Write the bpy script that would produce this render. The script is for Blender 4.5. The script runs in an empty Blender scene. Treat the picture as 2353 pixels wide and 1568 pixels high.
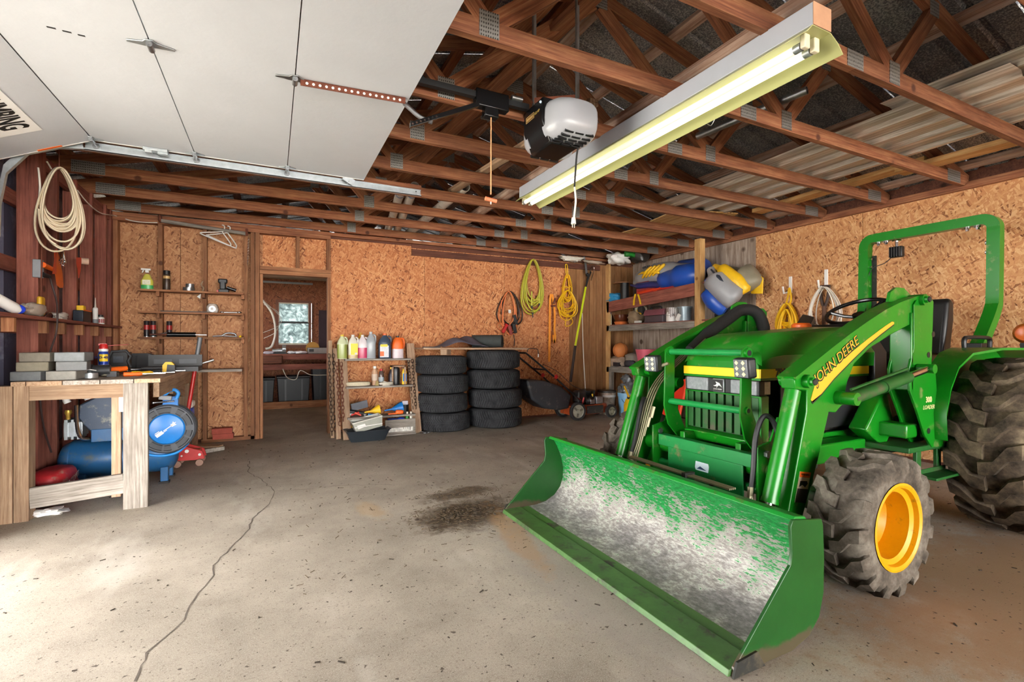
import bpy, bmesh, math, random
from mathutils import Matrix, Vector
random.seed(7)
SC=bpy.context.scene; COL=SC.collection
# ---------------------------------------------------------------- camera, light, exposure
F=1110.;HY=792.;CX=1176.5;CH=1.12;TH=math.atan((CX-625)/F);SN,CS=math.sin(TH),math.cos(TH)
cam=bpy.data.cameras.new('camera');cam.sensor_width=36;cam.lens=36*F/2353;cam.shift_y=8/2353;cam.clip_start=.02
camo=bpy.data.objects.new('camera',cam);COL.objects.link(camo);camo.location=(0,0,CH);camo.rotation_euler=(math.pi/2,0,-TH);SC.camera=camo
wd=bpy.data.worlds.new('sky');SC.world=wd;wd.use_nodes=True
bg=wd.node_tree.nodes['Background'];bg.inputs[0].default_value=(1,.98,.95,1);bg.inputs[1].default_value=7.5
vs=SC.view_settings;vs.view_transform='Standard';vs.look='None';vs.gamma=1;vs.use_curve_mapping=False;vs.exposure=1.9
try:
    SC.cycles.max_bounces=10;SC.cycles.diffuse_bounces=8;SC.cycles.caustics_reflective=False;SC.cycles.caustics_refractive=False;SC.cycles.sample_clamp_indirect=6
except Exception: pass
# ---------------------------------------------------------------- pixel -> point on a known plane
def dr(u,v):
    a=u-CX; return (F*SN+a*CS, F*CS-a*SN, HY-v)
def fl(u,v,z=0.):
    x,y,w=dr(u,v); t=(z-CH)/w; return Vector((x*t,y*t,z))
def aY(u,v,Y):
    x,y,w=dr(u,v); t=Y/y; return Vector((x*t,Y,CH+w*t))
def aX(u,v,X):
    x,y,w=dr(u,v); t=X/x; return Vector((X,y*t,CH+w*t))
# ---------------------------------------------------------------- mesh building
class B:
    def __init__(s): s.v=[];s.f=[]
    def add(s,v,f):
        o=len(s.v); s.v+= [tuple(p) for p in v]; s.f+=[tuple(i+o for i in q) for q in f]; return s
    def box(s,x0,x1,y0,y1,z0,z1):
        return s.add([(x,y,z) for z in(z0,z1) for y in(y0,y1) for x in(x0,x1)],[(0,2,3,1),(4,5,7,6),(0,1,5,4),(2,6,7,3),(0,4,6,2),(1,3,7,5)])
    def ob(s,c,d,R=None):
        t=B().box(-d[0]/2,d[0]/2,-d[1]/2,d[1]/2,-d[2]/2,d[2]/2); R=R or Matrix(); c=Vector(c)
        return s.add([R.to_3x3()@Vector(p)+c for p in t.v],t.f)
    def prism(s,poly,ax,a,b):
        n=len(poly); g={'x':lambda p,t:(t,p[0],p[1]),'y':lambda p,t:(p[0],t,p[1]),'z':lambda p,t:(p[0],p[1],t)}[ax]
        return s.add([g(p,a) for p in poly]+[g(p,b) for p in poly],[tuple(range(n))[::-1],tuple(range(n,2*n))]+[(i,(i+1)%n,n+(i+1)%n,n+i) for i in range(n)])
    def tube(s,pts,r,n=8,closed=False,caps=True,sq=None):
        P=[Vector(p) for p in pts];m=len(P);rs=r if isinstance(r,(list,tuple)) else [r]*m
        up=None;V=[]
        for i in range(m):
            if closed: t=(P[(i+1)%m]-P[i-1])
            else: t=P[min(i+1,m-1)]-P[max(i-1,0)]
            if t.length<1e-9: t=Vector((0,0,1))
            t.normalize()
            if up is None:
                up=Vector((0,0,1)) if abs(t.z)<.9 else Vector((0,1,0))
            a=t.cross(up)
            if a.length<1e-6: a=t.orthogonal()
            a.normalize();up=a.cross(t).normalized()
            for k in range(n):
                q=2*math.pi*(k+.5)/n
                ca,sa=math.cos(q),math.sin(q)
                if sq: ca*=sq[0];sa*=sq[1]
                V.append(P[i]+(a*ca+up*sa)*rs[i])
        Fc=[]
        for i in range(m if closed else m-1):
            j=(i+1)%m
            Fc+=[(i*n+k,i*n+(k+1)%n,j*n+(k+1)%n,j*n+k) for k in range(n)]
        if caps and not closed: Fc+=[tuple(range(n))[::-1],tuple(range((m-1)*n,m*n))]
        return s.add(V,Fc)
    def cyl(s,p0,p1,r0,r1=None,n=16,caps=True):
        return s.tube([p0,p1],[r0,r0 if r1 is None else r1],n,caps=caps)
    def lathe(s,prof,c=(0,0,0),ax='z',n=24,cap=True):
        g={'z':lambda r,h,q:(c[0]+r*math.cos(q),c[1]+r*math.sin(q),c[2]+h),'y':lambda r,h,q:(c[0]+r*math.cos(q),c[1]+h,c[2]+r*math.sin(q)),'x':lambda r,h,q:(c[0]+h,c[1]+r*math.cos(q),c[2]+r*math.sin(q))}[ax]
        m=len(prof);V=[g(r,h,2*math.pi*k/n) for r,h in prof for k in range(n)]
        Fc=[(i*n+k,i*n+(k+1)%n,(i+1)*n+(k+1)%n,(i+1)*n+k) for i in range(m-1) for k in range(n)]
        if cap:
            if prof[0][0]>1e-5: Fc.append(tuple(range(n))[::-1])
            if prof[-1][0]>1e-5: Fc.append(tuple(range((m-1)*n,m*n)))
        return s.add(V,Fc)
    def sph(s,c,r,n=16,m=10,f=None):
        if not isinstance(r,(tuple,list)): r=(r,r,r)
        V=[];c=Vector(c)
        for i in range(m+1):
            p=math.pi*i/m
            for k in range(n):
                q=2*math.pi*k/n;d=Vector((math.sin(p)*math.cos(q),math.sin(p)*math.sin(q),math.cos(p)))
                w=f(d) if f else 1
                V.append((c.x+d.x*r[0]*w,c.y+d.y*r[1]*w,c.z+d.z*r[2]*w))
        return s.add(V,[(i*n+k,(i+1)*n+k,(i+1)*n+(k+1)%n,i*n+(k+1)%n) for i in range(m) for k in range(n)])
    def loft(s,secs,closed=True,caps=True):
        n=len(secs[0]);V=[p for q in secs for p in q];Fc=[]
        for i in range(len(secs)-1):
            for k in range(n if closed else n-1):
                Fc.append((i*n+k,i*n+(k+1)%n,(i+1)*n+(k+1)%n,(i+1)*n+k))
        if caps and closed: Fc+=[tuple(range(n))[::-1],tuple(range((len(secs)-1)*n,len(secs)*n))]
        return s.add(V,Fc)
    def grid(s,fn,nu,nv,th=None):
        V=[Vector(fn(i/nu,j/nv)) for i in range(nu+1) for j in range(nv+1)]
        q=[(i*(nv+1)+j,(i+1)*(nv+1)+j,(i+1)*(nv+1)+j+1,i*(nv+1)+j+1) for i in range(nu) for j in range(nv)]
        if th is None: return s.add(V,q)
        o=len(V);th=Vector(th);W=[p+th for p in V]
        rim=[i*(nv+1) for i in range(nu+1)]+[nu*(nv+1)+j for j in range(1,nv+1)]+[i*(nv+1)+nv for i in range(nu-1,-1,-1)]+[j for j in range(nv-1,0,-1)]
        Fc=[f[::-1] for f in q]+[tuple(i+o for i in f) for f in q]+[(rim[i],rim[(i+1)%len(rim)],rim[(i+1)%len(rim)]+o,rim[i]+o) for i in range(len(rim))]
        return s.add(V+W,Fc)
    def xf(s,M):
        s.v=[tuple(M@Vector(p)) for p in s.v]; return s
    def mirY(s,yc):
        t=B();t.v=[(x,2*yc-y,z) for x,y,z in s.v];t.f=[f[::-1] for f in s.f];return t
    def join(s,o): return s.add(o.v,o.f)
def spl(pts,n=8,closed=False):
    P=[Vector(p) for p in pts];m=len(P);R=[]
    for i in range(m if closed else m-1):
        if closed: a,b,c,d=P[i-1],P[i],P[(i+1)%m],P[(i+2)%m]
        else: a,b,c,d=P[max(i-1,0)],P[i],P[i+1],P[min(i+2,m-1)]
        for k in range(n):
            t=k/n;R.append(.5*((2*b)+(c-a)*t+(2*a-5*b+4*c-d)*t*t+(3*b-a-3*c+d)*t**3))
    if not closed: R.append(P[-1])
    return R
def rotm(ax,deg): return Matrix.Rotation(math.radians(deg),4,ax)
def wm(o):
    return (wm(o.parent)@o.matrix_parent_inverse@o.matrix_basis) if o.parent else o.matrix_basis.copy()
def setpar(o,p):
    o.parent=p;o.matrix_parent_inverse=wm(p).inverted()
def tag(o,label,cat,group=None):
    o['label']=label;o['category']=cat
    if group:o['group']=group
    return o
def T(name,label,cat,loc=(0,0,0),group=None):
    o=bpy.data.objects.new(name,None);COL.objects.link(o);o.empty_display_size=.05
    o.matrix_basis=Matrix.Translation(loc);return tag(o,label,cat,group)
def mesh_of(b,name,ang=35):
    me=bpy.data.meshes.new(name);me.from_pydata(b.v,[],b.f)
    bm=bmesh.new();bm.from_mesh(me);bmesh.ops.remove_doubles(bm,verts=bm.verts,dist=1e-6);bmesh.ops.recalc_face_normals(bm,faces=bm.faces);bm.to_mesh(me);bm.free()
    for p in me.polygons:p.use_smooth=True
    me.set_sharp_from_angle(angle=math.radians(ang));return me
def O(name,b,mat,par=None,ang=35,bev=0,label=None,kind=None,seg=2):
    me=mesh_of(b,name,ang);me.materials.append(mat)
    o=bpy.data.objects.new(name,me);COL.objects.link(o)
    if par:setpar(o,par)
    if bev:
        m=o.modifiers.new('bevel','BEVEL');m.width=bev;m.segments=seg;m.limit_method='ANGLE';m.angle_limit=math.radians(40)
        for p in me.polygons:p.use_smooth=True
    if label:o['label']=label
    if kind:o['kind']=kind
    return o
def S(name,b,mat,par=None,**k): return O(name,b,mat,par,kind='structure',**k) if par is None else O(name,b,mat,par,**k)
def SE(name):
    o=bpy.data.objects.new(name,None);COL.objects.link(o);o['kind']='structure';return o
LC={}
def lum(name,p0,p1,w,h,mat,par=None,up=(0,0,1),label=None,kind=None):
    """timber: local X along the grain, w across, h along 'up'"""
    p0,p1=Vector(p0),Vector(p1);L=(p1-p0).length;key=(round(L,3),round(w,3),round(h,3),mat.name)
    if key not in LC:
        me=mesh_of(B().box(-L/2,L/2,-w/2,w/2,-h/2,h/2),name);me.materials.append(mat);LC[key]=me
    o=bpy.data.objects.new(name,LC[key]);COL.objects.link(o)
    x=(p1-p0).normalized();u=Vector(up);y=u.cross(x)
    if y.length<1e-4:y=x.orthogonal()
    y.normalize();z=x.cross(y)
    o.matrix_basis=Matrix.Translation((p0+p1)/2)@Matrix((x,y,z)).transposed().to_4x4()
    if par:setpar(o,par)
    if label:o['label']=label
    if kind:o['kind']=kind
    return o
def kids(o): return [c for c in COL.objects if c.parent==o]
def ctree(o,M=None,par=None,label=None):
    c=o.copy();COL.objects.link(c)
    if par:
        c.parent=par;c.matrix_parent_inverse=o.matrix_parent_inverse.copy()
    if M is not None:c.matrix_basis=M@o.matrix_basis
    if label:c['label']=label
    for k in o.children: ctree(k,None,c)
    return c
def text(name,s,size,mat,M,par,ext=.0006,label=None,font=None,shear=0,bold=0):
    cu=bpy.data.curves.new('t','FONT');cu.body=s;cu.size=size;cu.extrude=ext;cu.align_x='CENTER';cu.align_y='CENTER';cu.shear=shear;cu.offset=bold;cu.resolution_u=3
    t=bpy.data.objects.new('t',cu);COL.objects.link(t)
    me=bpy.data.meshes.new_from_object(t.evaluated_get(bpy.context.evaluated_depsgraph_get()))
    bpy.data.objects.remove(t);bpy.data.curves.remove(cu);me.materials.clear();me.materials.append(mat)
    o=bpy.data.objects.new(name,me);COL.objects.link(o);o.matrix_basis=M
    if par:setpar(o,par)
    if label:o['label']=label
    return o
def frame(o,x,y):
    x=Vector(x).normalized();y=Vector(y);z=x.cross(y).normalized();y=z.cross(x)
    return Matrix.Translation(o)@Matrix((x,y,z)).transposed().to_4x4()
# ---------------------------------------------------------------- materials
def lin(h):
    h=h.lstrip('#');c=[int(h[i:i+2],16)/255 for i in(0,2,4)]
    return tuple(x/12.92 if x<=.04045 else ((x+.055)/1.055)**2.4 for x in c)+(1,)
class N:
    def __init__(s,name):
        s.m=bpy.data.materials.new(name);s.m.use_nodes=True;s.t=s.m.node_tree;s.b=s.t.nodes['Principled BSDF'];s.out=s.t.nodes['Material Output']
    def n(s,ty,**k):
        n=s.t.nodes.new(ty)
        for a,v in k.items():
            if a[0]=='i' and a[1:].isdigit(): s.put(n.inputs[int(a[1:])],v)
            else:setattr(n,a,v)
        return n
    def put(s,i,v):
        if isinstance(v,bpy.types.NodeSocket):s.t.links.new(v,i)
        else:i.default_value=v
    def co(s,kind='Object',sc=(1,1,1),rot=(0,0,0),loc=(0,0,0)):
        t=s.n('ShaderNodeTexCoord');m=s.n('ShaderNodeMapping');s.put(m.inputs[0],t.outputs[kind]);m.inputs[1].default_value=loc;m.inputs[2].default_value=rot;m.inputs[3].default_value=sc
        return m.outputs[0]
    def noise(s,vec,sc=5,det=4,ro=.6,dist=0):
        n=s.n('ShaderNodeTexNoise');s.put(n.inputs['Vector'],vec);n.inputs['Scale'].default_value=sc;n.inputs['Detail'].default_value=det;n.inputs['Roughness'].default_value=ro;n.inputs['Distortion'].default_value=dist
        return n.outputs[0]
    def vor(s,vec,sc=5,feat='F1',rnd=1):
        n=s.n('ShaderNodeTexVoronoi',feature=feat);s.put(n.inputs['Vector'],vec);n.inputs['Scale'].default_value=sc;n.inputs['Randomness'].default_value=rnd
        return n
    def ramp(s,fac,stops,interp='LINEAR'):
        r=s.n('ShaderNodeValToRGB');s.put(r.inputs[0],fac);e=r.color_ramp;e.interpolation=interp
        while len(e.elements)<len(stops):e.elements.new(.5)
        for k,(p,c) in zip(e.elements,stops):
            k.position=p;k.color=lin(c) if isinstance(c,str) else ((c,c,c,1) if not isinstance(c,tuple) else c)
        return r.outputs[0]
    def mix(s,f,a,b,ty='MIX'):
        m=s.n('ShaderNodeMix',data_type='RGBA',blend_type=ty);s.put(m.inputs[0],f)
        for i,v in((6,a),(7,b)):
            s.put(m.inputs[i],lin(v) if isinstance(v,str) else v)
        return m.outputs[2]
    def math(s,op,a,b=0):
        m=s.n('ShaderNodeMath',operation=op);s.put(m.inputs[0],a);s.put(m.inputs[1],b);return m.outputs[0]
    def rnd(s): return s.n('ShaderNodeObjectInfo').outputs['Random']
    def bump(s,h,st=.2,d=.01):
        b=s.n('ShaderNodeBump');b.inputs['Strength'].default_value=st;b.inputs['Distance'].default_value=d;s.put(b.inputs['Height'],h);s.put(s.b.inputs['Normal'],b.outputs[0])
    def fin(s,col=None,rough=.5,metal=0.,spec=.5):
        if col is not None:s.put(s.b.inputs['Base Color'],lin(col) if isinstance(col,str) else col)
        s.put(s.b.inputs['Roughness'],rough);s.put(s.b.inputs['Metallic'],metal);s.b.inputs['Specular IOR Level'].default_value=spec
        return s.m
MC={}
def P(hexc,rough=.5,metal=0.,var=.25,sc=6.,spec=.5,bump=0.,dirt=None,name=None):
    """paint / plastic / metal with fine uneven colour; dirt=(hex, amount, scale)"""
    key=(hexc,rough,metal,var,sc,spec,bump,dirt)
    if key in MC:return MC[key]
    k=N(name or 'finish_'+hexc.strip('#'));c=k.co()
    n=k.noise(c,sc,5,.65);g=k.ramp(n,[(.25,(1-var,)*3+(1,)),(.75,(1+var*.4,)*3+(1,))])
    col=k.mix(1.,hexc,g,'MULTIPLY')
    if dirt:
        d=k.noise(k.co(loc=(3,1,2)),dirt[2],6,.7);col=k.mix(k.ramp(d,[(.62-dirt[1]*.3,0.),(.72-dirt[1]*.1,1.)]),col,dirt[0])
    if bump:k.bump(k.noise(c,sc*6,3),bump,.004)
    MC[key]=k.fin(col,rough,metal,spec);return MC[key]
def wood(name,a,b,dk,rough=.75,sc=1.,var=.35,knot=True):
    k=N(name);r=k.rnd();off=k.n('ShaderNodeCombineXYZ');k.put(off.inputs[0],k.math('MULTIPLY',r,37.));k.put(off.inputs[1],k.math('MULTIPLY',r,11.))
    ad=k.n('ShaderNodeVectorMath',operation='ADD');k.put(ad.inputs[0],k.co());k.put(ad.inputs[1],off.outputs[0])
    mp=k.n('ShaderNodeMapping');k.put(mp.inputs[0],ad.outputs[0]);mp.inputs[3].default_value=(1.3*sc,38*sc,38*sc)
    g=k.noise(mp.outputs[0],1.6,7,.68,.35);m2=k.n('ShaderNodeMapping');k.put(m2.inputs[0],ad.outputs[0]);m2.inputs[3].default_value=(3,9,9)
    g2=k.noise(m2.outputs[0],1.2,4,.6)
    col=k.ramp(g,[(.28,dk),(.44,a),(.66,b)]);col=k.mix(k.ramp(g2,[(.35,.5),(.7,0.)]),col,dk)
    if knot:
        v=k.vor(ad.outputs[0],2.6);kn=k.ramp(v.outputs['Distance'],[(.045,1.),(.085,0.)]);col=k.mix(kn,col,dk)
    br=k.ramp(r,[(0,(1-var,)*3+(1,)),(1,(1+var*.3,)*3+(1,))]);col=k.mix(1.,col,br,'MULTIPLY')
    k.bump(g,.15,.004);return k.fin(col,rough,0,.3)
def osb(name,cols,rot=(0,0,0)):
    k=N(name);t=k.n('ShaderNodeTexCoord').outputs['Object'];r=k.rnd()
    sx=k.n('ShaderNodeSeparateXYZ');k.put(sx.inputs[0],t)
    cb=k.n('ShaderNodeCombineXYZ');k.put(cb.inputs[0],k.math('ADD',sx.outputs[0],k.math('MULTIPLY',r,19.)));k.put(cb.inputs[1],k.math('ADD',sx.outputs[2],k.math('MULTIPLY',r,7.)))
    base=cb.outputs[0];w=k.n('ShaderNodeTexNoise');k.put(w.inputs['Vector'],base);w.inputs['Scale'].default_value=6;w.inputs['Detail'].default_value=2
    ww=k.n('ShaderNodeVectorMath',operation='SCALE');k.put(ww.inputs[0],w.outputs[1]);ww.inputs[3].default_value=.05
    base2=k.n('ShaderNodeVectorMath',operation='ADD');k.put(base2.inputs[0],base);k.put(base2.inputs[1],ww.outputs[0])
    L=[]
    for a,s1,s2 in((25,15,60),(100,16,66),(150,14,56),(65,18,72)):
        q=k.n('ShaderNodeMapping');q.vector_type='TEXTURE';k.put(q.inputs[0],base2.outputs[0]);q.inputs[2].default_value=(0,0,math.radians(a));q.inputs[3].default_value=(1/s1,1/s2,1)
        v=k.vor(q.outputs[0],1.);sp=k.n('ShaderNodeSeparateColor');k.put(sp.inputs[0],v.outputs['Color']);L.append((sp.outputs[0],sp.outputs[1]))
    val=L[0][0]
    for i,(a,s) in enumerate(L[1:]):
        st=k.math('GREATER_THAN',L[i][1],.45);m=k.n('ShaderNodeMix',data_type='FLOAT');k.put(m.inputs[0],st);k.put(m.inputs[2],val);k.put(m.inputs[3],a);val=m.outputs[0]
    fine=k.noise(base2.outputs[0],60,3,.7);val2=k.math('ADD',val,k.math('MULTIPLY',k.math('SUBTRACT',fine,.5),.22))
    d,m1,m2,l=cols;col=k.ramp(val2,[(.02,d),(.12,m1),(.55,m2),(1.,l)])
    big=k.noise(base,1.1,4);col=k.mix(k.ramp(big,[(.38,.35),(.62,0.)]),col,m1)
    k.bump(val2,.25,.004);return k.fin(col,.7,0,.35)
# ================================================================ materials of the place
W_TRUSS=wood('truss_lumber','#935a3e','#b5805a','#573224',sc=1.2)
W_RED=wood('red_lumber','#935447','#ae6e5b','#532d27',var=.3)
W_STUD=wood('stud_lumber','#a06a48','#bd8a62','#653e2a',sc=1.2)
W_PALE=wood('pale_lumber','#b8967a','#d2b69a','#7d5f4a',sc=1.4,var=.2)
W_GREY=wood('weathered_lumber','#958c82','#b8b0a6','#564e46',sc=1.6,var=.2)
W_BENCH=wood('bench_lumber','#a5866a','#c3a88a','#6a5240',sc=1.5,var=.25)
W_DARK=wood('dark_board','#6a4032','#80503c','#3a211a',var=.15)
W_NEW=wood('new_lumber','#d0a266','#e6c088','#8d6238',var=.15)
W_BARK=wood('barked_pole','#c4a08c','#e2cdbd','#5c3524',sc=.55,var=.1,knot=False)
W_PANEL=wood('wood_paneling','#9a6c44','#b2845a','#6a4428',sc=.7,var=.15)
M_OSB=osb('osb_back',('#6d3a20','#b06c43','#c68353','#dba473'))
M_OSBR=osb('osb_right',('#714224','#ba7f52','#cc9765','#e2b888'))
M_OSBD=osb('osb_dark',('#6d4028','#a4704c','#b58058','#c89a70'))
def platemat():
    k=N('gusset_steel');v=k.vor(k.co(sc=(1,1,.62)),85.,rnd=.15);col=k.ramp(v.outputs['Distance'],[(.22,'#3a3733'),(.34,'#8f8c88')]);k.bump(v.outputs['Distance'],.5,.003);return k.fin(col,.45,.5,.5)
M_PLATE=platemat()
M_GALV=P('#b9c0c4',.38,.75,.25,20,name='galvanised')
M_STEEL=P('#9a9c9e',.35,.85,.3,30,name='steel')
M_RUST=P('#7a4432',.8,.3,.5,40,bump=.4,name='rust')
M_CHAIN=P('#5a4436',.6,.6,.5,50,name='old_chain')
M_CHROME=P('#d8d8da',.15,1.,.1,10,name='chrome')
M_BLK=P('#191a1c',.45,0,.3,15,name='black_plastic')
M_BLKG=P('#101113',.25,0,.2,15,name='black_gloss')
M_RUB=P('#2b2a2b',.85,0,.3,20,name='rubber')
M_WHT=P('#e6e4e0',.4,0,.08,8,name='white_plastic')
M_GRYP=P('#8b8e92',.5,0,.2,10,name='grey_plastic')
M_RED=P('#b81f1e',.35,0,.25,12,name='red_paint')
M_ORG=P('#ef6a1c',.45,0,.15,10,name='orange_plastic')
M_YEL=P('#f0c020',.45,0,.15,10,name='yellow_plastic')
M_BLU=P('#1877c8',.35,0,.2,9,name='blue_paint')
M_GREEN=P('#2f8f3a',.4,0,.2,9,name='green_plastic')
def concrete():
    k=N('concrete');c=k.co();a=k.noise(c,1.3,6,.65);b=k.noise(c,14,6,.75);d=k.noise(c,90,3,.7);e=k.noise(k.co(sc=(1,.35,1),rot=(0,0,.35)),2.2,5,.6)
    col=k.ramp(a,[(.3,'#857b6f'),(.5,'#a3998b'),(.72,'#bab0a1')])
    col=k.mix(k.ramp(b,[(.55,0.),(.75,.55)]),col,'#86796a');col=k.mix(k.ramp(d,[(.56,0.),(.68,.7)]),col,'#6a5f54');g_=k.noise(c,240,2,.6);col=k.mix(k.ramp(g_,[(.35,.4),(.5,0.)]),col,'#d2cbc0')
    col=k.mix(k.ramp(e,[(.56,0.),(.7,.5)]),col,'#cdc8bd')
    # brown soil stain and orange rust streak; long grey strip paints the bucket's shadow
    def blot(x,y,rx,ry,rot=0,nz=.5):
        m=k.n('ShaderNodeMapping');m.vector_type='TEXTURE';k.put(m.inputs[0],k.co());m.inputs[1].default_value=(x,y,0);m.inputs[2].default_value=(0,0,rot);m.inputs[3].default_value=(rx,ry,1)
        l=k.n('ShaderNodeVectorMath',operation='LENGTH');k.put(l.inputs[0],m.outputs[0])
        return k.math('ADD',l.outputs['Value'],k.math('MULTIPLY',k.math('SUBTRACT',k.noise(k.co(),7,6,.75),.5),nz*4))
    for x,y,rx,ry,rot,cl,am in((1.15,3.0,.42,.3,.3,'#4f4234',.95),(1.25,3.42,.36,.14,.2,'#5d5042',.8),(1.28,2.55,.1,.6,-.15,'#b98c56',.6),(.6,3.35,.1,.25,.2,'#b0936c',.5),(2.9,1.0,1.4,.5,.1,'#a08468',.6),(3.3,.8,1.4,.9,0,'#9a7a5c',.55),(1.3,1.9,.28,1.1,0,'#958c88',.4)):
        col=k.mix(k.math('MULTIPLY',k.ramp(blot(x,y,rx,ry,rot),[(.55,1.),(1.15,0.)]),am),col,cl)
    for (dx,dy),th in(((.7,.3),.63),((.2,.9),.64)):
        sp=k.noise(k.co(loc=(dx*9,dy*9,0)),38,2,.5);col=k.mix(k.ramp(sp,[(th+.06,0.),(th+.09,.8)]),col,'#3d332a')
    k.bump(b,.2,.006);return k.fin(col,.78,0,.3)
M_CONC=concrete()
def roofmetal(name,a,b,th=.5,sc=30):
    k=N(name);c=k.co(sc=(1,1,1));n=k.noise(c,sc,4,.75);n2=k.noise(c,2.2,4);col=k.ramp(k.math('ADD',n,k.math('MULTIPLY',k.math('SUBTRACT',n2,.5),.35)),[(th-.03,a),(th+.09,b)])
    return k.fin(col,.55,.35,.4)
M_ROOF=roofmetal('roof_steel','#6a6a70','#b2b0ab',.5,85)
M_SIDE=roofmetal('siding_steel','#55556a','#7a7a8c',.55,4)
def plywood():
    k=N('weathered_plywood');c=k.co(sc=(9,9,.9));g=k.noise(c,2,6,.65,.8);col=k.ramp(g,[(.3,'#6d5c50'),(.5,'#9b8a7c'),(.72,'#bdaea0')])
    s=k.noise(k.co(sc=(2.4,2.4,1.2)),2,4);col=k.mix(k.ramp(s,[(.55,0.),(.75,.7)]),col,'#5d4a3e')
    v=k.vor(k.co(sc=(3.3,3.3,3.3)),1.);col=k.mix(k.ramp(v.outputs['Distance'],[(.1,.9),(.17,0.)]),col,'#4a3628')
    return k.fin(col,.8,0,.25)
M_PLY=plywood()
M_OSBP=osb('osb_loose',('#7a5530','#b98f58','#d0ab72','#e0c48e'))
# ================================================================ floor
S('floor',B().box(-1.75,5.7,-6,10.4,-.12,0),M_CONC);FLOOR=bpy.data.objects['floor']
S('ground_outside',B().box(-14,16,-14,22,-.3,-.13),P('#c2bcae',.9,0,.2,2,name='bounce_ground'))  # unseen pale ground added to bounce daylight indoors
M_CRK=P('#6a6056',.9,0,.5,30,name='crack_dark')
def crack(pxs,w):
    pts=[fl(*p) for p in pxs];r=random.Random(3);full=[]
    for a,b in zip(pts,pts[1:]):
        n=max(2,int((b-a).length/.05))
        for i in range(n):
            t=i/n;q=a.lerp(b,t);full.append(q+Vector((r.uniform(-.012,.012),r.uniform(-.012,.012),0)))
    full.append(pts[-1]);b=B();L=[]
    for i,q in enumerate(full):
        t=(full[min(i+1,len(full)-1)]-full[max(i-1,0)]).normalized();s=Vector((-t.y,t.x,0))*w*r.uniform(.35,1.)
        L+=[q+s+Vector((0,0,.0012)),q-s+Vector((0,0,.0012))]
    b.add(L,[(2*i,2*i+1,2*i+3,2*i+2) for i in range(len(full)-1)]);O('crack',b,M_CRK,FLOOR)
crack([(575,1060),(568,1085),(600,1103),(632,1130),(615,1160),(588,1185),(570,1215),(540,1250),(500,1290),(482,1335),(440,1380),(432,1410),(400,1445),(345,1500),(322,1530),(310,1567)],.0042)
crack([(632,1130),(700,1125),(800,1115),(900,1115)],.003)
# ================================================================ walls
wb=SE('wall_back')
def osbp(par,x0,x1,y0,y1,z0,z1,mat,name='osb_panel',face='y'):
    b=B().box(-(x1-x0)/2,(x1-x0)/2,-(y1-y0)/2,(y1-y0)/2,-(z1-z0)/2,(z1-z0)/2) if face=='y' else B().box(-(y1-y0)/2,(y1-y0)/2,-(x1-x0)/2,(x1-x0)/2,-(z1-z0)/2,(z1-z0)/2)
    o=O(name,b,mat);o.matrix_basis=Matrix.Translation(((x0+x1)/2,(y0+y1)/2,(z0+z1)/2))@(Matrix() if face=='y' else rotm('Z',90));setpar(o,par);return o
for a,b in((.665,1.88),(1.884,3.1),(3.104,4.25)): osbp(wb,a,b,6.5,6.512,.03,2.46,M_OSB)
osbp(wb,-1.55,-.93,6.565,6.577,.03,2.5,M_OSBD);osbp(wb,-.926,-.1,6.565,6.577,.03,2.5,M_OSBD);osbp(wb,-.1,.665,6.565,6.577,2.0,2.5,M_OSB)
for i,x in enumerate([4.252+.131*j for j in range(10)]):
    o=lum('paneling_board',(x+.0635,6.508,.02),(x+.0635,6.508,2.46),.125,.016,W_PANEL,wb,up=(0,1,0))
O('backing',B().box(4.25,5.55,6.518,6.53,0,2.5).box(.66,4.25,6.514,6.53,0,2.5).box(-1.6,-.1,6.58,6.6,0,2.55).box(-.1,.66,6.58,6.6,2.,2.55),W_DARK,wb)
for x in(-1.49,-1.1,-.685,-.275): lum('stud',(x,6.52,.04),(x,6.52,2.48),.04,.09,W_STUD,wb,up=(0,1,0))
lum('bottom_plate',(-.72,6.52,.02),(-.13,6.52,.02),.09,.04,W_STUD,wb)
lum('top_plate',(-1.6,6.5,2.51),(5.55,6.5,2.51),.1,.04,W_TRUSS,wb);lum('top_plate',(-1.6,6.5,2.465),(.66,6.5,2.465),.1,.045,W_TRUSS,wb)
lum('header_board',(1.7,6.485,2.375),(4.83,6.485,2.375),.03,.085,W_DARK,wb);lum('header_board',(1.7,6.49,2.46),(5.5,6.49,2.46),.02,.05,W_DARK,wb)
d1=SE('door_1')
lum('jamb',(-.155,6.52,0),(-.155,6.52,2.46),.045,.12,W_STUD,d1,up=(0,1,0));lum('jamb',(-.205,6.52,0),(-.205,6.52,2.46),.04,.09,W_STUD,d1,up=(0,1,0));lum('jamb',(-.112,6.54,0),(-.112,6.54,1.96),.03,.14,W_STUD,d1,up=(0,1,0))
lum('jamb',(.645,6.535,0),(.645,6.535,1.98),.035,.13,W_STUD,d1,up=(0,1,0))
lum('head',(-.13,6.52,1.985),(.665,6.52,1.985),.12,.045,W_STUD,d1);lum('head',(-.13,6.52,2.035),(.665,6.52,2.035),.1,.045,W_STUD,d1)
lum('cripple_stud',(.285,6.52,2.06),(.285,6.52,2.45),.04,.09,W_STUD,d1,up=(0,1,0));lum('cripple_stud',(.64,6.52,2.06),(.64,6.52,2.45),.04,.09,W_STUD,d1,up=(0,1,0))
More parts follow.
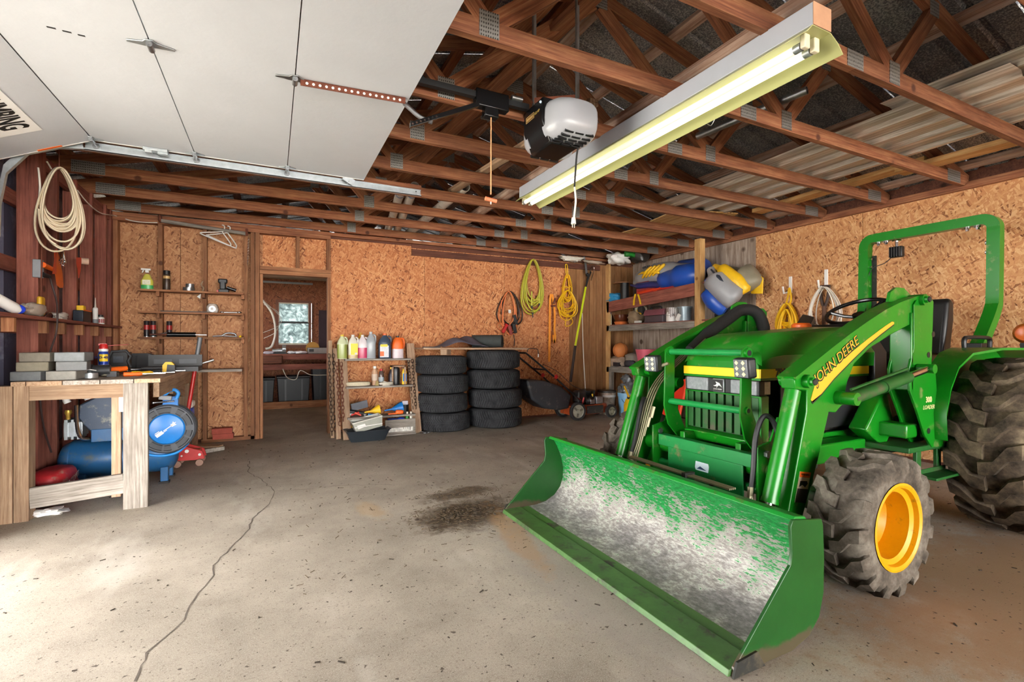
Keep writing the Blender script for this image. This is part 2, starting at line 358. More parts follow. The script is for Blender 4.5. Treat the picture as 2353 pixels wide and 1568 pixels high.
# right wall
wr=SE('wall_right')
for a,b in((-6,-3.7),(-3.696,-1.27),(-1.266,-.05),(-.046,1.4),(1.404,2.9),(2.904,4.15)): osbp(wr,5.55,5.562,a,b,.03,2.5,M_OSBR,face='x')
for a,b in((4.152,5.05),(5.054,6.5)): O('plywood_panel',B().box(5.548,5.56,a,b,.02,2.5),M_PLY,wr)
O('backing',B().box(5.565,5.6,-6,10.4,0,2.55),W_DARK,wr)
lum('top_plate',(5.53,-6,2.52),(5.53,6.5,2.52),.05,.04,W_TRUSS,wr);lum('top_plate',(5.585,-6,2.55),(5.585,6.5,2.55),.09,.04,W_TRUSS,wr)
# left wall
wl=SE('wall_left')
def corr(x0,x1,pitch,h,fn,th=.001):
    """ribbed sheet profile along s in [x0,x1]"""
    L=[];s=x0
    while s<x1-1e-6:
        for d,q in((0,0),(.72,0),(.8,1),(.92,1)):
            if s+d*pitch<x1:L.append((s+d*pitch,q*h))
        s+=pitch
    L.append((x1,0));return L
for a,b in((3.75,4.7),(4.7,5.65),(5.65,6.6)):
    L=corr(a,b,.2,.02,None);bb=B();bb.add([(-1.66-h,s,z) for s,h in L for z in(0,2.6)],[(2*i,2*i+1,2*i+3,2*i+2) for i in range(len(L)-1)]);O('siding_sheet',bb,M_SIDE,wl)
for y in(4.97,5.38,5.79,6.2): lum('stud',(-1.545,y,.04),(-1.545,y,2.53),.09,.04,W_RED,wl,up=(0,1,0))
lum('post',(-1.555,4.67,.0),(-1.555,4.67,2.55),.115,.14,W_RED,wl,up=(0,1,0));lum('post',(-1.555,3.82,.0),(-1.555,3.82,2.3),.115,.14,W_RED,wl,up=(0,1,0))
lum('corner_stud',(-1.56,6.44,0),(-1.56,6.44,2.53),.1,.1,W_RED,wl,up=(0,1,0))
for z in(.25,.72,1.25,1.68,2.15): lum('girt',(-1.635,3.8,z),(-1.635,6.5,z),.035,.1,W_RED,wl)
lum('top_plate',(-1.57,3.7,2.5),(-1.57,6.6,2.5),.1,.05,W_RED,wl);lum('bottom_plate',(-1.57,3.75,.02),(-1.57,6.5,.02),.1,.04,W_RED,wl)
lum('plate_brace',(-1.54,4.75,2.47),(-1.54,6.4,2.47),.04,.1,W_RED,wl)
lum('header',(-1.62,-6,2.33),(-1.62,3.8,2.33),.1,.36,W_RED,wl)  # header set low to cut daylight from the side door opening
O('siding_near',B().box(-1.68,-1.66,-6,1.3,0,2.6),M_SIDE,wl)
# ================================================================ back room through the doorway
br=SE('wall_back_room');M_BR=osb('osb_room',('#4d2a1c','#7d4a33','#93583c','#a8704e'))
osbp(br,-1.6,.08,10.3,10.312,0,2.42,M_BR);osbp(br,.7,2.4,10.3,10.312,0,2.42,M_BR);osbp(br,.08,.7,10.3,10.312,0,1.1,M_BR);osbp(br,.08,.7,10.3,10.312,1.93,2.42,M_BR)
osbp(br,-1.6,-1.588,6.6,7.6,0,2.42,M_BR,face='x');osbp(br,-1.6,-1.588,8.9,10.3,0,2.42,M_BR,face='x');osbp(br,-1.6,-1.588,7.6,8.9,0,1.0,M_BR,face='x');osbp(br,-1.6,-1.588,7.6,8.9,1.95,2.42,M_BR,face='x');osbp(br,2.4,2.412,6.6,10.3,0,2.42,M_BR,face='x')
S('ceiling_back_room',B().box(-1.6,2.42,6.6,10.4,2.38,2.4),P('#b7a48c',.8,0,.25,3,name='room_ceiling'))
w1=SE('window_1');a=aY(640,700,10.29);b=aY(709,788,10.29);x0,x1,z0,z1=a.x-.02,b.x+.02,b.z-.04,a.z+.04;zm=aY(675,741,10.29).z
M_WF=P('#7a4b38',.6,0,.2,20,name='window_wood');M_WF2=P('#d8cdb8',.5,0,.1,10,name='window_paint')
O('window_frame',B().box(x0-.03,x1+.03,10.26,10.33,z1,z1+.05).box(x0-.04,x1+.04,10.24,10.33,z0-.06,z0).box(x0-.03,x0+.02,10.26,10.33,z0,z1).box(x1-.02,x1+.03,10.26,10.33,z0,z1),M_WF,w1)
O('sash',B().box(x0+.02,x1-.02,10.28,10.3,zm-.02,zm+.015),M_BLK,w1);O('sash',B().box(x0+.02,x1-.02,10.28,10.3,z0,z0+.03).box(x0+.0,x0+.03,10.275,10.3,zm,z1).box(x1-.03,x1,10.275,10.3,zm,z1).box(x0,x1,10.275,10.3,z1-.02,z1),M_WF2,w1)
def glass():
    k=N('dirty_window_film');n=k.noise(k.co(sc=(3,3,3)),3,6,.7,1.2);g=k.n('ShaderNodeBsdfTransparent');f=k.n('ShaderNodeBsdfTranslucent');k.put(f.inputs[0],k.ramp(n,[(.36,'#3c4648'),(.5,'#626c6d'),(.64,'#878f8f')]));m=k.n('ShaderNodeMixShader');m.inputs[0].default_value=.96;k.put(m.inputs[1],g.outputs[0]);k.put(m.inputs[2],f.outputs[0]);k.put(k.out.inputs[0],m.outputs[0]);return k.m
MG=glass();O('pane',B().box(x0,x1,10.292,10.295,z0,zm),MG,w1);O('pane',B().box(x0,x1,10.284,10.287,zm,z1),MG,w1)
w2=SE('window_added');O('window_frame',B().box(-1.62,-1.58,7.58,7.64,.98,1.97).box(-1.62,-1.58,8.86,8.92,.98,1.97).box(-1.62,-1.58,7.6,8.9,.97,1.02).box(-1.62,-1.58,7.6,8.9,1.93,1.98).box(-1.62,-1.58,8.23,8.27,1.,1.95),M_WF,w2)  # unseen side window added to brighten the back room
for nm,x,y,h in(('hedge',.1,14.5,2.2),):
    k=B();r=random.Random(5)
    for i in range(900):
        c=Vector((r.uniform(-2.5,3.5),r.uniform(13.6,15.4),r.uniform(-.1,1.75)));s=r.uniform(.05,.13);q=Vector((r.uniform(-1,1),r.uniform(-1,1),r.uniform(-1,1))).normalized();p=q.orthogonal()
        k.add([c-q*s,c+p*s*.4,c+q*s,c-p*s*.4],[(0,1,2,3)])
    o=O('hedge',k,P('#8d967f',.8,0,.4,3,name='hedge_leaves'));tag(o,'pale grey green hedge beyond the small far window','hedge');o['kind']='stuff'
# ================================================================ roof: sheets, purlins, trusses
ZC=2.53;XM=1.97;XL,XR=-1.62,5.56;SL=.25
def under(x): return ZC+.02+SL*(3.56-abs(x-XM))
rf=SE('ceiling')
def roofsheet(y0,y1,side):
    L=corr(y0,y1,.2,.022,None);b=B();xa,xb=(XM,XL-2.4) if side<0 else (XM,XR+.12)  # left eave lengthened out of view to hold back steep daylight
    b.add([(x,s,under(x)+.14+h) for s,h in L for x in(xa,xb)],[(2*i,2*i+1,2*i+3,2*i+2) for i in range(len(L)-1)]);O('roof_sheet',b,M_ROOF,rf)
y=-6.
while y<10.3:
    roofsheet(y,y+.81,-1);roofsheet(y,y+.81,1);y+=.8
for i in range(7):
    for sg in(-1,1):
        x=XM+sg*(.12+i*.56);lum('purlin',(x,-6,under(x)+.118),(x,10.4,under(x)+.118),.085,.038,W_BARK if (sg>0) else W_TRUSS,rf,up=(sg*SL,0,1))
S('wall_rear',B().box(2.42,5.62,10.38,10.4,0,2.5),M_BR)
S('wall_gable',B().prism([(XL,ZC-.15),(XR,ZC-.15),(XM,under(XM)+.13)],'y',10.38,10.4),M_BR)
S('wall_front_added',B().prism([(XL,2.15),(XR,2.15),(XR,ZC),(XM,under(XM)+.13),(XL,ZC)],"y",-6,-5.97),M_SIDE)  # unseen front header added, closed above to block high sky light
O('fascia',B().box(5.6,5.62,-6,10.4,2.4,2.85).box(XL-.08,XL-.06,3.75,10.4,2.4,2.85),W_DARK,rf)
YT=[1.45+.617*k for k in range(-10,9)]+[7.05,7.67]
def plate(par,x,z,w,h,y,nm='gusset_plate'):
    for s in(-1,1): O(nm,B().box(x-w/2,x+w/2,y+s*.0205-.0012,y+s*.0205+.0012,z-h/2,z+h/2),M_PLATE,par)
def truss():
    y=0.;t=T('roof_truss','timber roof truss with toothed steel gusset plates under the metal roof','roof truss',(XM,0,ZC),'roof trusses')
    z=ZC+.045
    lum('bottom_chord',(XL+.02,y,z),(2.67,y,z),.038,.09,W_TRUSS,t);lum('bottom_chord',(2.672,y,z),(XR-.02,y,z),.038,.09,W_TRUSS,t)
    for sg in(-1,1):
        xe=XM+sg*3.59;nrm=Vector((sg*SL,0,1)).normalized()*.045
        lum('top_chord',Vector((xe,y,under(xe)))+nrm,Vector((XM+sg*.012,y,under(XM)))+nrm,.038,.088,W_TRUSS,t)
        xn=XM+sg*1.07;xq=XM+sg*1.5;zq=under(xq)
        lum('web',(xn-sg*.035,y,ZC+.095),(XM+sg*.03,y,under(XM)-.02),.038,.088,W_TRUSS,t,up=(1,0,0));lum('web',(xn+sg*.03,y,ZC+.095),(xq,y,zq-.005),.038,.088,W_TRUSS,t,up=(1,0,0))
        plate(t,xn,ZC+.07,.1,.12,y);plate(t,xq,zq+.02,.1,.09,y);plate(t,XM+sg*3.33,ZC+.055,.22,.1,y)
    plate(t,2.67,ZC+.045,.14,.085,y);plate(t,XM,under(XM)+.02,.16,.12,y);return t
tr0=truss();tr0.matrix_basis=Matrix.Translation((XM,YT[0],ZC))
for y in YT[1:]:
    c=ctree(tr0);c.matrix_basis=Matrix.Translation((XM,y,ZC))
# ================================================================ tractor with front loader
YC=2.015
M_JD=P('#0f7816',.3,0,.18,5,.5,dirt=('#6f7f4a',.12,9),name='green_tractor_paint')
M_JDY=P('#d39603',.38,0,.15,7,dirt=('#8a6a20',.06,14),name='yellow_tractor_paint')
M_JDD=P('#14561b',.5,0,.3,9,dirt=('#4f4a38',.35,7),name='dusty_green_paint')
M_ENG=P('#23241f',.7,.2,.4,20,dirt=('#4b4334',.4,10),name='engine_grime')
M_LINE=P('#8a8468',.4,.5,.25,20,name='hydraulic_line')
M_AMB=P('#e8702a',.2,0,.15,14,name='amber_lens')
M_LENS=P('#9a9fa2',.12,.1,.35,40,name='headlight_lens')
M_YST=P('#f6d21c',.45,0,.06,6,name='yellow_decal');M_BKT=P('#111111',.5,0,0.,5,name='black_decal')
def tyre_mat(name,a,b,dk):
    k=N(name);c=k.co();n=k.noise(c,9,6,.7);col=k.ramp(n,[(.3,dk),(.5,a),(.72,b)]);k.bump(k.noise(c,60,3),.3,.003);return k.fin(col,.9,0,.2)
M_TF=tyre_mat('muddy_front_tyre','#575047','#7f786d','#2c2823');M_TR=tyre_mat('muddy_rear_tyre','#51463a','#7d6f59','#1c1916')
tr=T('loader_tractor','green compact tractor with front loader, yellow wheels and wide bucket','tractor',(3.2,YC,0))
def jd(name,b,mat=None,par=None,**k): return O(name,b,mat or M_JD,par or tr,**k)
def both(name,b,mat=None,par=None,**k):
    return jd(name,b,mat,par,**k),jd(name,b.mirY(YC),mat,par,**k)
# ---- wheels
def lugtyre(cx,cy,cz,R,w,rim,nl,lh,lw,side):
    """bar-lug tyre, axle along Y; profile then chevron bars"""
    h=w/2;b=B();rb=R-lh
    prof=[(rim,-h*.86),(rim+.012,-h*.95),(rim+(rb-rim)*.55,-h*1.0),(rb-.03,-h*.95),(rb-.006,-h*.8),(rb,-h*.4),(rb,0),(rb,h*.4),(rb-.006,h*.8),(rb-.03,h*.95),(rim+(rb-rim)*.55,h*1.),(rim+.012,h*.95),(rim,h*.86)]
    b.lathe(prof,(cx,cy,cz),'y',48,cap=False)
    def pt(q,y,r): return (cx+r*math.cos(q),cy+y,cz+r*math.sin(q))
    for s in(-1,1):
        for i in range(nl):
            q0=2*math.pi*(i+(.5 if s>0 else 0))/nl;secs=[]
            for f,dq,rr in((-.06,0,R),(.3,.03,R),(.62,.2,R-.003),(.93,.24,R-.012),(1.03,.25,R-.055)):
                y=s*h*f;q=q0+dq*side;e=lw/R/2*(1 if f<.9 else 1.1);bt=rr-lh-.012 if f<1 else rr-.03
                ya=y if f<1 else s*h*.94
                secs.append([pt(q-e,y,rr),pt(q+e,y,rr),pt(q+e*1.35,ya,bt),pt(q-e*1.35,ya,bt)])
            b.loft(secs)
    return b
def rimb(cx,cy,cz,r,w,s,dish):
    """s=-1: outside towards -Y; dish: distance of the disc from the outer flange"""
    h=w/2;b=B();o=s*h
    prof=[(r+.006,o),(r-.004,o*1.02),(r-.016,o*.97),(r-.02,o*.8),(r-.04,o*.72),(r-.045,o-s*dish*.8),(r*.62,o-s*dish),(.075,o-s*dish),(.07,o-s*dish+s*.02),(.0,o-s*dish+s*.025)]
    b.lathe(prof,(cx,cy,cz),'y',40,cap=False)
    b.lathe([(r+.006,-o),(r-.03,-o*.9),(r-.045,o-s*dish*.8)],(cx,cy,cz),'y',40,cap=False)
    return b
FX,FZ,FR=2.46,.318,.318
fb=lugtyre(FX,1.25,FZ,FR,.235,.187,15,.022,.052,-1)
for y,s in((1.25,-1),(2*YC-1.25,1)):
    b=fb if s<0 else fb.mirY(YC)
    t=jd('front_tire',b,M_TF,ang=50);rm=jd('front_rim',rimb(FX,y,FZ,.188,.225,s,.15),M_JDY,t,ang=30)
    lb=B()
    for i in range(6):
        q=i*math.pi/3;yy=y+s*(.1125-.15)
        lb.cyl((FX+.085*math.cos(q),yy,FZ+.085*math.sin(q)),(FX+.085*math.cos(q),yy+s*.014,FZ+.085*math.sin(q)),.011,n=6)
    O('wheel_bolts',lb,M_JDY,t)
RX,RZ,RR=4.04,.52,.52
rb_=lugtyre(RX,1.25,RZ,RR,.36,.26,17,.035,.075,-1)
for y,s in((1.25,-1),(2*YC-1.25,1)):
    b=rb_ if s<0 else rb_.mirY(YC)
    t=jd('rear_tire',b,M_TR,ang=50);jd('rear_rim',rimb(RX,y,RZ,.262,.34,s,.2),M_JDY,t,ang=30)
# ---- chassis, axle, engine
jd('front_axle',B().ob((FX,YC,.34),(.09,1.2,.1)).ob((FX,YC,.40),(.14,.3,.12)),M_JDD,bev=.01)
for s in(-1,1): jd('axle_knuckle',B().cyl((FX,YC+s*.6,.24),(FX,YC+s*.6,.44),.055,n=14).cyl((FX,YC+s*.55,FZ),(FX,YC+s*.75,FZ),.06,n=16),M_JD,ang=30)
jd('engine_block',B().box(2.5,3.45,YC-.17,YC+.17,.42,.95).box(2.62,3.1,YC-.14,YC+.14,.33,.42),M_ENG,bev=.015)
jd('oil_filter',B().cyl((2.8,YC-.24,.5),(2.8,YC-.14,.5),.045),M_BLK)
for s in(-1,1): jd('frame_rail',B().box(2.28,3.6,YC+s*.2-.018,YC+s*.2+.018,.46,.58),M_JD,bev=.004)
jd('transmission_case',B().box(3.45,4.3,YC-.17,YC+.17,.35,.78).box(3.9,4.2,YC-.62,YC+.62,.42,.62),M_JDD,bev=.03)
for s in(-1,1):
    jd('foot_platform',B().box(3.2,3.85,YC+s*.38-.2,YC+s*.38+.2,.505,.535),M_JDD,bev=.004)
    jd('footstep',B().box(3.3,3.62,YC+s*.62-.045,YC+s*.62+.045,.36,.375).box(3.3,3.62,YC+s*.62-s*.045-.003,YC+s*.62-s*.045+.003,.36,.4).ob((3.33,YC+s*.56,.44),(.05,.02,.17)).ob((3.56,YC+s*.56,.44),(.05,.02,.17)),M_JDD,bev=.003)
# ---- hood
def hsec(x,zt,ht,zs,hs,zb,hb): # half section points mirrored
    L=[(hb,zb),(hs,zs),(hs-.012,zs+.02),(ht+.03,zt-.018),(ht,zt)]
    return [(x,YC-a,z) for a,z in L]+[(x,YC,zt+.006)]+[(x,YC+a,z) for a,z in L[::-1]]
hood=B().loft([hsec(2.375,1.02,.245,1.0,.255,.985,.255),hsec(2.40,1.085,.225,1.03,.262,.985,.262),hsec(2.47,1.155,.185,1.05,.27,.985,.27),hsec(2.56,1.185,.175,1.06,.273,.985,.272),hsec(2.9,1.21,.18,1.065,.275,.985,.273),hsec(3.25,1.232,.19,1.07,.278,.985,.275),hsec(3.45,1.235,.2,1.07,.28,.985,.276)])
hd=jd('hood',hood,ang=28)
jd('hood_stripe',B().box(2.368,3.4,YC-.274,YC-.262,.935,.985).box(2.368,3.4,YC+.262,YC+.274,.935,.985).box(2.366,2.38,YC-.268,YC+.268,.935,.985),M_YST,bev=.002,label='yellow stripe around the hood')
jd('hood_band',B().box(2.37,3.4,YC-.271,YC+.271,.922,.934),M_JD)
text('model_number','790',.062,M_BKT,frame((2.535,YC-.276,.9605),(1,0,0),(0,0,1)),tr,bold=.003)
text('model_number','790',.062,M_BKT,frame((2.6,YC+.276,.9605),(-1,0,0),(0,0,1)),tr,bold=.003)
jd('side_panel',B().box(2.55,3.4,YC-.262,YC-.256,.62,.925),M_BLK);jd('side_panel',B().box(2.55,3.4,YC+.256,YC+.262,.62,.925),M_BLK)
for s in(-1,1):
    for i in range(7): jd('side_slat',B().box(2.6+i*.05,2.625+i*.05,YC+s*.263-.004,YC+s*.263+.004,.64,.91),M_ENG)
jd('headlight_panel',B().box(2.372,2.42,YC-.262,YC+.262,.835,.922),M_BLK,bev=.006)
for s in(-1,1): jd('headlight',B().box(2.366,2.4,YC+s*.165-.085,YC+s*.165+.085,.84,.918).box(2.375,2.47,YC+s*.255-.006,YC+s*.255+.012,.84,.918),M_LENS,bev=.006)
em=jd('emblem',B().box(2.360,2.374,YC-.042,YC+.042,.838,.918),M_GALV,bev=.008);jd('emblem_field',B().box(2.357,2.361,YC-.036,YC+.036,.844,.912),M_BKT,em)
deer=[(-.026,-.006),(-.012,-.004),(-.004,.004),(-.012,.014),(-.006,.013),(.003,.01),(.012,.008),(.022,-.004),(.028,-.014),(.017,-.006),(.008,-.004),(.002,-.008),(-.006,-.018),(-.003,-.008),(-.014,-.01)]
O('emblem_deer',B().prism([(YC-a*1.15,.884+z*1.15) for a,z in deer],'x',2.3545,2.357),M_WHT,em)
text('emblem_name','JOHN DEERE',.0105,M_WHT,frame((2.3562,YC,.856),(0,-1,0),(0,0,1)),em)
jd('grille',B().box(2.40,2.43,YC-.262,YC+.262,.60,.835),M_ENG)
for i in range(9):
    yy=YC-.228+i*.057;jd('grille_bar',B().box(2.382,2.41,yy-.021,yy+.021,.605,.83),M_JDD,bev=.003)
jd('grille_frame',B().box(2.378,2.44,YC-.27,YC-.252,.585,.835).box(2.378,2.44,YC+.252,YC+.27,.585,.835).box(2.378,2.44,YC-.262,YC+.262,.826,.838),M_JD,bev=.003)
jd('grille_sill',B().prism([(2.36,.585),(2.44,.605),(2.44,.53),(2.38,.53)],'y',YC-.262,YC+.262),M_JD,bev=.006)
# ---- cab area
jd('cowl',B().loft([[(3.45,YC-.28,.62),(3.45,YC-.28,1.07),(3.45,YC-.2,1.225),(3.45,YC+.2,1.225),(3.45,YC+.28,1.07),(3.45,YC+.28,.62)],[(3.68,YC-.24,.6),(3.68,YC-.24,1.07),(3.68,YC-.17,1.19),(3.68,YC+.17,1.19),(3.68,YC+.24,1.07),(3.68,YC+.24,.6)]]),M_BLK,bev=.01)
jd('dash_panel',B().prism([(3.45,1.22),(3.5,1.262),(3.75,1.24),(3.72,1.16)],'y',YC-.17,YC+.17),M_BLK,bev=.01)
c=Vector((3.79,YC,1.36));R=rotm('Y',-28).to_3x3();ring=[c+R@Vector((.195*math.cos(q*math.pi/18),.195*math.sin(q*math.pi/18),0)) for q in range(36)]
sw=jd('steering_wheel',B().tube(ring,.0145,10,True),M_BLKG)
sb=B()
for q in(90,210,330): sb.tube([c-R@Vector((0,0,.05)),c+R@Vector((.1*math.cos(math.radians(q)),.1*math.sin(math.radians(q)),-.035)),c+R@Vector((.19*math.cos(math.radians(q)),.19*math.sin(math.radians(q)),0))],.013,8)
O('steering_spokes',sb.cyl(c-R@Vector((0,0,.07)),c-R@Vector((0,0,.02)),.04),M_BLKG,sw)
jd('steering_column',B().cyl((3.66,YC,1.15),c-R@Vector((0,0,.05)),.03),M_BLK)
jd('fuel_cap',B().lathe([(.0,.03),(.05,.03),(.062,.018),(.062,0),(0,0)],(3.3,YC+.1,1.238),'z',20),M_ORG)
# seat
def cush(x0,x1,y0,y1,z0,z1,r): return B().box(x0,x1,y0,y1,z0,z1)
st=jd('seat_cushion',B().box(4.16,4.56,YC-.235,YC+.235,.94,1.06),P('#17181a',.35,0,.2,8,name='seat_vinyl'),bev=.05,seg=4)
jd('seat_back',B().prism([(4.44,1.03),(4.55,1.0),(4.62,1.3),(4.62,1.44),(4.57,1.475),(4.52,1.45)],'y',YC-.235,YC+.235),P('#17181a',.35,0,.2,8),bev=.04,seg=4)
jd('seat_base',B().box(4.2,4.5,YC-.15,YC+.15,.72,.95),M_BLK)
jd('control_lever',B().cyl((4.05,YC-.3,.9),(3.98,YC-.31,1.15),.008).sph((3.98,YC-.31,1.16),.02),M_BLK)
# fenders
fp=[(3.47,.58),(3.46,.72),(3.5,.87),(3.58,.99),(3.70,1.07),(3.85,1.1),(4.45,1.1),(4.58,1.02)]
def fend(s):
    yi=YC+s*.515;b=B();secs=[]
    for i,(x,z) in enumerate(fp):
        w=[.13,.13,.135,.14,.16,.24,.36,.36][i];nx,nz=(0,-.004);secs.append([(x,yi,z),(x,yi+s*w,z),(x+.004,yi+s*w,z-.014),(x+.004,yi,z-.014)])
    b.loft(secs);b.prism([(x,z) for x,z in fp]+[(4.5,.7),(3.75,.62)],'y',yi-.002,yi+.002);return b
for s in(-1,1):
    f=jd('fender',fend(s),ang=40);O('fender_rail',B().tube(spl([(3.9,YC+s*.56,1.1),(3.9,YC+s*.56,1.15),(3.95,YC+s*.56,1.165),(4.2,YC+s*.56,1.165),(4.25,YC+s*.56,1.15),(4.25,YC+s*.56,1.1)],4),.013,8),M_BLK,f)
    O('lamp_bracket',B().box(4.2,4.26,YC+s*.74-.02,YC+s*.74+.02,1.1,1.13),M_BLK,f)
    lamp=B().lathe([(0,-.035),(.045,-.03),(.063,-.008),(.063,.02),(0,.02)],(4.23,YC+s*.74,1.19),'x',24);a=jd('amber_lamp',lamp,M_AMB,ang=40);O('lamp_rear',B().lathe([(.063,.02),(.06,.04),(.045,.055),(0,.06)],(4.23,YC+s*.74,1.19),'x',24),M_RED,a)
# roll bar
def rect_sweep(pts,w,h):
    """pts in plane; frame: t along, side=X-ish"""
    return B().tube(pts,[math.sqrt(2)*.5*w]*len(pts),4)
ph=.43
def arc(c,r,a0,a1,n,f): return [f(c[0]+r*math.cos(math.radians(a0+(a1-a0)*i/n)),c[1]+r*math.sin(math.radians(a0+(a1-a0)*i/n))) for i in range(n+1)]
for s in(-1,1):
    p=[(4.43,YC+s*ph,1.08),(4.60,YC+s*ph,1.27),(4.68,YC+s*ph,1.38),(4.705,YC+s*ph,1.47),(4.72,YC+s*ph,1.95)]
    jd('rops_post',B().tube(spl(p,4),.052,4),ang=30,bev=.006);jd('rops_foot',B().ob((4.42,YC+s*ph,.98),(.12,.1,.3)),M_BLK,bev=.005)
arcn=[(4.72,YC-ph,1.94)]+[(4.722,YC-ph+.07-.07*math.cos(math.radians(a)),1.975+.07*math.sin(math.radians(a))) for a in range(0,91,15)]+[(4.722,YC+ph-.07+.07*math.sin(math.radians(a)),1.975+.07*math.cos(math.radians(a))) for a in range(0,91,15)]+[(4.72,YC+ph,1.94)]
jd('rops_crossbar',B().tube(arcn,.052,4),ang=30)
for s in(-1,1):
    bb=B()
    for k in(.1,.16): bb.cyl((4.722,YC+s*(ph-k),2.008),(4.722,YC+s*(ph-k),1.992),.02,n=12).cyl((4.722,YC+s*(ph-k),1.992),(4.722,YC+s*(ph-k),1.978),.012,n=6)
    for k in(.1,.17): bb.cyl((4.722,YC+s*(ph-.037),1.97-k),(4.722,YC+s*(ph-.055),1.97-k),.014,n=8)
    jd('rops_bolts',bb,M_CHROME)
wl_=jd('rear_work_light',B().ob((4.72,YC+.19,1.9),(.05,.095,.09)),M_BLK,bev=.008)
fb_=B()
for i in range(5): fb_.ob((4.69,YC+.153+i*.0185,1.9),(.02,.006,.085))
O('light_fins',fb_,M_BLK,wl_);O('light_mount',B().cyl((4.72,YC+.19,1.94),(4.72,YC+.19,1.995),.012).lathe([(0,0),(.035,0),(.03,.012),(0,.012)],(4.72,YC+.19,1.99),'z',16),M_CHROME,wl_)
O('light_wire',B().tube(spl([(4.72,YC+.22,1.87),(4.72,YC+.28,1.82),(4.71,YC+.36,1.79),(4.7,YC+.4,1.7),(4.69,YC+.4,1.5),(4.6,YC+.4,1.3)],6),.0035,6),M_BLK,wl_)
jd('folded_slow_sign',B().box(4.745,4.76,YC+.36,YC+.43,1.35,1.9),M_ENG,label='dark folded bar strapped to the roll bar')
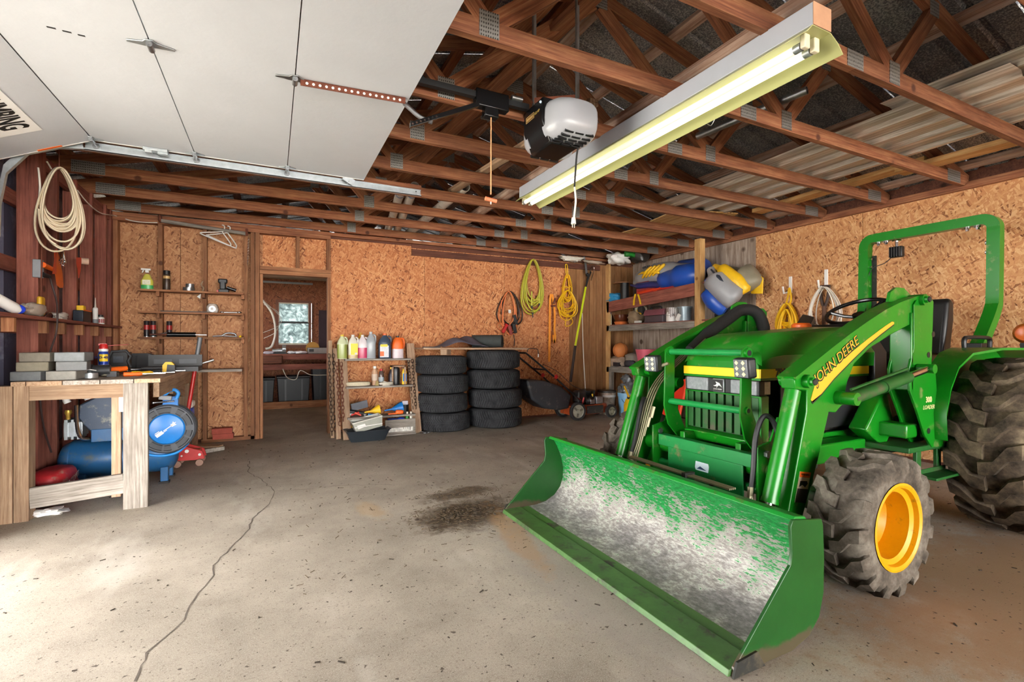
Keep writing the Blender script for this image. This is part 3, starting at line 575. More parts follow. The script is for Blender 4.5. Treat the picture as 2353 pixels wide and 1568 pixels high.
# ---- loader masts and booms
mp=[(3.24,1.345),(3.30,1.40),(3.42,1.40),(3.46,1.37),(3.435,.98),(3.485,.945),(3.53,.62),(3.575,.54),(3.56,.515),(3.44,.52),(3.36,.6),(3.28,.74),(3.2,.86),(3.19,.98),(3.24,1.1)]
for s in(-1,1):
    yo,yi=YC+s*.585,YC+s*.475
    m=jd('loader_mast',B().prism(mp,'y',min(yo,yo-s*.014),max(yo,yo-s*.014)).prism(mp,'y',min(yi,yi+s*.014),max(yi,yi+s*.014)),ang=25,bev=.003)
    O('mast_web',B().box(3.215,3.235,min(yo,yi),max(yo,yi),.86,1.3),M_JD,m,bev=.006)
    ear=B().prism([(3.1,1.36),(3.12,1.415),(3.18,1.445),(3.26,1.445),(3.33,1.41),(3.34,1.36)],'y',YC+s*.52-.008,YC+s*.52+.008);O('mast_ear',ear,M_JD,m,ang=25)
    O('mast_holes',B().cyl((3.455,yo+s*.0015,1.18),(3.455,yo-s*.001,1.18),.017).cyl((3.4,yo+s*.0015,.62),(3.4,yo-s*.001,.62),.017).cyl((3.40,yo+s*.0015,1.06),(3.40,yo-s*.001,1.06),.017),M_BKT,m)
    jd('mast_foot',B().prism([(3.1,.62),(3.32,.86),(3.42,.62),(3.3,.5)],'y',YC+s*.36-.05,YC+s*.36+.05).ob((2.95,YC+s*.3,.5),(.5,.12,.11)).ob((3.3,YC+s*.4,.62),(.12,.3,.08)),M_JD,bev=.01)
    bt=[(2.19,.961),(2.34,1.033),(2.48,1.1),(2.63,1.169),(2.78,1.233),(2.95,1.30),(3.1,1.346),(3.26,1.384),(3.36,1.40)]
    bl=[(3.37,1.31),(3.26,1.243),(3.03,1.175),(2.82,1.1),(2.68,1.02),(2.62,.93),(2.585,.82),(2.52,.78),(2.464,.785),(2.376,.553),(2.25,.285),(2.2,.255),(2.145,.28),(2.15,.34),(2.285,.8),(2.29,.9),(2.2,.91)]
    y0,y1=YC+s*.575,YC+s*.505
    bm_=jd('boom_arm',B().prism(bt+bl,'y',min(y0,y1),max(y0,y1)),ang=22,bev=.005)
    cap=B();T1=[(x,z) for x,z in bt]
    cap.loft([[(x-.004,min(y0,y1)-.012,z),(x-.004,max(y0,y1)+.012,z),(x+.004,max(y0,y1)+.012,z-.016),(x+.004,min(y0,y1)-.012,z-.016)] for x,z in [(a,b+.006) for a,b in T1]]);O('boom_top_cap',cap,M_JD,bm_,ang=30)
    for px,pz,pr in((3.32,1.375,.032),(2.275,.945,.032),(2.53,.855,.034)):
        O('pivot_pin',B().cyl((px,YC+s*.46,pz),(px,YC+s*.605,pz),pr,n=20).cyl((px,YC+s*.6,pz),(px,YC+s*.62,pz),pr*.62,n=12),M_JD,bm_,ang=30);O('pin_bolt',B().cyl((px,YC+s*.62,pz),(px,YC+s*.628,pz),pr*.5,n=6),M_ENG,bm_)
    # lift cylinder
    a,b_=Vector((2.53,YC+s*.545,.855)),Vector((3.27,YC+s*.545,.985));a.y=b_.y=YC+s*.64;mid=a.lerp(b_,.7)
    lc=jd('lift_cylinder',B().cyl(a,mid,.032,n=18).cyl(a.lerp(b_,.36),a.lerp(b_,.38),.037,n=18),M_JDD,ang=30);O('lift_rod',B().cyl(mid,b_,.018),M_CHROME,lc);O('cylinder_pin',B().cyl(a+Vector((0,-.03,0)),a+Vector((0,.04,0)),.032),M_JD,lc,ang=30);O('cylinder_pin',B().cyl(b_+Vector((0,-.03,0)),b_+Vector((0,.05,0)),.026),M_JD,lc,ang=30);O('cylinder_line',B().tube([a+Vector((0,0,.045)),mid+Vector((0,0,.045))],.007),M_JDD,lc)
    # bucket cylinder
    a,b_=Vector((2.245,YC+s*.535,.9)),Vector((2.035,YC+s*.535,.27));mid=a.lerp(b_,.82)
    bc=jd('bucket_cylinder',B().cyl(a,mid,.036,n=20).cyl(mid-(b_-a).normalized()*.02,mid,.039,n=20),M_JD,ang=30);O('bucket_rod',B().cyl(mid,b_,.018),M_CHROME,bc);O('rod_eye',B().cyl(b_+Vector((0,-.04,0)),b_+Vector((0,.04,0)),.035),M_JD,bc,ang=30)
    O('cylinder_hose',B().tube(spl([(2.06,YC+s*.44,.36),(2.1,YC+s*.43,.5),(2.13,YC+s*.42,.66),(2.17,YC+s*.43,.76),(2.21,YC+s*.45,.75),(2.22,YC+s*.48,.66),(2.2,YC+s*.5,.56)],6),.013,8),M_BLK,bc)
    O('hose_fitting',B().cyl((2.06,YC+s*.44,.345),(2.075,YC+s*.435,.43),.015,n=6).tube([(2.06,YC+s*.44,.35),(2.06,YC+s*.45,.33),(2.08,YC+s*.5,.34)],.009),M_LINE,bc)
jd('loader_cross_tube',B().cyl((2.3,YC-.57,.47),(2.3,YC+.57,.47),.045,n=20),ang=30)
# decal and words on the near boom (and its mirror)
for s in(-1,1):
    yy=YC+s*.5765
    dec=[(2.315,.855),(2.345,.92),(2.5,1.005),(2.66,1.085),(2.8,1.15),(2.95,1.215),(3.03,1.245),(3.05,1.243),(3.05,1.232),(2.93,1.18),(2.8,1.12),(2.66,1.043),(2.5,.95),(2.4,.88),(2.33,.84)]
    O('boom_decal',B().prism(dec,'y',yy-.001,yy+.001),P('#e0a828',.45,0,.06,6,name='gold_decal'),tr)
    ln=[(2.32,.845),(2.33,.833),(2.4,.873),(2.5,.943),(2.66,1.036),(2.8,1.113),(2.93,1.173),(3.05,1.225),(3.05,1.232),(2.93,1.18),(2.8,1.12),(2.66,1.043),(2.5,.95),(2.4,.88)]
    O('decal_outline',B().prism(ln,'y',yy-.001,yy+.001),M_BKT,tr)
    ang=math.radians(29);dx=Vector((math.cos(ang)*(-s),0,math.sin(ang)*(-s)));up=Vector((s*math.sin(ang)*(1 if s<0 else -1)*1.,0,math.cos(ang)))
    if s<0: x_=Vector((math.cos(ang),0,math.sin(ang)));u_=Vector((-math.sin(ang),0,math.cos(ang)))
    else: x_=Vector((-math.cos(ang),0,-math.sin(ang)));u_=Vector((-math.sin(ang),0,math.cos(ang)))
    text('boom_lettering','JOHN DEERE',.072,M_BKT,frame((2.53,yy+s*.0008,1.043),x_,u_),tr,bold=.0035)
    text('boom_lettering','JOHN DEERE',.072,P('#e0a828',.45,0,.06,6),frame((2.527,yy+s*.002,1.046),x_,u_),tr,bold=-.0005,label='gold brand lettering on the boom')
    mx=Vector((-s,0,0))
    text('mast_lettering','300',.046,P('#e8d49a',.5,0,.05,6),frame((3.40,YC+s*.5865,.80),mx,(0,0,1)),tr,bold=.001)
    text('mast_lettering','LOADER',.034,P('#e8d49a',.5,0,.05,6),frame((3.40,YC+s*.5865,.757),mx,(0,0,1)),tr,shear=.2)
    wx=Vector((-s*math.cos(.0),0,0));wl2=O('warning_label',B().prism([(2.235,.52),(2.315,.505),(2.275,.365),(2.195,.38)],'y',yy-.0012,yy+.0012),P('#d9c7a6',.5,0,.05,6,name='label_paper'),tr,label='warning label on boom arm')
    O('warning_header',B().prism([(2.235,.52),(2.315,.505),(2.308,.48),(2.228,.495)],'y',yy-.0016,yy+.0016),M_ORG,wl2);O('warning_footer',B().prism([(2.213,.443),(2.293,.428),(2.275,.365),(2.195,.38)],'y',yy-.0016,yy+.0016),P('#3a332c',.5,0,.3,60),wl2)
    O('warning_picture',B().prism([(2.235,.475),(2.285,.468),(2.29,.455),(2.27,.44),(2.25,.455),(2.225,.448)],'y',yy-.0016,yy+.0016),M_BKT,wl2)
    text('warning_word','WARNING',.0135,M_BKT,frame((2.272,yy+s*.002,.5),Vector((-s,0,s*.19 if s<0 else .19)) if s>0 else Vector((1,0,-.19)),(0,0,1)),wl2)
# ---- guard, bumper, lights, hydraulic lines
for s in(-1,1):
    pl=[(2.235,.62),(2.2,.74),(2.21,1.06),(2.23,1.1),(2.255,1.112),(2.28,1.1),(2.29,1.06),(2.285,.78),(2.38,.58),(2.42,.5),(2.36,.49)]
    g=jd('guard_bracket',B().prism(pl,'y',YC+s*.275-.005,YC+s*.275+.005),ang=25,bev=.002);O('bracket_eye',B().cyl((2.25,YC+s*.262,1.075),(2.25,YC+s*.294,1.075),.026).cyl((2.25,YC+s*.262,.77),(2.25,YC+s*.29,.77),.02),M_JD,g,ang=30);O('eye_hole',B().cyl((2.25,YC+s*.294,1.075),(2.25,YC+s*.2955,1.075),.016).cyl((2.25,YC+s*.29,.77),(2.25,YC+s*.2915,.77),.012),M_BKT,g)
for z,x in((1.075,2.25),(.765,2.25)): jd('guard_bar',B().cyl((x,YC-.27,z),(x,YC+.27,z),.019,n=18),P('#188a42',.35,0,.15,8,name='guard_paint'),ang=30)
jd('bumper',B().box(2.235,2.29,YC-.36,YC+.36,.475,.545).box(2.23,2.243,YC-.27,YC+.27,.30,.48),P('#16823e',.4,0,.2,6,dirt=('#7d7a52',.12,10),name='bumper_paint'),bev=.004)
jd('bumper_tube',B().cyl((2.27,YC-.4,.36),(2.27,YC+.4,.36),.024,n=16),P('#188a42',.35,0,.15,8),ang=30)
bd=jd('bumper_badge',B().prism([(YC-.045,.385),(YC+.045,.385),(YC+.05,.4),(YC+.045,.437),(YC-.045,.437),(YC-.05,.42)],'x',2.226,2.231),P('#cfe3ea',.4,0,.1,9,name='badge_face'),bev=.002)
O('badge_mark',B().prism([(YC-.035,.395),(YC+.035,.395),(YC+.01,.412),(YC-.01,.404)],'x',2.2245,2.2262),P('#1d3f66',.4,0,.1,9),bd)
for yy in(YC-.07,YC+.13): jd('bumper_hook',B().box(2.22,2.245,yy-.014,yy+.014,.275,.33),M_ENG,bev=.003)
for s in(-1,1):
    sp=[(2.2,.6),(2.3,.62),(2.36,.74),(2.42,.74),(2.42,.36),(2.3,.25),(2.22,.25),(2.2,.3)]
    jd('side_bracket',B().prism(sp,'y',YC+s*.375-.006,YC+s*.375+.006),M_JD,ang=25,bev=.002);jd('bracket_bolt',B().cyl((2.26,YC+s*.36,.56),(2.26,YC+s*.4,.56),.018,n=6),M_STEEL)
    jd('bracket_toe',B().ob((2.2,YC+s*.405,.27),(.03,.05,.07),rotm('Y',-25)),M_JD,bev=.004)
for s in(-1,1):
    c=Vector((2.17,YC+s*(.335 if s>0 else .33),1.0));ry=rotm('Z',-9 if s<0 else 4)@rotm('Y',-6)
    L=jd('work_light',B().ob(c,(.055,.105,.105),ry),M_BLK,bev=.012);f=c+ry.to_3x3()@Vector((-.0285,0,0));O('light_glass',B().ob(f,(.004,.092,.092),ry),P('#7f8488',.15,.2,.3,40,name='led_lens'),L,bev=.003)
    lb=B()
    for i in(-1,1):
        for j in(-1,0,1): lb.lathe([(.0145,-.006),(.009,-.002),(0,-.0005)],(0,0,0),'x',12) if False else lb.ob(f+ry.to_3x3()@Vector((-.003,i*.022,j*.029)),(.004,.017,.017),ry@rotm('X',45))
    O('led',lb,P('#f4e9b8',.2,0,.1,20,name='led_chip'),L);O('light_bracket',B().tube([c+Vector((.02,-s*.03,-.02)),c+Vector((.05,-s*.07,-.0)),(2.24,YC+s*.28,1.0)],.012,6),M_BLK if s<0 else M_LINE,L)
hb=B()
for i in range(4):
    o=i*.02
    hb.tube(spl([(2.75,YC+.44+o,1.16-.0),(2.5,YC+.40+o,1.02),(2.3,YC+.37+o,.9),(2.2,YC+.37+o,.76),(2.12,YC+.385+o*.8,.5),(2.06,YC+.385+o,.36),(2.02-o*.5,YC+.37-o,.40),(1.985-o*.6,YC+.3,.432),(1.985-o*.6,YC,.432),(1.985-o*.6,YC-.42,.43)],5),.0055,6)
jd('hydraulic_lines',hb,M_LINE,ang=50);jd('line_clamp',B().box(1.93,2.0,YC-.16,YC-.135,.422,.446),M_ENG)
ft=B()
for i in range(3): ft.cyl((2.2-i*.015,YC+.36+i*.02,.72-i*.06),(2.18-i*.015,YC+.365+i*.02,.65-i*.06),.013,n=6)
jd('line_fittings',ft,M_LINE)
jd('hose_sleeve',B().tube(spl([(2.62,YC+.46,1.08),(2.8,YC+.48,1.19),(3.05,YC+.5,1.31),(3.2,YC+.5,1.38),(3.32,YC+.46,1.36),(3.38,YC+.44,1.22),(3.36,YC+.42,1.05)],6),[.035]*6+[.045]*24+[.04]*7,10),P('#1d1d1d',.7,0,.3,50,bump=.5,name='woven_sleeve'),ang=50)
# ---- bucket
def bucketmat(inner):
    k=N('bucket_worn' if inner else 'bucket_green');c=k.co();st=k.co(sc=(1,.55,2.2),rot=(0,.6,.4))
    n1=k.noise(st,42,5,.78);n2=k.noise(c,5,5,.65);n3=k.noise(st,60,4,.7)
    sx=k.n('ShaderNodeSeparateXYZ');k.put(sx.inputs[0],c);z=sx.outputs[2]
    if inner:
        wear=k.math('ADD',k.math('MULTIPLY',z,1.35),k.math('MULTIPLY',k.math('SUBTRACT',n2,.5),.9))   # bare steel where soil scrapes, paint above
        col=k.ramp(n1,[(.35,'#6e6a66'),(.5,'#98938d'),(.64,'#d8d5cf')]);gr=k.ramp(n3,[(.4,'#0c692c'),(.6,'#188a40')])
        w2=k.math('ADD',wear,k.math('MULTIPLY',k.math('SUBTRACT',n1,.5),1.9));col=k.mix(k.ramp(w2,[(.33,0.),(.41,1.)]),col,gr)
        sm=k.ramp(wear,[(.0,1.),(.16,0.)]);col=k.mix(k.math('MULTIPLY',sm,.75),col,k.ramp(n3,[(.4,'#4e494b'),(.65,'#7d787a')]))
        lip=k.math('LESS_THAN',z,.0215);col=k.mix(lip,col,k.mix(k.ramp(n2,[(.58,0.),(.63,1.)]),'#466a32','#3c3730'))
        return k.fin(col,.5,.05,.4)
    col=k.ramp(n2,[(.35,'#0f4413'),(.65,'#174f1b')]);col=k.mix(k.ramp(n1,[(.66,0.),(.72,.6)]),col,'#5f5040')
    low=k.math('SUBTRACT',k.math('MULTIPLY',k.noise(c,9,5,.7),.12),z);col=k.mix(k.ramp(low,[(.0,0.),(.02,.85)]),col,'#4e3f32')
    sc=k.noise(k.co(sc=(8,8,60),rot=(.5,.4,.3)),4,2);col=k.mix(k.ramp(sc,[(.7,0.),(.72,.5)]),col,'#1a3d1c')
    return k.fin(col,.35,0,.45)
M_BKI=bucketmat(True);M_BKO=bucketmat(False)
y0,y1=YC-.88,YC+.88
inn=[(1.395,.02),(1.62,.022),(1.70,.035),(1.77,.07),(1.815,.12),(1.838,.18),(1.842,.25),(1.825,.33),(1.79,.41),(1.765,.452)]
out=[(1.77,.462),(1.80,.45),(1.84,.40),(1.868,.33),(1.882,.25),(1.878,.17),(1.85,.1),(1.8,.045),(1.72,.008),(1.62,.0),(1.395,.0)]
bk=jd('bucket',B().loft([[(x,y,z) for x,z in inn+out] for y in(y0,y1)]),M_BKI,ang=40)
O('bucket_back',B().loft([[(x+.003,y,z-.002) for x,z in [(1.78,.462)]+out[1:-1]+[(1.5,-.001),(1.5,.0)]] for y in(y0+.01,y1-.01)],closed=False),M_BKO,bk,ang=40)
O('top_lip',B().prism([(1.72,.468),(1.735,.482),(1.79,.475),(1.82,.452),(1.81,.43),(1.775,.455)],'y',y0,y1),P('#12832b',.38,0,.1,6,dirt=('#5a3a2c',.2,9),name='lip_paint'),bk,bev=.003)
sidep=[(1.385,.001),(1.395,.03),(1.56,.19),(1.69,.315),(1.7,.36),(1.69,.455),(1.705,.478),(1.875,.455),(1.885,.43),(1.892,.3),(1.888,.17),(1.86,.085),(1.8,.03),(1.7,.001)]
for y,s in((y0,-1),(y1,1)):
    O('side_plate',B().prism(sidep,'y',min(y,y+s*.012),max(y,y+s*.012)),M_BKO,bk,ang=25,bev=.002);O('corner_shoe',B().prism([(1.38,.0),(1.4,.05),(1.5,.06),(1.54,.0)],'y',min(y+s*.012,y+s*.02),max(y+s*.012,y+s*.02)),M_ENG,bk)
O('cutting_edge',B().prism([(1.37,.002),(1.378,.024),(1.5,.026),(1.5,.0225),(1.5,.002)],'y',y0-.005,y1+.005),P('#4a7038',.45,.1,.4,9,dirt=('#3c3730',.35,12),name='edge_paint'),bk,bev=.002)
for s in(-1,1): O('bucket_ear',B().prism([(1.86,.1),(2.08,.22),(2.1,.3),(2.06,.35),(1.87,.4)],'y',YC+s*.47-.01,YC+s*.47+.01).prism([(1.86,.1),(2.08,.22),(2.1,.3),(2.06,.35),(1.87,.4)],'y',YC+s*.59-.01,YC+s*.59+.01),M_BKO,bk,ang=25)
# ================================================================ small builders
def one(name,b,mat,label,cat,group=None,**k):
    return tag(O(name,b,mat,**k),label,cat,group)
def mv(b,p): return b.xf(Matrix.Translation(p))
def can(prof,p,n=20): return B().lathe(prof,p,'z',n)
def ring(c,ry,rz,X,n=28,ph=0,sag=0):
    return [(X,c[1]+ry*math.cos(q*2*math.pi/n+ph),c[2]+rz*math.sin(q*2*math.pi/n+ph)) for q in range(n)]
def coil(b,c,ax,r1,r2,turns,r,seed,jit=.12,sh=.12,dep=.03,n=22):  # ax may also be a direction (dx,dy)
    """loose hanging coil in the plane perpendicular to ax ('x' or 'y'), hung from c (top)"""
    rr=random.Random(seed);P_=[]
    for t in range(turns):
        a=r1*(1+rr.uniform(-jit,jit));h=r2*(1+rr.uniform(-jit,jit));ox=rr.uniform(-1,1)*r1*sh;d=rr.uniform(-dep,dep)
        for i in range(n):
            q=math.pi/2+2*math.pi*i/n;s=a*math.cos(q)*(.75+.25*math.sin(-q))+ox*(1-math.sin(q))/2;z=-h+h*math.sin(q)
            P_.append((c[0]+d,c[1]+s,c[2]+z) if ax=='x' else (c[0]+s,c[1]+d,c[2]+z) if ax=='y' else (c[0]+s*ax[0]+d*ax[1],c[1]+s*ax[1]-d*ax[0],c[2]+z))
    b.tube(spl(P_,2),r,6);return b
M_TUBE=P('#d6c6aa',.55,0,.15,10,name='tan_hose')
M_CORD_Y=P('#eebd17',.5,0,.12,10,name='yellow_cord');M_CORD_W=P('#ddd8cc',.5,0,.1,10,name='white_cord')
M_PAVE=P('#a5a39c',.9,0,.2,30,bump=.4,name='concrete_paver')
# ================================================================ workbench
ZB=.885
wbn=T('workbench','rough plank workbench with weathered grey corner leg and open front','workbench',(-1.1,4.2,0))
lum('leg',(-.835,4.12,0),(-.835,4.12,.858),.135,.04,W_GREY,wbn,up=(0,1,0),label='weathered grey leg')
lum('leg',(-1.415,4.15,0),(-1.415,4.15,.858),.07,.1,W_BENCH,wbn,up=(0,1,0));lum('leg',(-1.51,4.15,0),(-1.51,4.15,.858),.11,.11,W_BENCH,wbn,up=(0,1,0))
lum('top_rail',(-1.38,4.125,.81),(-.903,4.125,.81),.035,.095,W_BENCH,wbn);lum('bottom_rail',(-1.38,4.125,.14),(-.903,4.125,.175),.035,.13,W_GREY,wbn)
lum('upright_strip',(-.952,4.165,.08),(-.952,4.165,.8),.05,.03,W_PALE,wbn,up=(0,1,0));O('hinge',B().box(-.935,-.91,4.143,4.148,.66,.76),M_GALV,wbn)
for i,(a,b,e,m) in enumerate(((-1.455,-1.385,6.35,W_BENCH),(-1.382,-1.21,6.35,W_BENCH),(-1.207,-1.02,6.35,W_GREY),(-1.017,-.84,6.3,W_GREY),(-.837,-.69,5.75,W_PALE))): lum('top_plank',((a+b)/2,4.07,.8715),((a+b)/2,e,.8715),b-a-.003,.027,m,wbn)
lum('side_rail',(-.73,4.16,.80),(-.73,5.7,.80),.035,.1,W_BENCH,wbn);lum('leg',(-.76,5.6,0),(-.76,5.6,.86),.09,.09,W_BENCH,wbn,up=(0,1,0));lum('cross_rail',(-1.45,5.6,.8),(-.72,5.6,.8),.035,.1,W_BENCH,wbn)
lum('brace_block',(-.74,4.75,.78),(-.74,5.35,.7),.04,.12,W_BENCH,wbn);lum('side_panel',(-.74,5.66,.42),(-.74,6.3,.42),.02,.8,W_BENCH,wbn)
lb=T('side_shelf','short grey plank shelf end beside the workbench below wall shelves','shelf',(-.5,6.3,.84))
lum('plank',(-.72,6.24,.835),(-.3,6.24,.835),.25,.026,W_GREY,lb);lum('bracket',(-.32,6.36,.80),(-.32,6.46,.80),.03,.05,W_STUD,lb)
fs=lum('floor_sill',(-1.57,3.4,.03),(-1.57,4.05,.03),.1,.06,W_GREY);tag(fs,'grey timber sill lying at the garage door opening','timber')
# pavers
for i in range(3):
    for j in range(2):
        b=B().ob((0,0,0),(.155,.2,.06),rotm('Z',(-6,5,-3)[i]+j*4))
        p=(-1.395+.02*(i==2)-.012*(i==0)+j*.168+(.02 if j and i==1 else 0),4.26+.01*i,ZB+.03+.0612*i)
        one('concrete_paver',mv(b,p),P(('#686b6c','#7d7767','#7a7468','#8a8780','#767879','#808486')[i+3*j],.9,0,.2,30,bump=.4),('dark grey concrete paver at the bottom of the left stack','tan concrete paver in the middle of the left stack','brownish concrete paver on top of the left stack','pale concrete paver at the bottom of the right stack','grey concrete paver in the middle of the right stack','smooth light grey concrete paver on top of right stack')[i+3*j].replace('left stack','stack by the wall').replace('right stack','stack nearer the spray can'),'paver','pavers on the workbench',bev=.006)
# spray lubricant can
p=fl(238,862,ZB);sc=T('spray_can','blue and yellow aerosol lubricant can with red smart straw top','spray can',p)
O('can_body',can([(.028,0),(.033,.006),(.033,.165),(.026,.185),(0,.187)],p),P('#1d3fa0',.3,.2,.1,6,name='can_blue'),sc)
O('can_label',B().add([(p.x+.0334*math.cos(a),p.y+.0334*math.sin(a),p.z+z) for z in(.105,.16) for a in [math.radians(-125+i*10) for i in range(11)]],[(i,i+1,12+i,11+i) for i in range(10)]),M_YST,sc)
text('can_lettering','WD-40',.026,P('#14205c',.4,0,0.,5),frame(p+Vector((-.006,-.0345,.135)),(1,0,0),(0,0,1)),sc,bold=.0008)
O('can_band',B().cyl(p+Vector((0,0,.07)),p+Vector((0,0,.08)),.0334,n=20,caps=False),M_WHT,sc)
O('can_collar',can([(.027,.18),(.03,.19),(.027,.205),(0,.206)],p),M_WHT,sc);O('spray_top',B().lathe([(.028,.2),(.027,.225),(.02,.238),(0,.24)],p,'z',16).ob(p+Vector((-.004,0,.235)),(.05,.02,.014)),M_RED,sc,ang=40)
O('side_strip',B().add([(p.x+.0336*math.cos(a),p.y+.0336*math.sin(a),p.z+z) for z in(.02,.165) for a in [math.radians(-175+i*10) for i in range(4)]],[(i,i+1,5+i,4+i) for i in range(3)]),M_WHT,sc);O('straw',B().cyl(p+Vector((.02,0,.225)),p+Vector((.15,.01,.235)),.0022,n=6),M_RED,sc)
# bench-top tools
def tool(name,label,cat,u,v,parts,rz=0,z=None):
    p=fl(u,v,ZB);t=T(name,label,cat,p);k_=1.35 if cat in('radio','case','tape measure','power tool') else 1.15;M_=Matrix.Translation(p)@rotm('Z',rz)@Matrix.Diagonal((k_,k_,k_,1))
    for nm,b,m in parts:O(nm,b.xf(M_),m,t,ang=40)
    return t
M_DKT=P('#2c2d30',.5,0,.3,15,name='tool_dark')
tool('angle_grinder','black angle grinder with chrome head and orange handle lying on bench','power tool',185,868,[('grinder_body',B().cyl((-.07,0,.035),(.12,.02,.035),.026,.03,14).cyl((.0,0,.035),(.05,.005,.035),.034,n=14),M_DKT),('grinder_head',B().cyl((-.11,0,.033),(-.07,0,.035),.022,.028,12).cyl((-.125,0,.033),(-.1,0,.033),.018,n=12),M_CHROME),('side_handle',B().cyl((.1,.05,.03),(.17,.11,.04),.018,.014,10),M_ORG)])
tool('tape_roll','small white and silver roll of tape lying flat','tape',207,869,[('roll',B().lathe([(.028,0),(.04,0),(.04,.03),(.028,.03),(.028,0)],(0,0,0),'z',22,False),M_GALV),('loose_end',B().tube([(-.04,0,.02),(-.035,0,.04),(-.005,0,.053),(.03,0,.045)],.003,6),M_WHT)])
tool('rope_hank','grey wrapped hank of rope beside the tape roll','rope',248,866,[('hank',B().sph((0,0,.018),(.05,.03,.018),14,8,lambda d:1+.06*math.sin(20*d.x)),P('#8d8672',.8,0,.3,40)),('wrap',B().box(.0,.05,-.028,.028,.0,.034),M_DKT)])
def driver(name,label,u,v,hm,rz,L=.1,bl=.12,r=.014):
    tool(name,label,'screwdriver',u,v,[('handle',B().lathe([(0,0),(r,.005),(r,.04),(r*.75,.06),(r,L-.02),(r*.6,L),(0,L)],(0,0,0),'x',10).xf(Matrix.Translation((0,0,r))),hm),('shaft',B().cyl((L,0,r),(L+bl,0,r),.0035,n=6),M_CHROME)],rz)
driver('screwdriver','orange handled screwdriver lying at the bench edge',282,866,M_ORG,12);driver('screwdriver','yellow and orange handled screwdriver beside the bench corner',300,863,M_YEL,6,.12)
driver('screwdriver','long yellow handled screwdriver nearest the bench corner edge',335,862,M_YEL,172,.09,.1,.012);driver('screwdriver','blue tipped black screwdriver with long shaft',345,857,M_BLU,8,.05,.16,.01);driver('screwdriver','thick black handled screwdriver in front of the drill',372,858,M_BLK,176,.15,.1,.016)
tool('ratchet_wrench','chrome ratchet wrench lying across the bench','wrench',330,852,[('handle',B().tube([(-.08,0,.012),(.1,.02,.012)],[.008,.01],8),M_CHROME),('ratchet_head',B().cyl((-.1,0,0),(-.1,0,.024),.018,n=14),M_CHROME)],10)
tool('job_radio','black rugged work radio with roll cage corners','radio',262,856,[('radio_body',B().ob((.02,.06,.07),(.09,.1,.11)),M_BLK),('cage_bar',B().tube([(-.03,0,.02),(-.035,0,.06),(-.01,0,.13),(.06,0,.135),(.085,0,.1),(.07,0,.07),(.085,0,.03)],.009,8),M_DKT),('radio_face',B().ob((.02,.005,.08),(.05,.006,.04)),P('#3d444e',.3,0,.4,60)),('battery',B().ob((.01,-.02,.02),(.08,.05,.035)),P('#a07e5a',.6))])
tool('tool_case','closed black plastic tool case standing at the back of bench','case',300,848,[('case_shell',B().prism([(-.16,0),(-.17,.02),(-.15,.09),(-.11,.11),(.11,.11),(.15,.09),(.16,.0)],'y',-.04,.04),M_DKT),('case_rib',B().ob((-.05,-.042,.05),(.01,.006,.09)),M_BLK),('case_rib',B().ob((.04,-.042,.05),(.01,.006,.09)),M_BLK)])
tool('socket_case','open low black socket set case with grey lid','case',398,853,[('case_tray',B().box(-.15,.15,-.1,.1,0,.03),M_DKT),('case_lid',B().ob((0,.1,.06),(.3,.02,.09)),M_BLK),('lid_slot',B().ob((-.07,.088,.06),(.1,.004,.03)),P('#4a4d52',.5)),('lid_slot',B().ob((.07,.088,.06),(.1,.004,.03)),P('#4a4d52',.5))])
tool('tape_measure','yellow and black tape measure standing by the socket case','tape measure',388,856,[('case',B().prism([(-.03,0),(-.03,.045),(-.015,.065),(.015,.065),(.03,.05),(.03,0)],'y',-.02,.02),M_YEL),('grip',B().prism([(-.01,0),(-.005,.05),(.034,.045),(.034,0)],'y',-.022,.022),M_BLK)])
tool('steel_bar','thin steel socket bar propped on the case with pale sleeve end','bar',450,850,[('bar',B().tube([(-.05,0,.02),(.1,.0,.07)],.007,8),M_STEEL),('sleeve',B().cyl((.09,0,.067),(.125,0,.078),.012,n=10),M_CHROME)])
tool('pry_bar','flat black pry bar lying behind the screwdrivers','bar',300,852,[('bar',B().box(-.1,.1,-.01,.01,0,.016),M_BLK),('hook',B().ob((-.11,0,.022),(.03,.03,.04),rotm('Y',30)),M_BLK)])
for u,l,m in((500,'purple black socket wrench lying on the side shelf','#2c2540'),(520,'small chrome pliers lying on the side shelf','#a8a8b0')):
    p=fl(u,842,.85);t=T('hand_tool',l,'tool',p);O('jaw',B().ob(p+Vector((-.02,0,.012)),(.04,.03,.022)),P(m,.4,.4,.2,10),t,bev=.004);O('grip',B().tube([p+Vector((0,0,.01)),p+Vector((.07,.015,.01))],.007,8),P(m,.4,.4,.2,10),t)
# ================================================================ under the bench
cp=T('air_compressor','blue horizontal tank air compressor under the workbench','compressor',(-1.0,4.85,0))
M_TANK=P('#255f92',.4,.1,.25,5,dirt=('#5a6468',.3,9),name='compressor_blue');M_SHR=P('#3d4a5e',.45,.2,.2,6,dirt=('#8a8a80',.2,12),name='compressor_shroud')
cx0,cx1,cy_,cz_,r_=-1.46,-.70,4.87,.225,.15
O('tank',B().lathe([(0,0),(.07,.005),(.12,.03),(r_,.085),(r_,cx1-cx0-.085),(.12,cx1-cx0-.03),(.07,cx1-cx0-.005),(0,cx1-cx0)],(cx0,cy_,cz_),'x',32),M_TANK,cp,ang=40);O('weld_band',B().cyl((cx0+.085,cy_,cz_),(cx0+.092,cy_,cz_),r_+.003,n=32,caps=False),M_TANK,cp)
for x in(-1.3,-.78):
    for s in(-1,1): f=O('foot',B().ob((x,cy_+s*.1,.07),(.055,.05,.12)),M_TANK,cp,bev=.006);O('rubber_foot',B().box(x-.035,x+.035,cy_+s*.115-.03,cy_+s*.115+.03,0,.016),M_RUB,f)
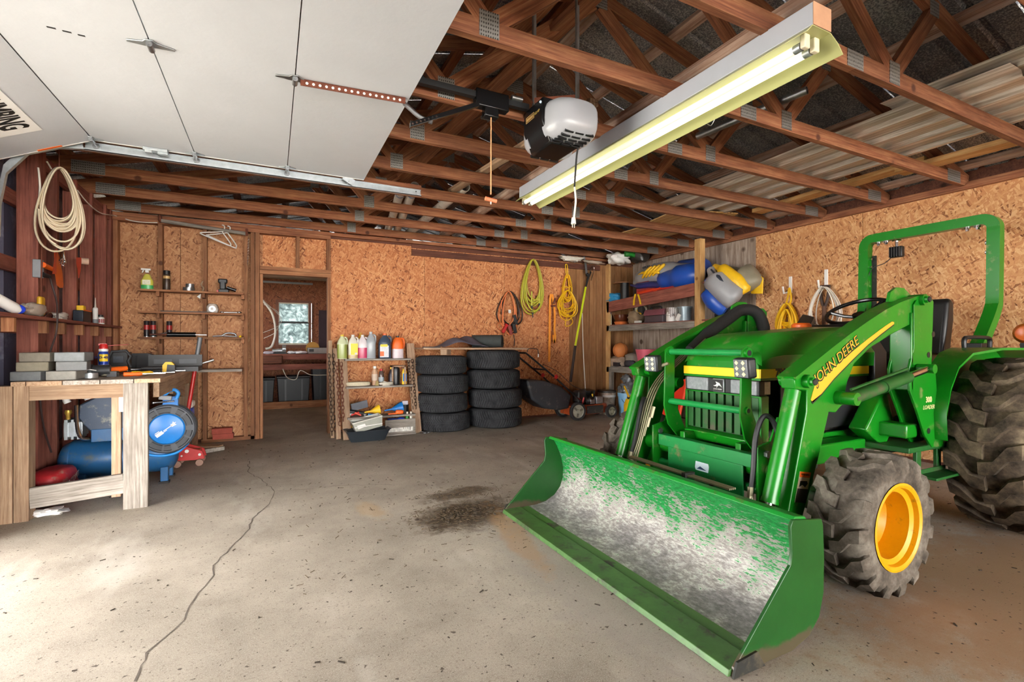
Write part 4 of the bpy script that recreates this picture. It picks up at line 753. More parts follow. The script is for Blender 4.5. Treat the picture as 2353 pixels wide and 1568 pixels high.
O('motor_shroud',B().prism([(-1.280,.5),(-1.315,.56),(-1.310,.66),(-1.185,.73),(-1.045,.70),(-0.985,.66),(-0.985,.44),(-1.235,.44)],'y',4.74,4.95),M_SHR,cp,bev=.01);O('shroud_skirt',B().box(-1.240,-0.985,4.738,4.95,.37,.47),M_TANK,cp,bev=.005)
O('cylinder_head',B().box(-1.405,-1.295,4.76,4.9,.42,.53).box(-1.400,-1.380,4.75,4.91,.4,.55).box(-1.360,-1.345,4.75,4.91,.4,.55).box(-1.325,-1.310,4.75,4.91,.4,.55),M_GALV,cp);O('crank_tube',B().tube(spl([(-1.325,4.74,.66),(-1.320,4.73,.55),(-1.310,4.73,.45),(-1.285,4.735,.405),(-1.245,4.74,.4)],5),.013,8),M_CHROME,cp)
O('intake_filter',B().lathe([(.0,.07),(.02,.07),(.024,.05),(.014,.03),(.014,0)],(-1.390,4.8,.55),'z',12),P('#c9a44a',.4,.6),cp,ang=40);O('carry_handle',B().tube(spl([(-1.375,4.74,.68),(-1.385,4.74,.715),(-1.345,4.74,.735),(-1.275,4.74,.735),(-1.255,4.74,.7)],5),.022,8).tube(spl([(-1.325,4.85,.7),(-1.305,4.85,.77),(-1.245,4.85,.77),(-1.225,4.85,.7)],5),.016,8),M_WHT,cp,ang=50)
# hose reel
c=aY(384,986,4.68);hr=T('hose_reel','round blue and black air hose reel leaning by bench leg','hose reel',(c.x,4.72,0));ra=.195
O('flange',B().lathe([(ra-.075,-.004),(ra-.07,-.012),(ra-.012,-.012),(ra,-.004),(ra,.012),(ra-.075,.012)],c,'y',40,False),P('#41454c',.4,0,.2,10,name='reel_grey'),hr,ang=30)
fl_=B()
for i in range(5):
    for k,(a0,a1) in enumerate(((8,42),(47,65))):
        q=[math.radians(i*72+a0+(a1-a0)*t/4) for t in range(5)]
        for (ri,ro,h) in((ra-.066,ra-.02,.02),):
            L=[(c.x+r*math.cos(a),c.y-.0125,c.z+r*math.sin(a)) for a in q for r in(ri,ro)]+[(c.x+r*math.cos(a),c.y-.017,c.z+r*math.sin(a)) for a in q for r in(ri+.006,ro-.006)]
            fl_.add(L,[(10+2*j,10+2*j+1,10+2*j+3,10+2*j+2) for j in range(4)]+[(2*j,2*j+2,12+2*j,10+2*j) for j in range(4)]+[(2*j+1,11+2*j,13+2*j,2*j+3) for j in range(4)])
O('flange_ribs',fl_,P('#2d3036',.4,0,.2,10),hr);O('hub_disc',B().lathe([(0,-.03),(.06,-.028),(ra-.082,-.016),(ra-.072,-.006),(ra-.072,.01)],c,'y',36),M_BLU,hr,ang=30)
hm=frame(c+Vector((0,-.031,0)),(1,0,.75),(-.75,0,1));O('hub_mark',B().box(-.085,-.03,-.014,.012,0,.001).box(-.08,-.045,.016,.021,0,.001).box(-.022,.05,.0,.005,0,.001).box(-.03,.0,-.008,-.004,0,.001).prism([(.04,-.008),(.075,-.012),(.07,.0),(.085,.006),(.07,.012),(.072,.024),(.055,.01),(.045,.016)],'z',0,.001).xf(hm),M_WHT,hr)
O('hose_turns',B().lathe([(ra-.03,.0),(ra-.008,.015),(ra-.008,.055),(ra-.03,.07)],c+Vector((0,.01,0)),'y',36,False),P('#1d86d8',.4,0,.15,10,name='blue_hose'),hr);O('back_flange',B().lathe([(0,.085),(ra,.08),(ra,.095),(0,.095)],c,'y',36),M_BLK,hr)
O('reel_frame',B().tube([(c.x-.1,c.y+.05,.39),(c.x-.03,c.y+.05,c.z+.19),(c.x+.03,c.y+.05,c.z+.19),(c.x+.12,c.y+.05,.39)],.012,8).ob((c.x+.02,c.y+.04,c.z+.215),(.1,.06,.08)),M_BLU,hr,ang=50)
O('grey_handle',B().ob((c.x-.01,c.y,c.z+.25),(.085,.05,.035),rotm('Y',8)),M_GRYP,hr,bev=.006);O('hose_end',B().tube(spl([(c.x-.02,c.y,c.z+.265),(c.x+.01,c.y,c.z+.3),(c.x+.05,c.y,c.z+.31),(c.x+.075,c.y,c.z+.28),(c.x+.06,c.y,c.z+.24)],5),.014,8),P('#1d86d8',.4,0,.15,10),hr,ang=50)
O('bolt_rod',B().cyl((c.x-.09,c.y-.01,c.z+.215),(c.x+.05,c.y-.01,c.z+.22),.007,n=8).sph((c.x-.09,c.y-.01,c.z+.215),.012,8,6),M_CHROME,hr);O('hose_loop',B().tube(spl([(c.x-.16,c.y+.04,c.z-.19),(c.x-.05,c.y+.02,c.z-.215),(c.x+.06,c.y+.02,c.z-.2),(c.x+.14,c.y+.03,c.z-.13)],5),.011,8),P('#1d86d8',.4,0,.15,10),hr,ang=50)
# floor jack
jk=T('floor_jack','red trolley jack with raised red handle beside compressor','jack',(-.74,5.35,0));p=fl(398,1078);p=Vector((-.79,5.36,0))
O('jack_frame',B().prism([(-.82,.06),(-.82,.17),(-.70,.18),(-.58,.13),(-.56,.06),(-.64,.05)],'y',5.3,5.32).prism([(-.82,.06),(-.82,.17),(-.70,.18),(-.58,.13),(-.56,.06),(-.64,.05)],'y',5.44,5.46).box(-.82,-.6,5.32,5.44,.08,.14),M_RED,jk,bev=.004)
for x in(-.77,-.6):
    for y in(5.285,5.475): O('jack_wheel',B().cyl((x,y-.015,.03),(x,y+.015,.03),.03,n=16),P('#8a6a5a',.5,.4),jk)
O('jack_bolts',B().cyl((-.7,5.3,.14),(-.7,5.292,.14),.016).cyl((-.6,5.3,.1),(-.6,5.292,.1),.012).cyl((-.74,5.3,.1),(-.74,5.292,.1),.008),M_WHT,jk)
a=Vector((-.75,5.38,.15));b=aY(460,776,5.4);m=a.lerp(b,.83);O('handle',B().cyl(a,m,.017,n=14),M_RED,jk,ang=40);O('handle_grip',B().cyl(m,b,.02,n=14),P('#6d6f72',.5,.4),jk,ang=40)
co=T('cooler_box','small white and blue cooler box behind the hose reel','cooler',(-.83,5.75,0));O('body',B().box(-.92,-.7,5.62,5.8,.28,.5),P('#2a58c0',.4),co,bev=.02);O('lid',B().box(-.925,-.695,5.61,5.81,.5,.56),M_WHT,co,bev=.015);O('stand',B().box(-.9,-.72,5.64,5.78,0,.28),M_BLK,co)
def bag(c,d,seed,nz=.08,n=20,m=12):
    r=random.Random(seed);ph=[r.uniform(0,6.28) for _ in range(8)]
    def f(v): 
        e=1/max(.55,(abs(v.x)**4+abs(v.y)**4+abs(v.z)**4)**.25)
        return e*(1+nz*(math.sin(5*v.x+ph[0])*math.sin(4*v.z+ph[1])+.6*math.sin(9*v.x+7*v.z+ph[2])+.5*math.sin(11*v.z+6*v.y+ph[3])))
    return B().sph(c,tuple(x/2 for x in d),n,m,f)
sb=T('seed_bag','red printed paper sack lying under the workbench','sack',(-1.375,4.5,0));O('sack',bag((-1.375,4.5,.14),(.2,.36,.22),4,.05,28,16),P('#b5252c',.5,0,.35,5,dirt=('#8d7d70',.15,8),name='red_sack'),sb,ang=60)
text('sack_lettering','TIMOTHY',.06,P('#d8b8b0',.6,0,.3,30),frame((-1.272,4.5,.16),(.05,-1,-.1),(0,-.1,1))@rotm('Y',0),sb,shear=.15)
one('paper_scrap',bag((-1.32,4.2,.02),(.16,.08,.04),9,.25),M_WHT,'crumpled white paper scrap beneath the bench rail','paper')
one('wood_scrap',B().ob((-.62,6.0,.03),(.3,.09,.05),rotm('Z',-25)),W_BENCH,'short broken piece of timber on floor by the bench side','wood scrap',bev=.004);one('wood_scrap',B().ob((-.55,5.9,.025),(.2,.07,.04),rotm('Z',30)),W_GREY,'weathered grey timber offcut on floor behind the jack','wood scrap',bev=.004)
for i in range(2): one('red_brick',mv(B().ob((0,0,0),(.205,.095,.062),rotm('Z',2*i)),aY(510,1003,6.43)*Vector((1,1,0)).length*0+Vector((-.5-.01*i,6.43,.072+.0625*i))),P('#a04a3c',.85,0,.25,30,bump=.3,name='brick'),('lower red brick standing on the wall plate by the doorway','upper red brick stacked on another by the doorway')[i],'brick',bev=.004)
# ================================================================ left wall shelf and hung things
ls=T('wall_shelf','long dark plank shelf on the bare stud wall over the workbench','shelf',(-1.45,5.,1.31));lum('plank',(-1.465,3.8,1.3),(-1.465,6.37,1.3),.11,.022,W_RED,ls)
for y in(4.1,4.6,4.93,5.34,5.75,6.16): lum('bracket_block',(-1.48,y+.02,1.20),(-1.48,y+.02,1.288),.06,.035,W_STUD,ls,up=(0,1,0))
ZS=1.312
def lsx(u,X=-1.46):
    x,y,w=dr(u,700);return Vector((X,y*X/x,ZS))
p=lsx(22);q=T('caulk_bottle','white bottle with bright blue cap lying on the left shelf','bottle',p);O('bottle',B().lathe([(0,0),(.032,.005),(.034,.12),(.02,.15)],(0,0,0),'x',16).xf(Matrix.Translation(p+Vector((-.03,-.1,.09)))@rotm('Z',60)@rotm('Y',28)),M_WHT,q,ang=40);O('cap',B().sph(p+Vector((.03,.03,.03)),(.035,.03,.03)),P('#1c3fd0',.4),q)
p=lsx(78);one('plastic_bag',bag(p+Vector((0,0,.045)),(.09,.2,.085),3,.14),P('#b9ad9f',.3,0,.2,12,name='cloudy_bag'),'crumpled clear plastic bag on the stud wall shelf','bag',ang=60)
p=lsx(95);q=T('yellow_drop_light','yellow plastic hanging lamp guard against the stud post','lamp',p);O('guard',B().ob(p+Vector((-.015,.04,.08)),(.03,.075,.14)),P('#d6a520',.5,0,.3,25),q,bev=.018,seg=3);O('cord',B().cyl(p+Vector((-.015,.04,.15)),(p.x-.01,p.y+.04,p.z+.55),.004,n=6),M_RUST,q)
p=lsx(108);one('wire_loop',B().tube(spl([p+Vector((0,-.05,.01)),p+Vector((.01,0,.04)),p+Vector((.01,.06,.03)),p+Vector((0,.09,.008))],5),.004,6),M_CHROME,'bent chrome wire loop lying on the stud wall shelf','wire')
p=lsx(138);one('small_plastic_bag',bag(p+Vector((0,0,.025)),(.07,.16,.05),6,.18),P('#c9c4bd',.3,0,.2,14),'small clear bag of hardware on the stud wall shelf','bag',ang=60)
p=lsx(192);q=T('parts_box','black parts box with yellow latch on the stud wall shelf','box',p);O('box',B().ob(p+Vector((-.01,0,.05)),(.07,.2,.1)),P('#1e2430',.4),q,bev=.006);O('yellow_latch',B().ob(p+Vector((.0,-.06,.115)),(.05,.06,.05)),M_YEL,q,bev=.006);O('lid_strip',B().ob(p+Vector((.027,0,.1)),(.004,.2,.01)),M_ORG,q)
p=lsx(219);q=T('caulk_tube','upright white caulk tube with pointed nozzle','caulk tube',p);O('tube',can([(.02,0),(.02,.1),(.012,.11),(0,.112)],p+Vector((0,0,.04)),14),M_WHT,q);O('nozzle',B().cyl(p+Vector((0,0,.15)),p+Vector((0,0,.24)),.008,.002,8),M_CORD_W,q);O('lower_label',B().cyl(p,p+Vector((0,0,.041)),.0205,n=14),M_GRYP,q)
p=lsx(231);q=T('pill_bottle','small white labelled bottle at the end of stud wall shelf','bottle',p);O('bottle',can([(.03,0),(.03,.06),(.022,.07),(0,.07)],p,14),M_WHT,q);O('label',B().cyl(p+Vector((0,0,.012)),p+Vector((0,0,.05)),.0305,n=14,caps=False),P('#a84a48',.5,0,.3,60),q);O('cap',can([(.022,.07),(.022,.09),(0,.09)],p,14),M_BLK,q)
# coil of hose on the post side
t0=aY(136,386,4.57);X0=t0.x;dv=(.91,.41);cc=B();coil(cc,t0,dv,.115,.205,12,.0075,11,.12,.1,.02);hq=T('tubing_coil','large coil of tan plastic tubing hung high on the stud wall','hose coil',t0-Vector((0,0,.5)));O('coil',cc,M_TUBE,hq,ang=60);c2=B();coil(c2,t0+Vector((.01,-.01,0)),dv,.135,.28,4,.0075,5,.1,.25,.01);O('loose_loops',c2,M_TUBE,hq,ang=60);O('tail',B().tube(spl([aY(88,480,4.5),aY(94,520,4.5),aY(110,548,4.5),aY(128,562,4.52)],6),.0075,6),M_TUBE,hq,ang=60)
O('nail',B().cyl(t0+Vector((0,0,-.01)),t0+Vector((.0,.0,.16)),.004,n=6),M_RUST,hq)
wz=T('electric_cable','tan electric cable stapled along wall top to closet rod','cable',(-1.4,5.6,2.4));O('run',B().tube(spl([aX(88,385,-1.47),aX(92,430,-1.47),aX(88,470,-1.47)],5),.006,6).tube(spl([aX(108,372,-1.45),aX(118,388,-1.45)],4),.006,6).tube(spl([aX(178,438,-1.44),aX(205,470,-1.44),aX(232,490,-1.44),aY(265,496,6.43),aY(300,507,6.43),aY(330,511,6.43),aY(362,512,6.43)],6),.005,6),M_CORD_W,wz,ang=60)
# outlet, plugs, orange strap, wrenches, flagging tape
p=aX(92,618,-1.49);q=T('power_outlet','grey outlet box with plugs on the post side','outlet',p);O('outlet_box',B().ob(p+Vector((-.01,.0,0)),(.05,.05,.13)),M_GRYP,q,bev=.005);O('orange_plug',B().cyl(p+Vector((.015,0,.03)),p+Vector((.02,.16,.02)),.02,.016,12).cyl(p+Vector((.02,.16,.02)),p+Vector((.02,.2,.018)),.012,n=10),M_ORG,q,ang=40);O('black_plug',B().cyl(p+Vector((.01,.0,-.04)),p+Vector((.03,.07,-.045)),.02,.012,10),M_BLK,q,ang=40)
O('power_cord',B().tube(spl([p+Vector((.03,.07,-.045)),aX(118,650,-1.44),aX(131,700,-1.41),aX(130,760,-1.41),aX(118,800,-1.45),aX(105,840,-1.475),aX(92,900,-1.475),aX(100,980,-1.47),aX(118,1040,-1.46)],6),.006,6),P('#3a2a28',.6),q,ang=60)
sx=T('orange_strap','bright orange nylon strap hung on the stud wall','strap',aX(135,600,-1.46));O('webbing',B().loft([[aX(u-w,v,-1.455),aX(u+w,v,-1.455),aX(u+w,v,-1.463),aX(u-w,v,-1.463)] for u,v,w in((128,575,4),(132,600,7),(135,630,9),(138,655,8),(141,662,4))]),M_ORG,sx,ang=60);O('fold',B().loft([[aX(u-w,v,-1.45),aX(u+w,v,-1.45),aX(u+w,v,-1.458),aX(u-w,v,-1.458)] for u,v,w in((130,572,2),(127,600,3),(125,630,5))]),P('#d84d28',.5),sx)
wr_=T('wrench_bundle','bunch of chrome wrenches hung from a nail','wrenches',aX(142,590,-1.44))
for i,(u,v) in enumerate(((138,600),(141,606),(146,610),(150,602),(143,596))):
    a,b=aX(141+i,572,-1.44+.004*i),aX(u,v,-1.43+.004*i);w=O('wrench',B().cyl(a,b,.006,.005,8).lathe([(.006,-.004),(.013,-.004),(.013,.004),(.006,.004),(.006,-.004)],b,'x',10,False),M_CHROME,wr_,ang=40)
ft_=T('flagging_tape','roll of red flagging tape with hanging tail','tape',aX(180,605,-1.45));O('tail',B().loft([[aX(u-w,v,-1.44),aX(u+w,v,-1.44),aX(u+w,v,-1.445),aX(u-w,v,-1.445)] for u,v,w in((181,592,6),(181,605,6),(182,618,4),(181,640,1))]),P('#e0402a',.5,0,.1),ft_);pc=aX(191,600,-1.44);O('roll',B().cyl(pc+Vector((-.02,0,0)),pc+Vector((.03,.02,0)),.028,n=18),P('#d8b8a0',.6),ft_,ang=40)
# ================================================================ wall shelves in the stud bays
def wshelf(z,label,x0=-1.27,x1=-.29,dep=.17):
    t=T('plank_shelf',label,'shelf',((x0+x1)/2,6.4,z));lum('plank',(x0,6.475-dep/2,z-.01),(x1,6.475-dep/2,z-.01),dep,.02,W_STUD,t)
    for x in(-1.1,-.685,-.3): lum('cleat',(x,6.46,z-.045),(x,6.34,z-.045),.03,.05,W_STUD,t)
ZA,ZM,ZL=1.71,1.475,1.2
wshelf(ZA,'top plank shelf holding the spray bottle in the stud bays');wshelf(ZM,'middle plank shelf holding a bagged washer in the stud bays');wshelf(ZL,'lowest plank shelf holding black gun and cartridges in stud bays')
def sp(u,z,Y=6.38):
    x,y,w=dr(u,700);return Vector((x*Y/y,Y,z))
p=sp(338,ZA);q=T('spray_bottle','yellow and green liquid spray bottle with white trigger','spray bottle',p);O('bottle',B().loft([[(p.x+a*math.cos(t*math.pi/8),p.y+b*math.sin(t*math.pi/8),p.z+h) for t in range(16)] for a,b,h in((.05,.03,0),(.055,.033,.01),(.055,.033,.05),(.058,.033,.09),(.04,.028,.12),(.03,.022,.15),(.018,.016,.165))]),P('#d8cf5a',.3,0,.1,6,name='spray_yellow'),q,ang=50);O('green_liquid',B().loft([[(p.x+a*math.cos(t*math.pi/8),p.y+b*math.sin(t*math.pi/8),p.z+h) for t in range(16)] for a,b,h in((.0555,.034,.002),(.0565,.0345,.045))]),P('#4fc070',.3),q);O('label',B().ob(p+Vector((.0,-.0335,.075)),(.07,.003,.05)),P('#e8e6c8',.5,0,.3,60),q);O('trigger_head',B().ob(p+Vector((0,0,.195)),(.03,.025,.03)).ob(p+Vector((-.01,0,.215)),(.085,.022,.02)).ob(p+Vector((-.035,0,.195)),(.01,.02,.04),rotm('Y',20)),M_WHT,q,bev=.003)
p=sp(383,ZA);q=T('aerosol_can','tall dark aerosol can with black cap and cream print','spray can',p);O('can_body',can([(.031,0),(.033,.005),(.033,.165),(.03,.172)],p),P('#4a3a30',.35,.2,.5,40),q);O('print_band',B().cyl(p+Vector((0,0,.125)),p+Vector((0,0,.155)),.0335,n=20,caps=False),P('#d8b070',.4,0,.4,90),q);O('cap',can([(.032,.172),(.032,.21),(.029,.214),(0,.214)],p),M_BLK,q)
p=sp(434,ZA);q=T('duct_tape_roll','large silver duct tape roll under a smaller one','tape',p);O('roll',B().lathe([(.03,0),(.055,0),(.055,.04),(.03,.04),(.03,0)],p,'z',24,False),M_STEEL,q);q=T('duct_tape_roll','smaller silver tape roll stacked on the larger roll','tape',p+Vector((0,0,.04)));O('roll',B().lathe([(.025,.0405),(.04,.0405),(.04,.08),(.025,.08),(.025,.0405)],p+Vector((.01,0,0)),'z',24,False),M_STEEL,q)
p=sp(465,ZA);one('curled_bark',B().tube(spl([p+Vector((0,0,.0)),p+Vector((.01,0,.04)),p+Vector((-.01,0,.08)),p+Vector((.005,0,.12))],5),[.012]*8+[.008]*8,8),W_BENCH,'small twisted piece of wood standing on shelf','wood',ang=60)
p=sp(512,ZA);q=T('cordless_drill','black cordless drill standing on its battery','drill',p);O('battery',B().ob(p+Vector((.01,0,.018)),(.1,.07,.036)),M_BLK,q,bev=.006);O('drill_body',B().ob(p+Vector((0,0,.08)),(.06,.06,.1)).ob(p+Vector((.0,0,.13)),(.09,.06,.05)),P('#1c2026',.45),q,bev=.012);O('drill_handle',B().cyl(p+Vector((.04,0,.06)),p+Vector((.13,0,.03)),.018,n=10),M_BLKG,q);O('red_trim',B().ob(p+Vector((-.05,0,.012)),(.02,.05,.02)),M_RED,q)
one('paper_tag',B().add([aY(452,682,6.44),aY(462,675,6.44),aY(460,687,6.44)],[(0,1,2)]),M_WHT,'small torn white paper stapled under top shelf','paper')
p=sp(440,ZM);one('flat_bar',B().box(p.x-.28,p.x+.2,6.36,6.39,ZM,ZM+.012),M_BLK,'thin black steel bar along the middle shelf','bar')
p=sp(488,ZM);q=T('bagged_washer','clear bag holding a round steel washer','bag',p);O('bag',bag(p+Vector((0,.01,.05)),(.11,.04,.11),8,.1),P('#b3a79d',.25,0,.2,14),q,ang=60);O('washer',B().lathe([(.014,-.008),(.035,-.008),(.035,.004),(.014,.004),(.014,-.008)],p+Vector((.0,-.016,.045)),'y',20,False),M_STEEL,q)
p=sp(530,ZM);one('chrome_wrench',B().tube([p+Vector((-.08,0,.01)),p+Vector((.08,.0,.012))],.009,8).sph(p+Vector((.085,0,.014)),(.025,.02,.012),10,6).sph(p+Vector((-.085,0,.012)),(.022,.02,.012),10,6),M_CHROME,'chrome wrench lying on the middle shelf','wrench',ang=60)
for i,u in enumerate((337,352,389)):
    p=sp(u,ZL,6.42 if i!=1 else 6.4);q=T('grease_cartridge',('dark grease cartridge furthest from doorway on lowest shelf','dark grease cartridge with red band tucked against another','single dark grease cartridge with red band')[i],'cartridge',p);O('tube',can([(.026,0),(.026,.17),(.024,.175),(0,.175)],p,18),P('#241f22',.35,0,.3,20),q);O('red_band',B().cyl(p+Vector((0,0,.08)),p+Vector((0,0,.13)),.0265,n=18,caps=False),P('#b02828',.4,0,.3,60),q);O('base',B().cyl(p,p+Vector((0,0,.008)),.027,n=18),M_GALV,q)
p=sp(400,ZL,6.34);q=T('grease_gun','long black grease gun lying on lowest shelf','grease gun',p);O('barrel',B().cyl(p+Vector((-.06,0,.028)),p+Vector((.2,0,.028)),.026,n=18),M_BLKG,q,ang=40);O('nozzle',B().cyl(p+Vector((-.22,0,.03)),p+Vector((-.06,0,.028)),.006,.012,8),M_RUST,q);O('rod',B().cyl(p+Vector((.2,0,.028)),p+Vector((.3,0,.026)),.004,n=6),M_CHROME,q);O('lever',B().tube([p+Vector((-.06,0,.05)),p+Vector((-.2,0,.015))],.006,6),M_BLK,q)
p=sp(522,ZL);q=T('locking_pliers','grey locking pliers on the lowest shelf','pliers',p);O('jaw',B().tube(spl([p+Vector((-.05,0,.02)),p+Vector((0,0,.05)),p+Vector((.07,0,.045)),p+Vector((.09,0,.02))],5),.01,8),M_STEEL,q,ang=60);O('lower_handle',B().tube([p+Vector((-.14,0,.012)),p+Vector((-.05,0,.02)),p+Vector((.1,0,.01))],.007,8),M_STEEL,q,ang=60);O('end_knob',B().sph(p+Vector((.13,0,.012)),.014,10,6),M_CORD_Y,q)
# closet rod with hangers and chain
cr=T('closet_rod','grey wooden closet rod held in rusty sockets under wall top','rod',(-.7,6.4,2.42));a,b=aY(368,507,6.40),aY(567,545,6.40);b.z=a.z-.06;O('rod',B().cyl(a,b,.02,n=14),W_GREY,cr,ang=40)
for q_ in(a,b): O('socket',B().lathe([(.018,-.012),(.04,-.012),(.045,0),(.04,.012),(.018,.012)],q_+Vector((0,0,.02)),'x',18,False),M_RUST,cr)
for i,(u,o) in enumerate(((508,0),(516,.012))):
    p=a.lerp(b,(u-368)/200.);h=T('wire_hanger',('white plastic hanger tilted on closet rod','second white hanger tucked behind the tilted one')[i],'hanger',p,'clothes hangers');k=[(0,.0,.055),(.02,0,.05),(.025,0,.025),(0,0,-.02),(-.19,.0+o,-.05-o),(-.2,o,-.065),(-.17,o,-.08),(.06,o,-.17-o),(.085,o,-.165-o),(.08,o,-.14),(0,0,-.02)]
    O('hanger_frame',B().tube(spl([p+Vector((x+.02*i,y-.01+.02*i,z)) for x,y,z in k],4),.0065,6),M_WHT,h,ang=60)
def chain(b,pts,L=.05,w=.014,r=.0045):
    P_=[Vector(p) for p in pts];d=0;seg=[];tot=sum((q-p).length for p,q in zip(P_,P_[1:]));n=max(2,int(tot/(L*.72)));
    def at(s):
        for p,q in zip(P_,P_[1:]):
            l=(q-p).length
            if s<=l:return p.lerp(q,s/l),(q-p).normalized()
            s-=l
        return P_[-1],(P_[-1]-P_[-2]).normalized()
    for i in range(n):
        c,t=at(tot*(i+.5)/n);a=t.cross(Vector((0,1,0)));a=(a if a.length>.1 else t.orthogonal()).normalized();e=t.cross(a)
        if i%2:a=e
        b.tube([c+t*(L/2-w)*sx_+a*w*ca+t*w*sa for sx_,ca,sa in((1,1,0),(1,.5,.87),(1,-.5,.87),(1,-1,0),(-1,-1,0),(-1,-.5,-.87),(-1,.5,-.87),(-1,1,0))],r,5,True)
    return b
p0=aY(571,548,6.38);one('dog_chain',chain(B(),[p0,(p0.x-.01,6.38,p0.z-.32)],.022,.006,.002),M_CHROME,'thin chrome chain hanging from the rod end','chain',ang=60)
# ================================================================ leaning bottle rack
rk=T('bottle_rack','home made open wooden rack of four shelves leaning on wall','rack',(1.2,6.2,0))
def lean(x,y0,y1,z1,w,d,mat,z0=0.): lum('upright',(x,y0,z0),(x,y1,z1),w,d,mat,rk,up=(0,1,0))
lean(.79,5.93,6.36,1.06,.09,.035,W_PALE);lean(.70,6.0,6.36,1.06,.05,.08,W_PALE);lean(.645,6.12,6.4,1.16,.04,.09,W_BENCH);lean(1.645,5.99,6.37,1.13,.1,.035,W_PALE)
RS=[(.93,6.30),(.595,6.2),(.24,6.08)]
for z,y in RS: lum('shelf_board',(.80,y-.02,z),(1.61,y-.02,z),.2,.022,W_GREY,rk)
lum('floor_board',(.82,6.02,.02),(1.6,6.02,.02),.24,.02,W_GREY,rk)
fbx=O('front_board',B().box(1.23,1.6,5.925,5.94,.03,.2),W_GREY,rk);O('paint_smear',B().box(1.27,1.57,5.923,5.9255,.05,.1),P('#e4e0d8',.6,0,.5,30),fbx)
O('board_marks',B().box(1.45,1.455,5.921,5.9235,.08,.1).box(1.475,1.48,5.921,5.9235,.085,.095).box(1.5,1.505,5.921,5.9235,.08,.095).box(1.53,1.537,5.921,5.9235,.06,.1),M_BLK,fbx)
def loftp(p,secs,n=16,sq=2.):
    """super-ellipse lofted bottle: secs (rx, ry, h)"""
    def pt(a,b,t,h):
        c,s=math.cos(t),math.sin(t);e=2/sq;return (p.x+a*abs(c)**e*(1 if c>=0 else -1),p.y+b*abs(s)**e*(1 if s>=0 else -1),p.z+h)
    return B().loft([[pt(a,b,2*math.pi*k/n,h) for k in range(n)] for a,b,h in secs])
def rp(u,i,dy=0.):
    z,y=RS[i];x_,y_,w=dr(u,800);Y=y+dy;return Vector((x_*Y/y_,Y,z+.0115))
def jugm(hexa): return P(hexa,.25,0,.08,7)
def jug(u,label,col,liq=None,lev=.5,lab=None,cap='#e8e6e0',h=.3,w=.06,d=.045,hdl=True,dy=0.,capm=None):
    p=rp(u,0,dy);t=T('plastic_jug',label,'jug',p,'jugs on the rack');b=[(w*.94,d*.94,0),(w,d,.01),(w,d,h*.62),(w*.8,d*.85,h*.76),(w*.42,d*.5,h*.88),(w*.33,d*.4,h*.93)]
    O('jug_body',loftp(p,b,20,3.2),jugm(col),t,ang=45);O('cap',can([(w*.34,h*.93),(w*.34,h),(0,h)],p,14),capm or P(cap,.4),t)
    if liq:O('liquid',loftp(p,[(w*.99,d*1.01,.008),(w*1.01,d*1.02,.012),(w*1.01,d*1.02,h*lev)],20,3.2),P(liq,.25,0,.08,7),t,ang=45)
    if lab:O('label',B().ob(p+Vector((0,-d-.002,h*.34)),(w*1.5,.003,h*.48)),P(lab,.5,0,.25,50),t)
    if hdl:O('handle',B().tube(spl([p+Vector((w*.5,0,h*.9)),p+Vector((w*.95,0,h*.84)),p+Vector((w*.98,0,h*.66)),p+Vector((w*.9,0,h*.58))],4),.011,8),jugm(col),t,ang=60)
    return t,p
jug(786,'clear jug of green fluid with yellow and black cap','#c9d0a8','#8f9a4a',.6,None,'#f0d030')
t,p=jug(811,'white jug with bright yellow printed label','#dcd6c8','#b8a070',.16,None);O('yellow_label',B().ob(p+Vector((.01,-.047,.12)),(.085,.003,.14)),M_YST,t);O('barcode',B().ob(p+Vector((.03,-.0485,.065)),(.03,.002,.022)),P('#d8d8d8',.5,0,.5,200),t)
jug(833,'clear jug half full of pink fluid','#d9cfd2','#c23a62',.46)
jug(852,'tall silver grey oil jug','#9fa5aa',None,.5,None,'#c8ccd0',.34,.06,.05)
t,p=jug(884,'dark slate oil jug with white and orange label','#3d4c5e',None,.5,None,'#e86a2a',.32,.08,.05);O('label',B().ob(p+Vector((-.015,-.0525,.09)),(.11,.003,.15)),P('#dfe0e2',.5,0,.2,40),t);O('orange_mark',B().ob(p+Vector((-.045,-.054,.06)),(.05,.003,.06)),M_ORG,t);O('yellow_band',B().ob(p+Vector((-.02,-.0545,.165)),(.09,.003,.03)),M_YST,t)
p=rp(914,0);t=T('plastic_jug','bright orange jug with lilac white lower half','jug',p,'jugs on the rack');O('lower_body',loftp(p,[(.07,.05,0),(.072,.05,.12),(.07,.05,.13)],20,3.4),P('#d9c9cf',.35),t,ang=45);O('jug_top',loftp(p,[(.073,.051,.12),(.075,.052,.13),(.07,.05,.19),(.055,.042,.24),(.03,.03,.27)],20,3),M_ORG,t,ang=45);O('handle',B().tube(spl([p+Vector((.03,0,.255)),p+Vector((.07,0,.25)),p+Vector((.085,0,.2)),p+Vector((.075,0,.14))],4),.014,8),M_ORG,t,ang=60);O('cap',can([(.02,.265),(.02,.29),(0,.29)],p,12),M_BLK,t)
t,p=jug(828,'partly hidden jug with amber lid behind the pink one','#c8952a',None,.5,None,'#c8952a',.33,.05,.03,True,.09)
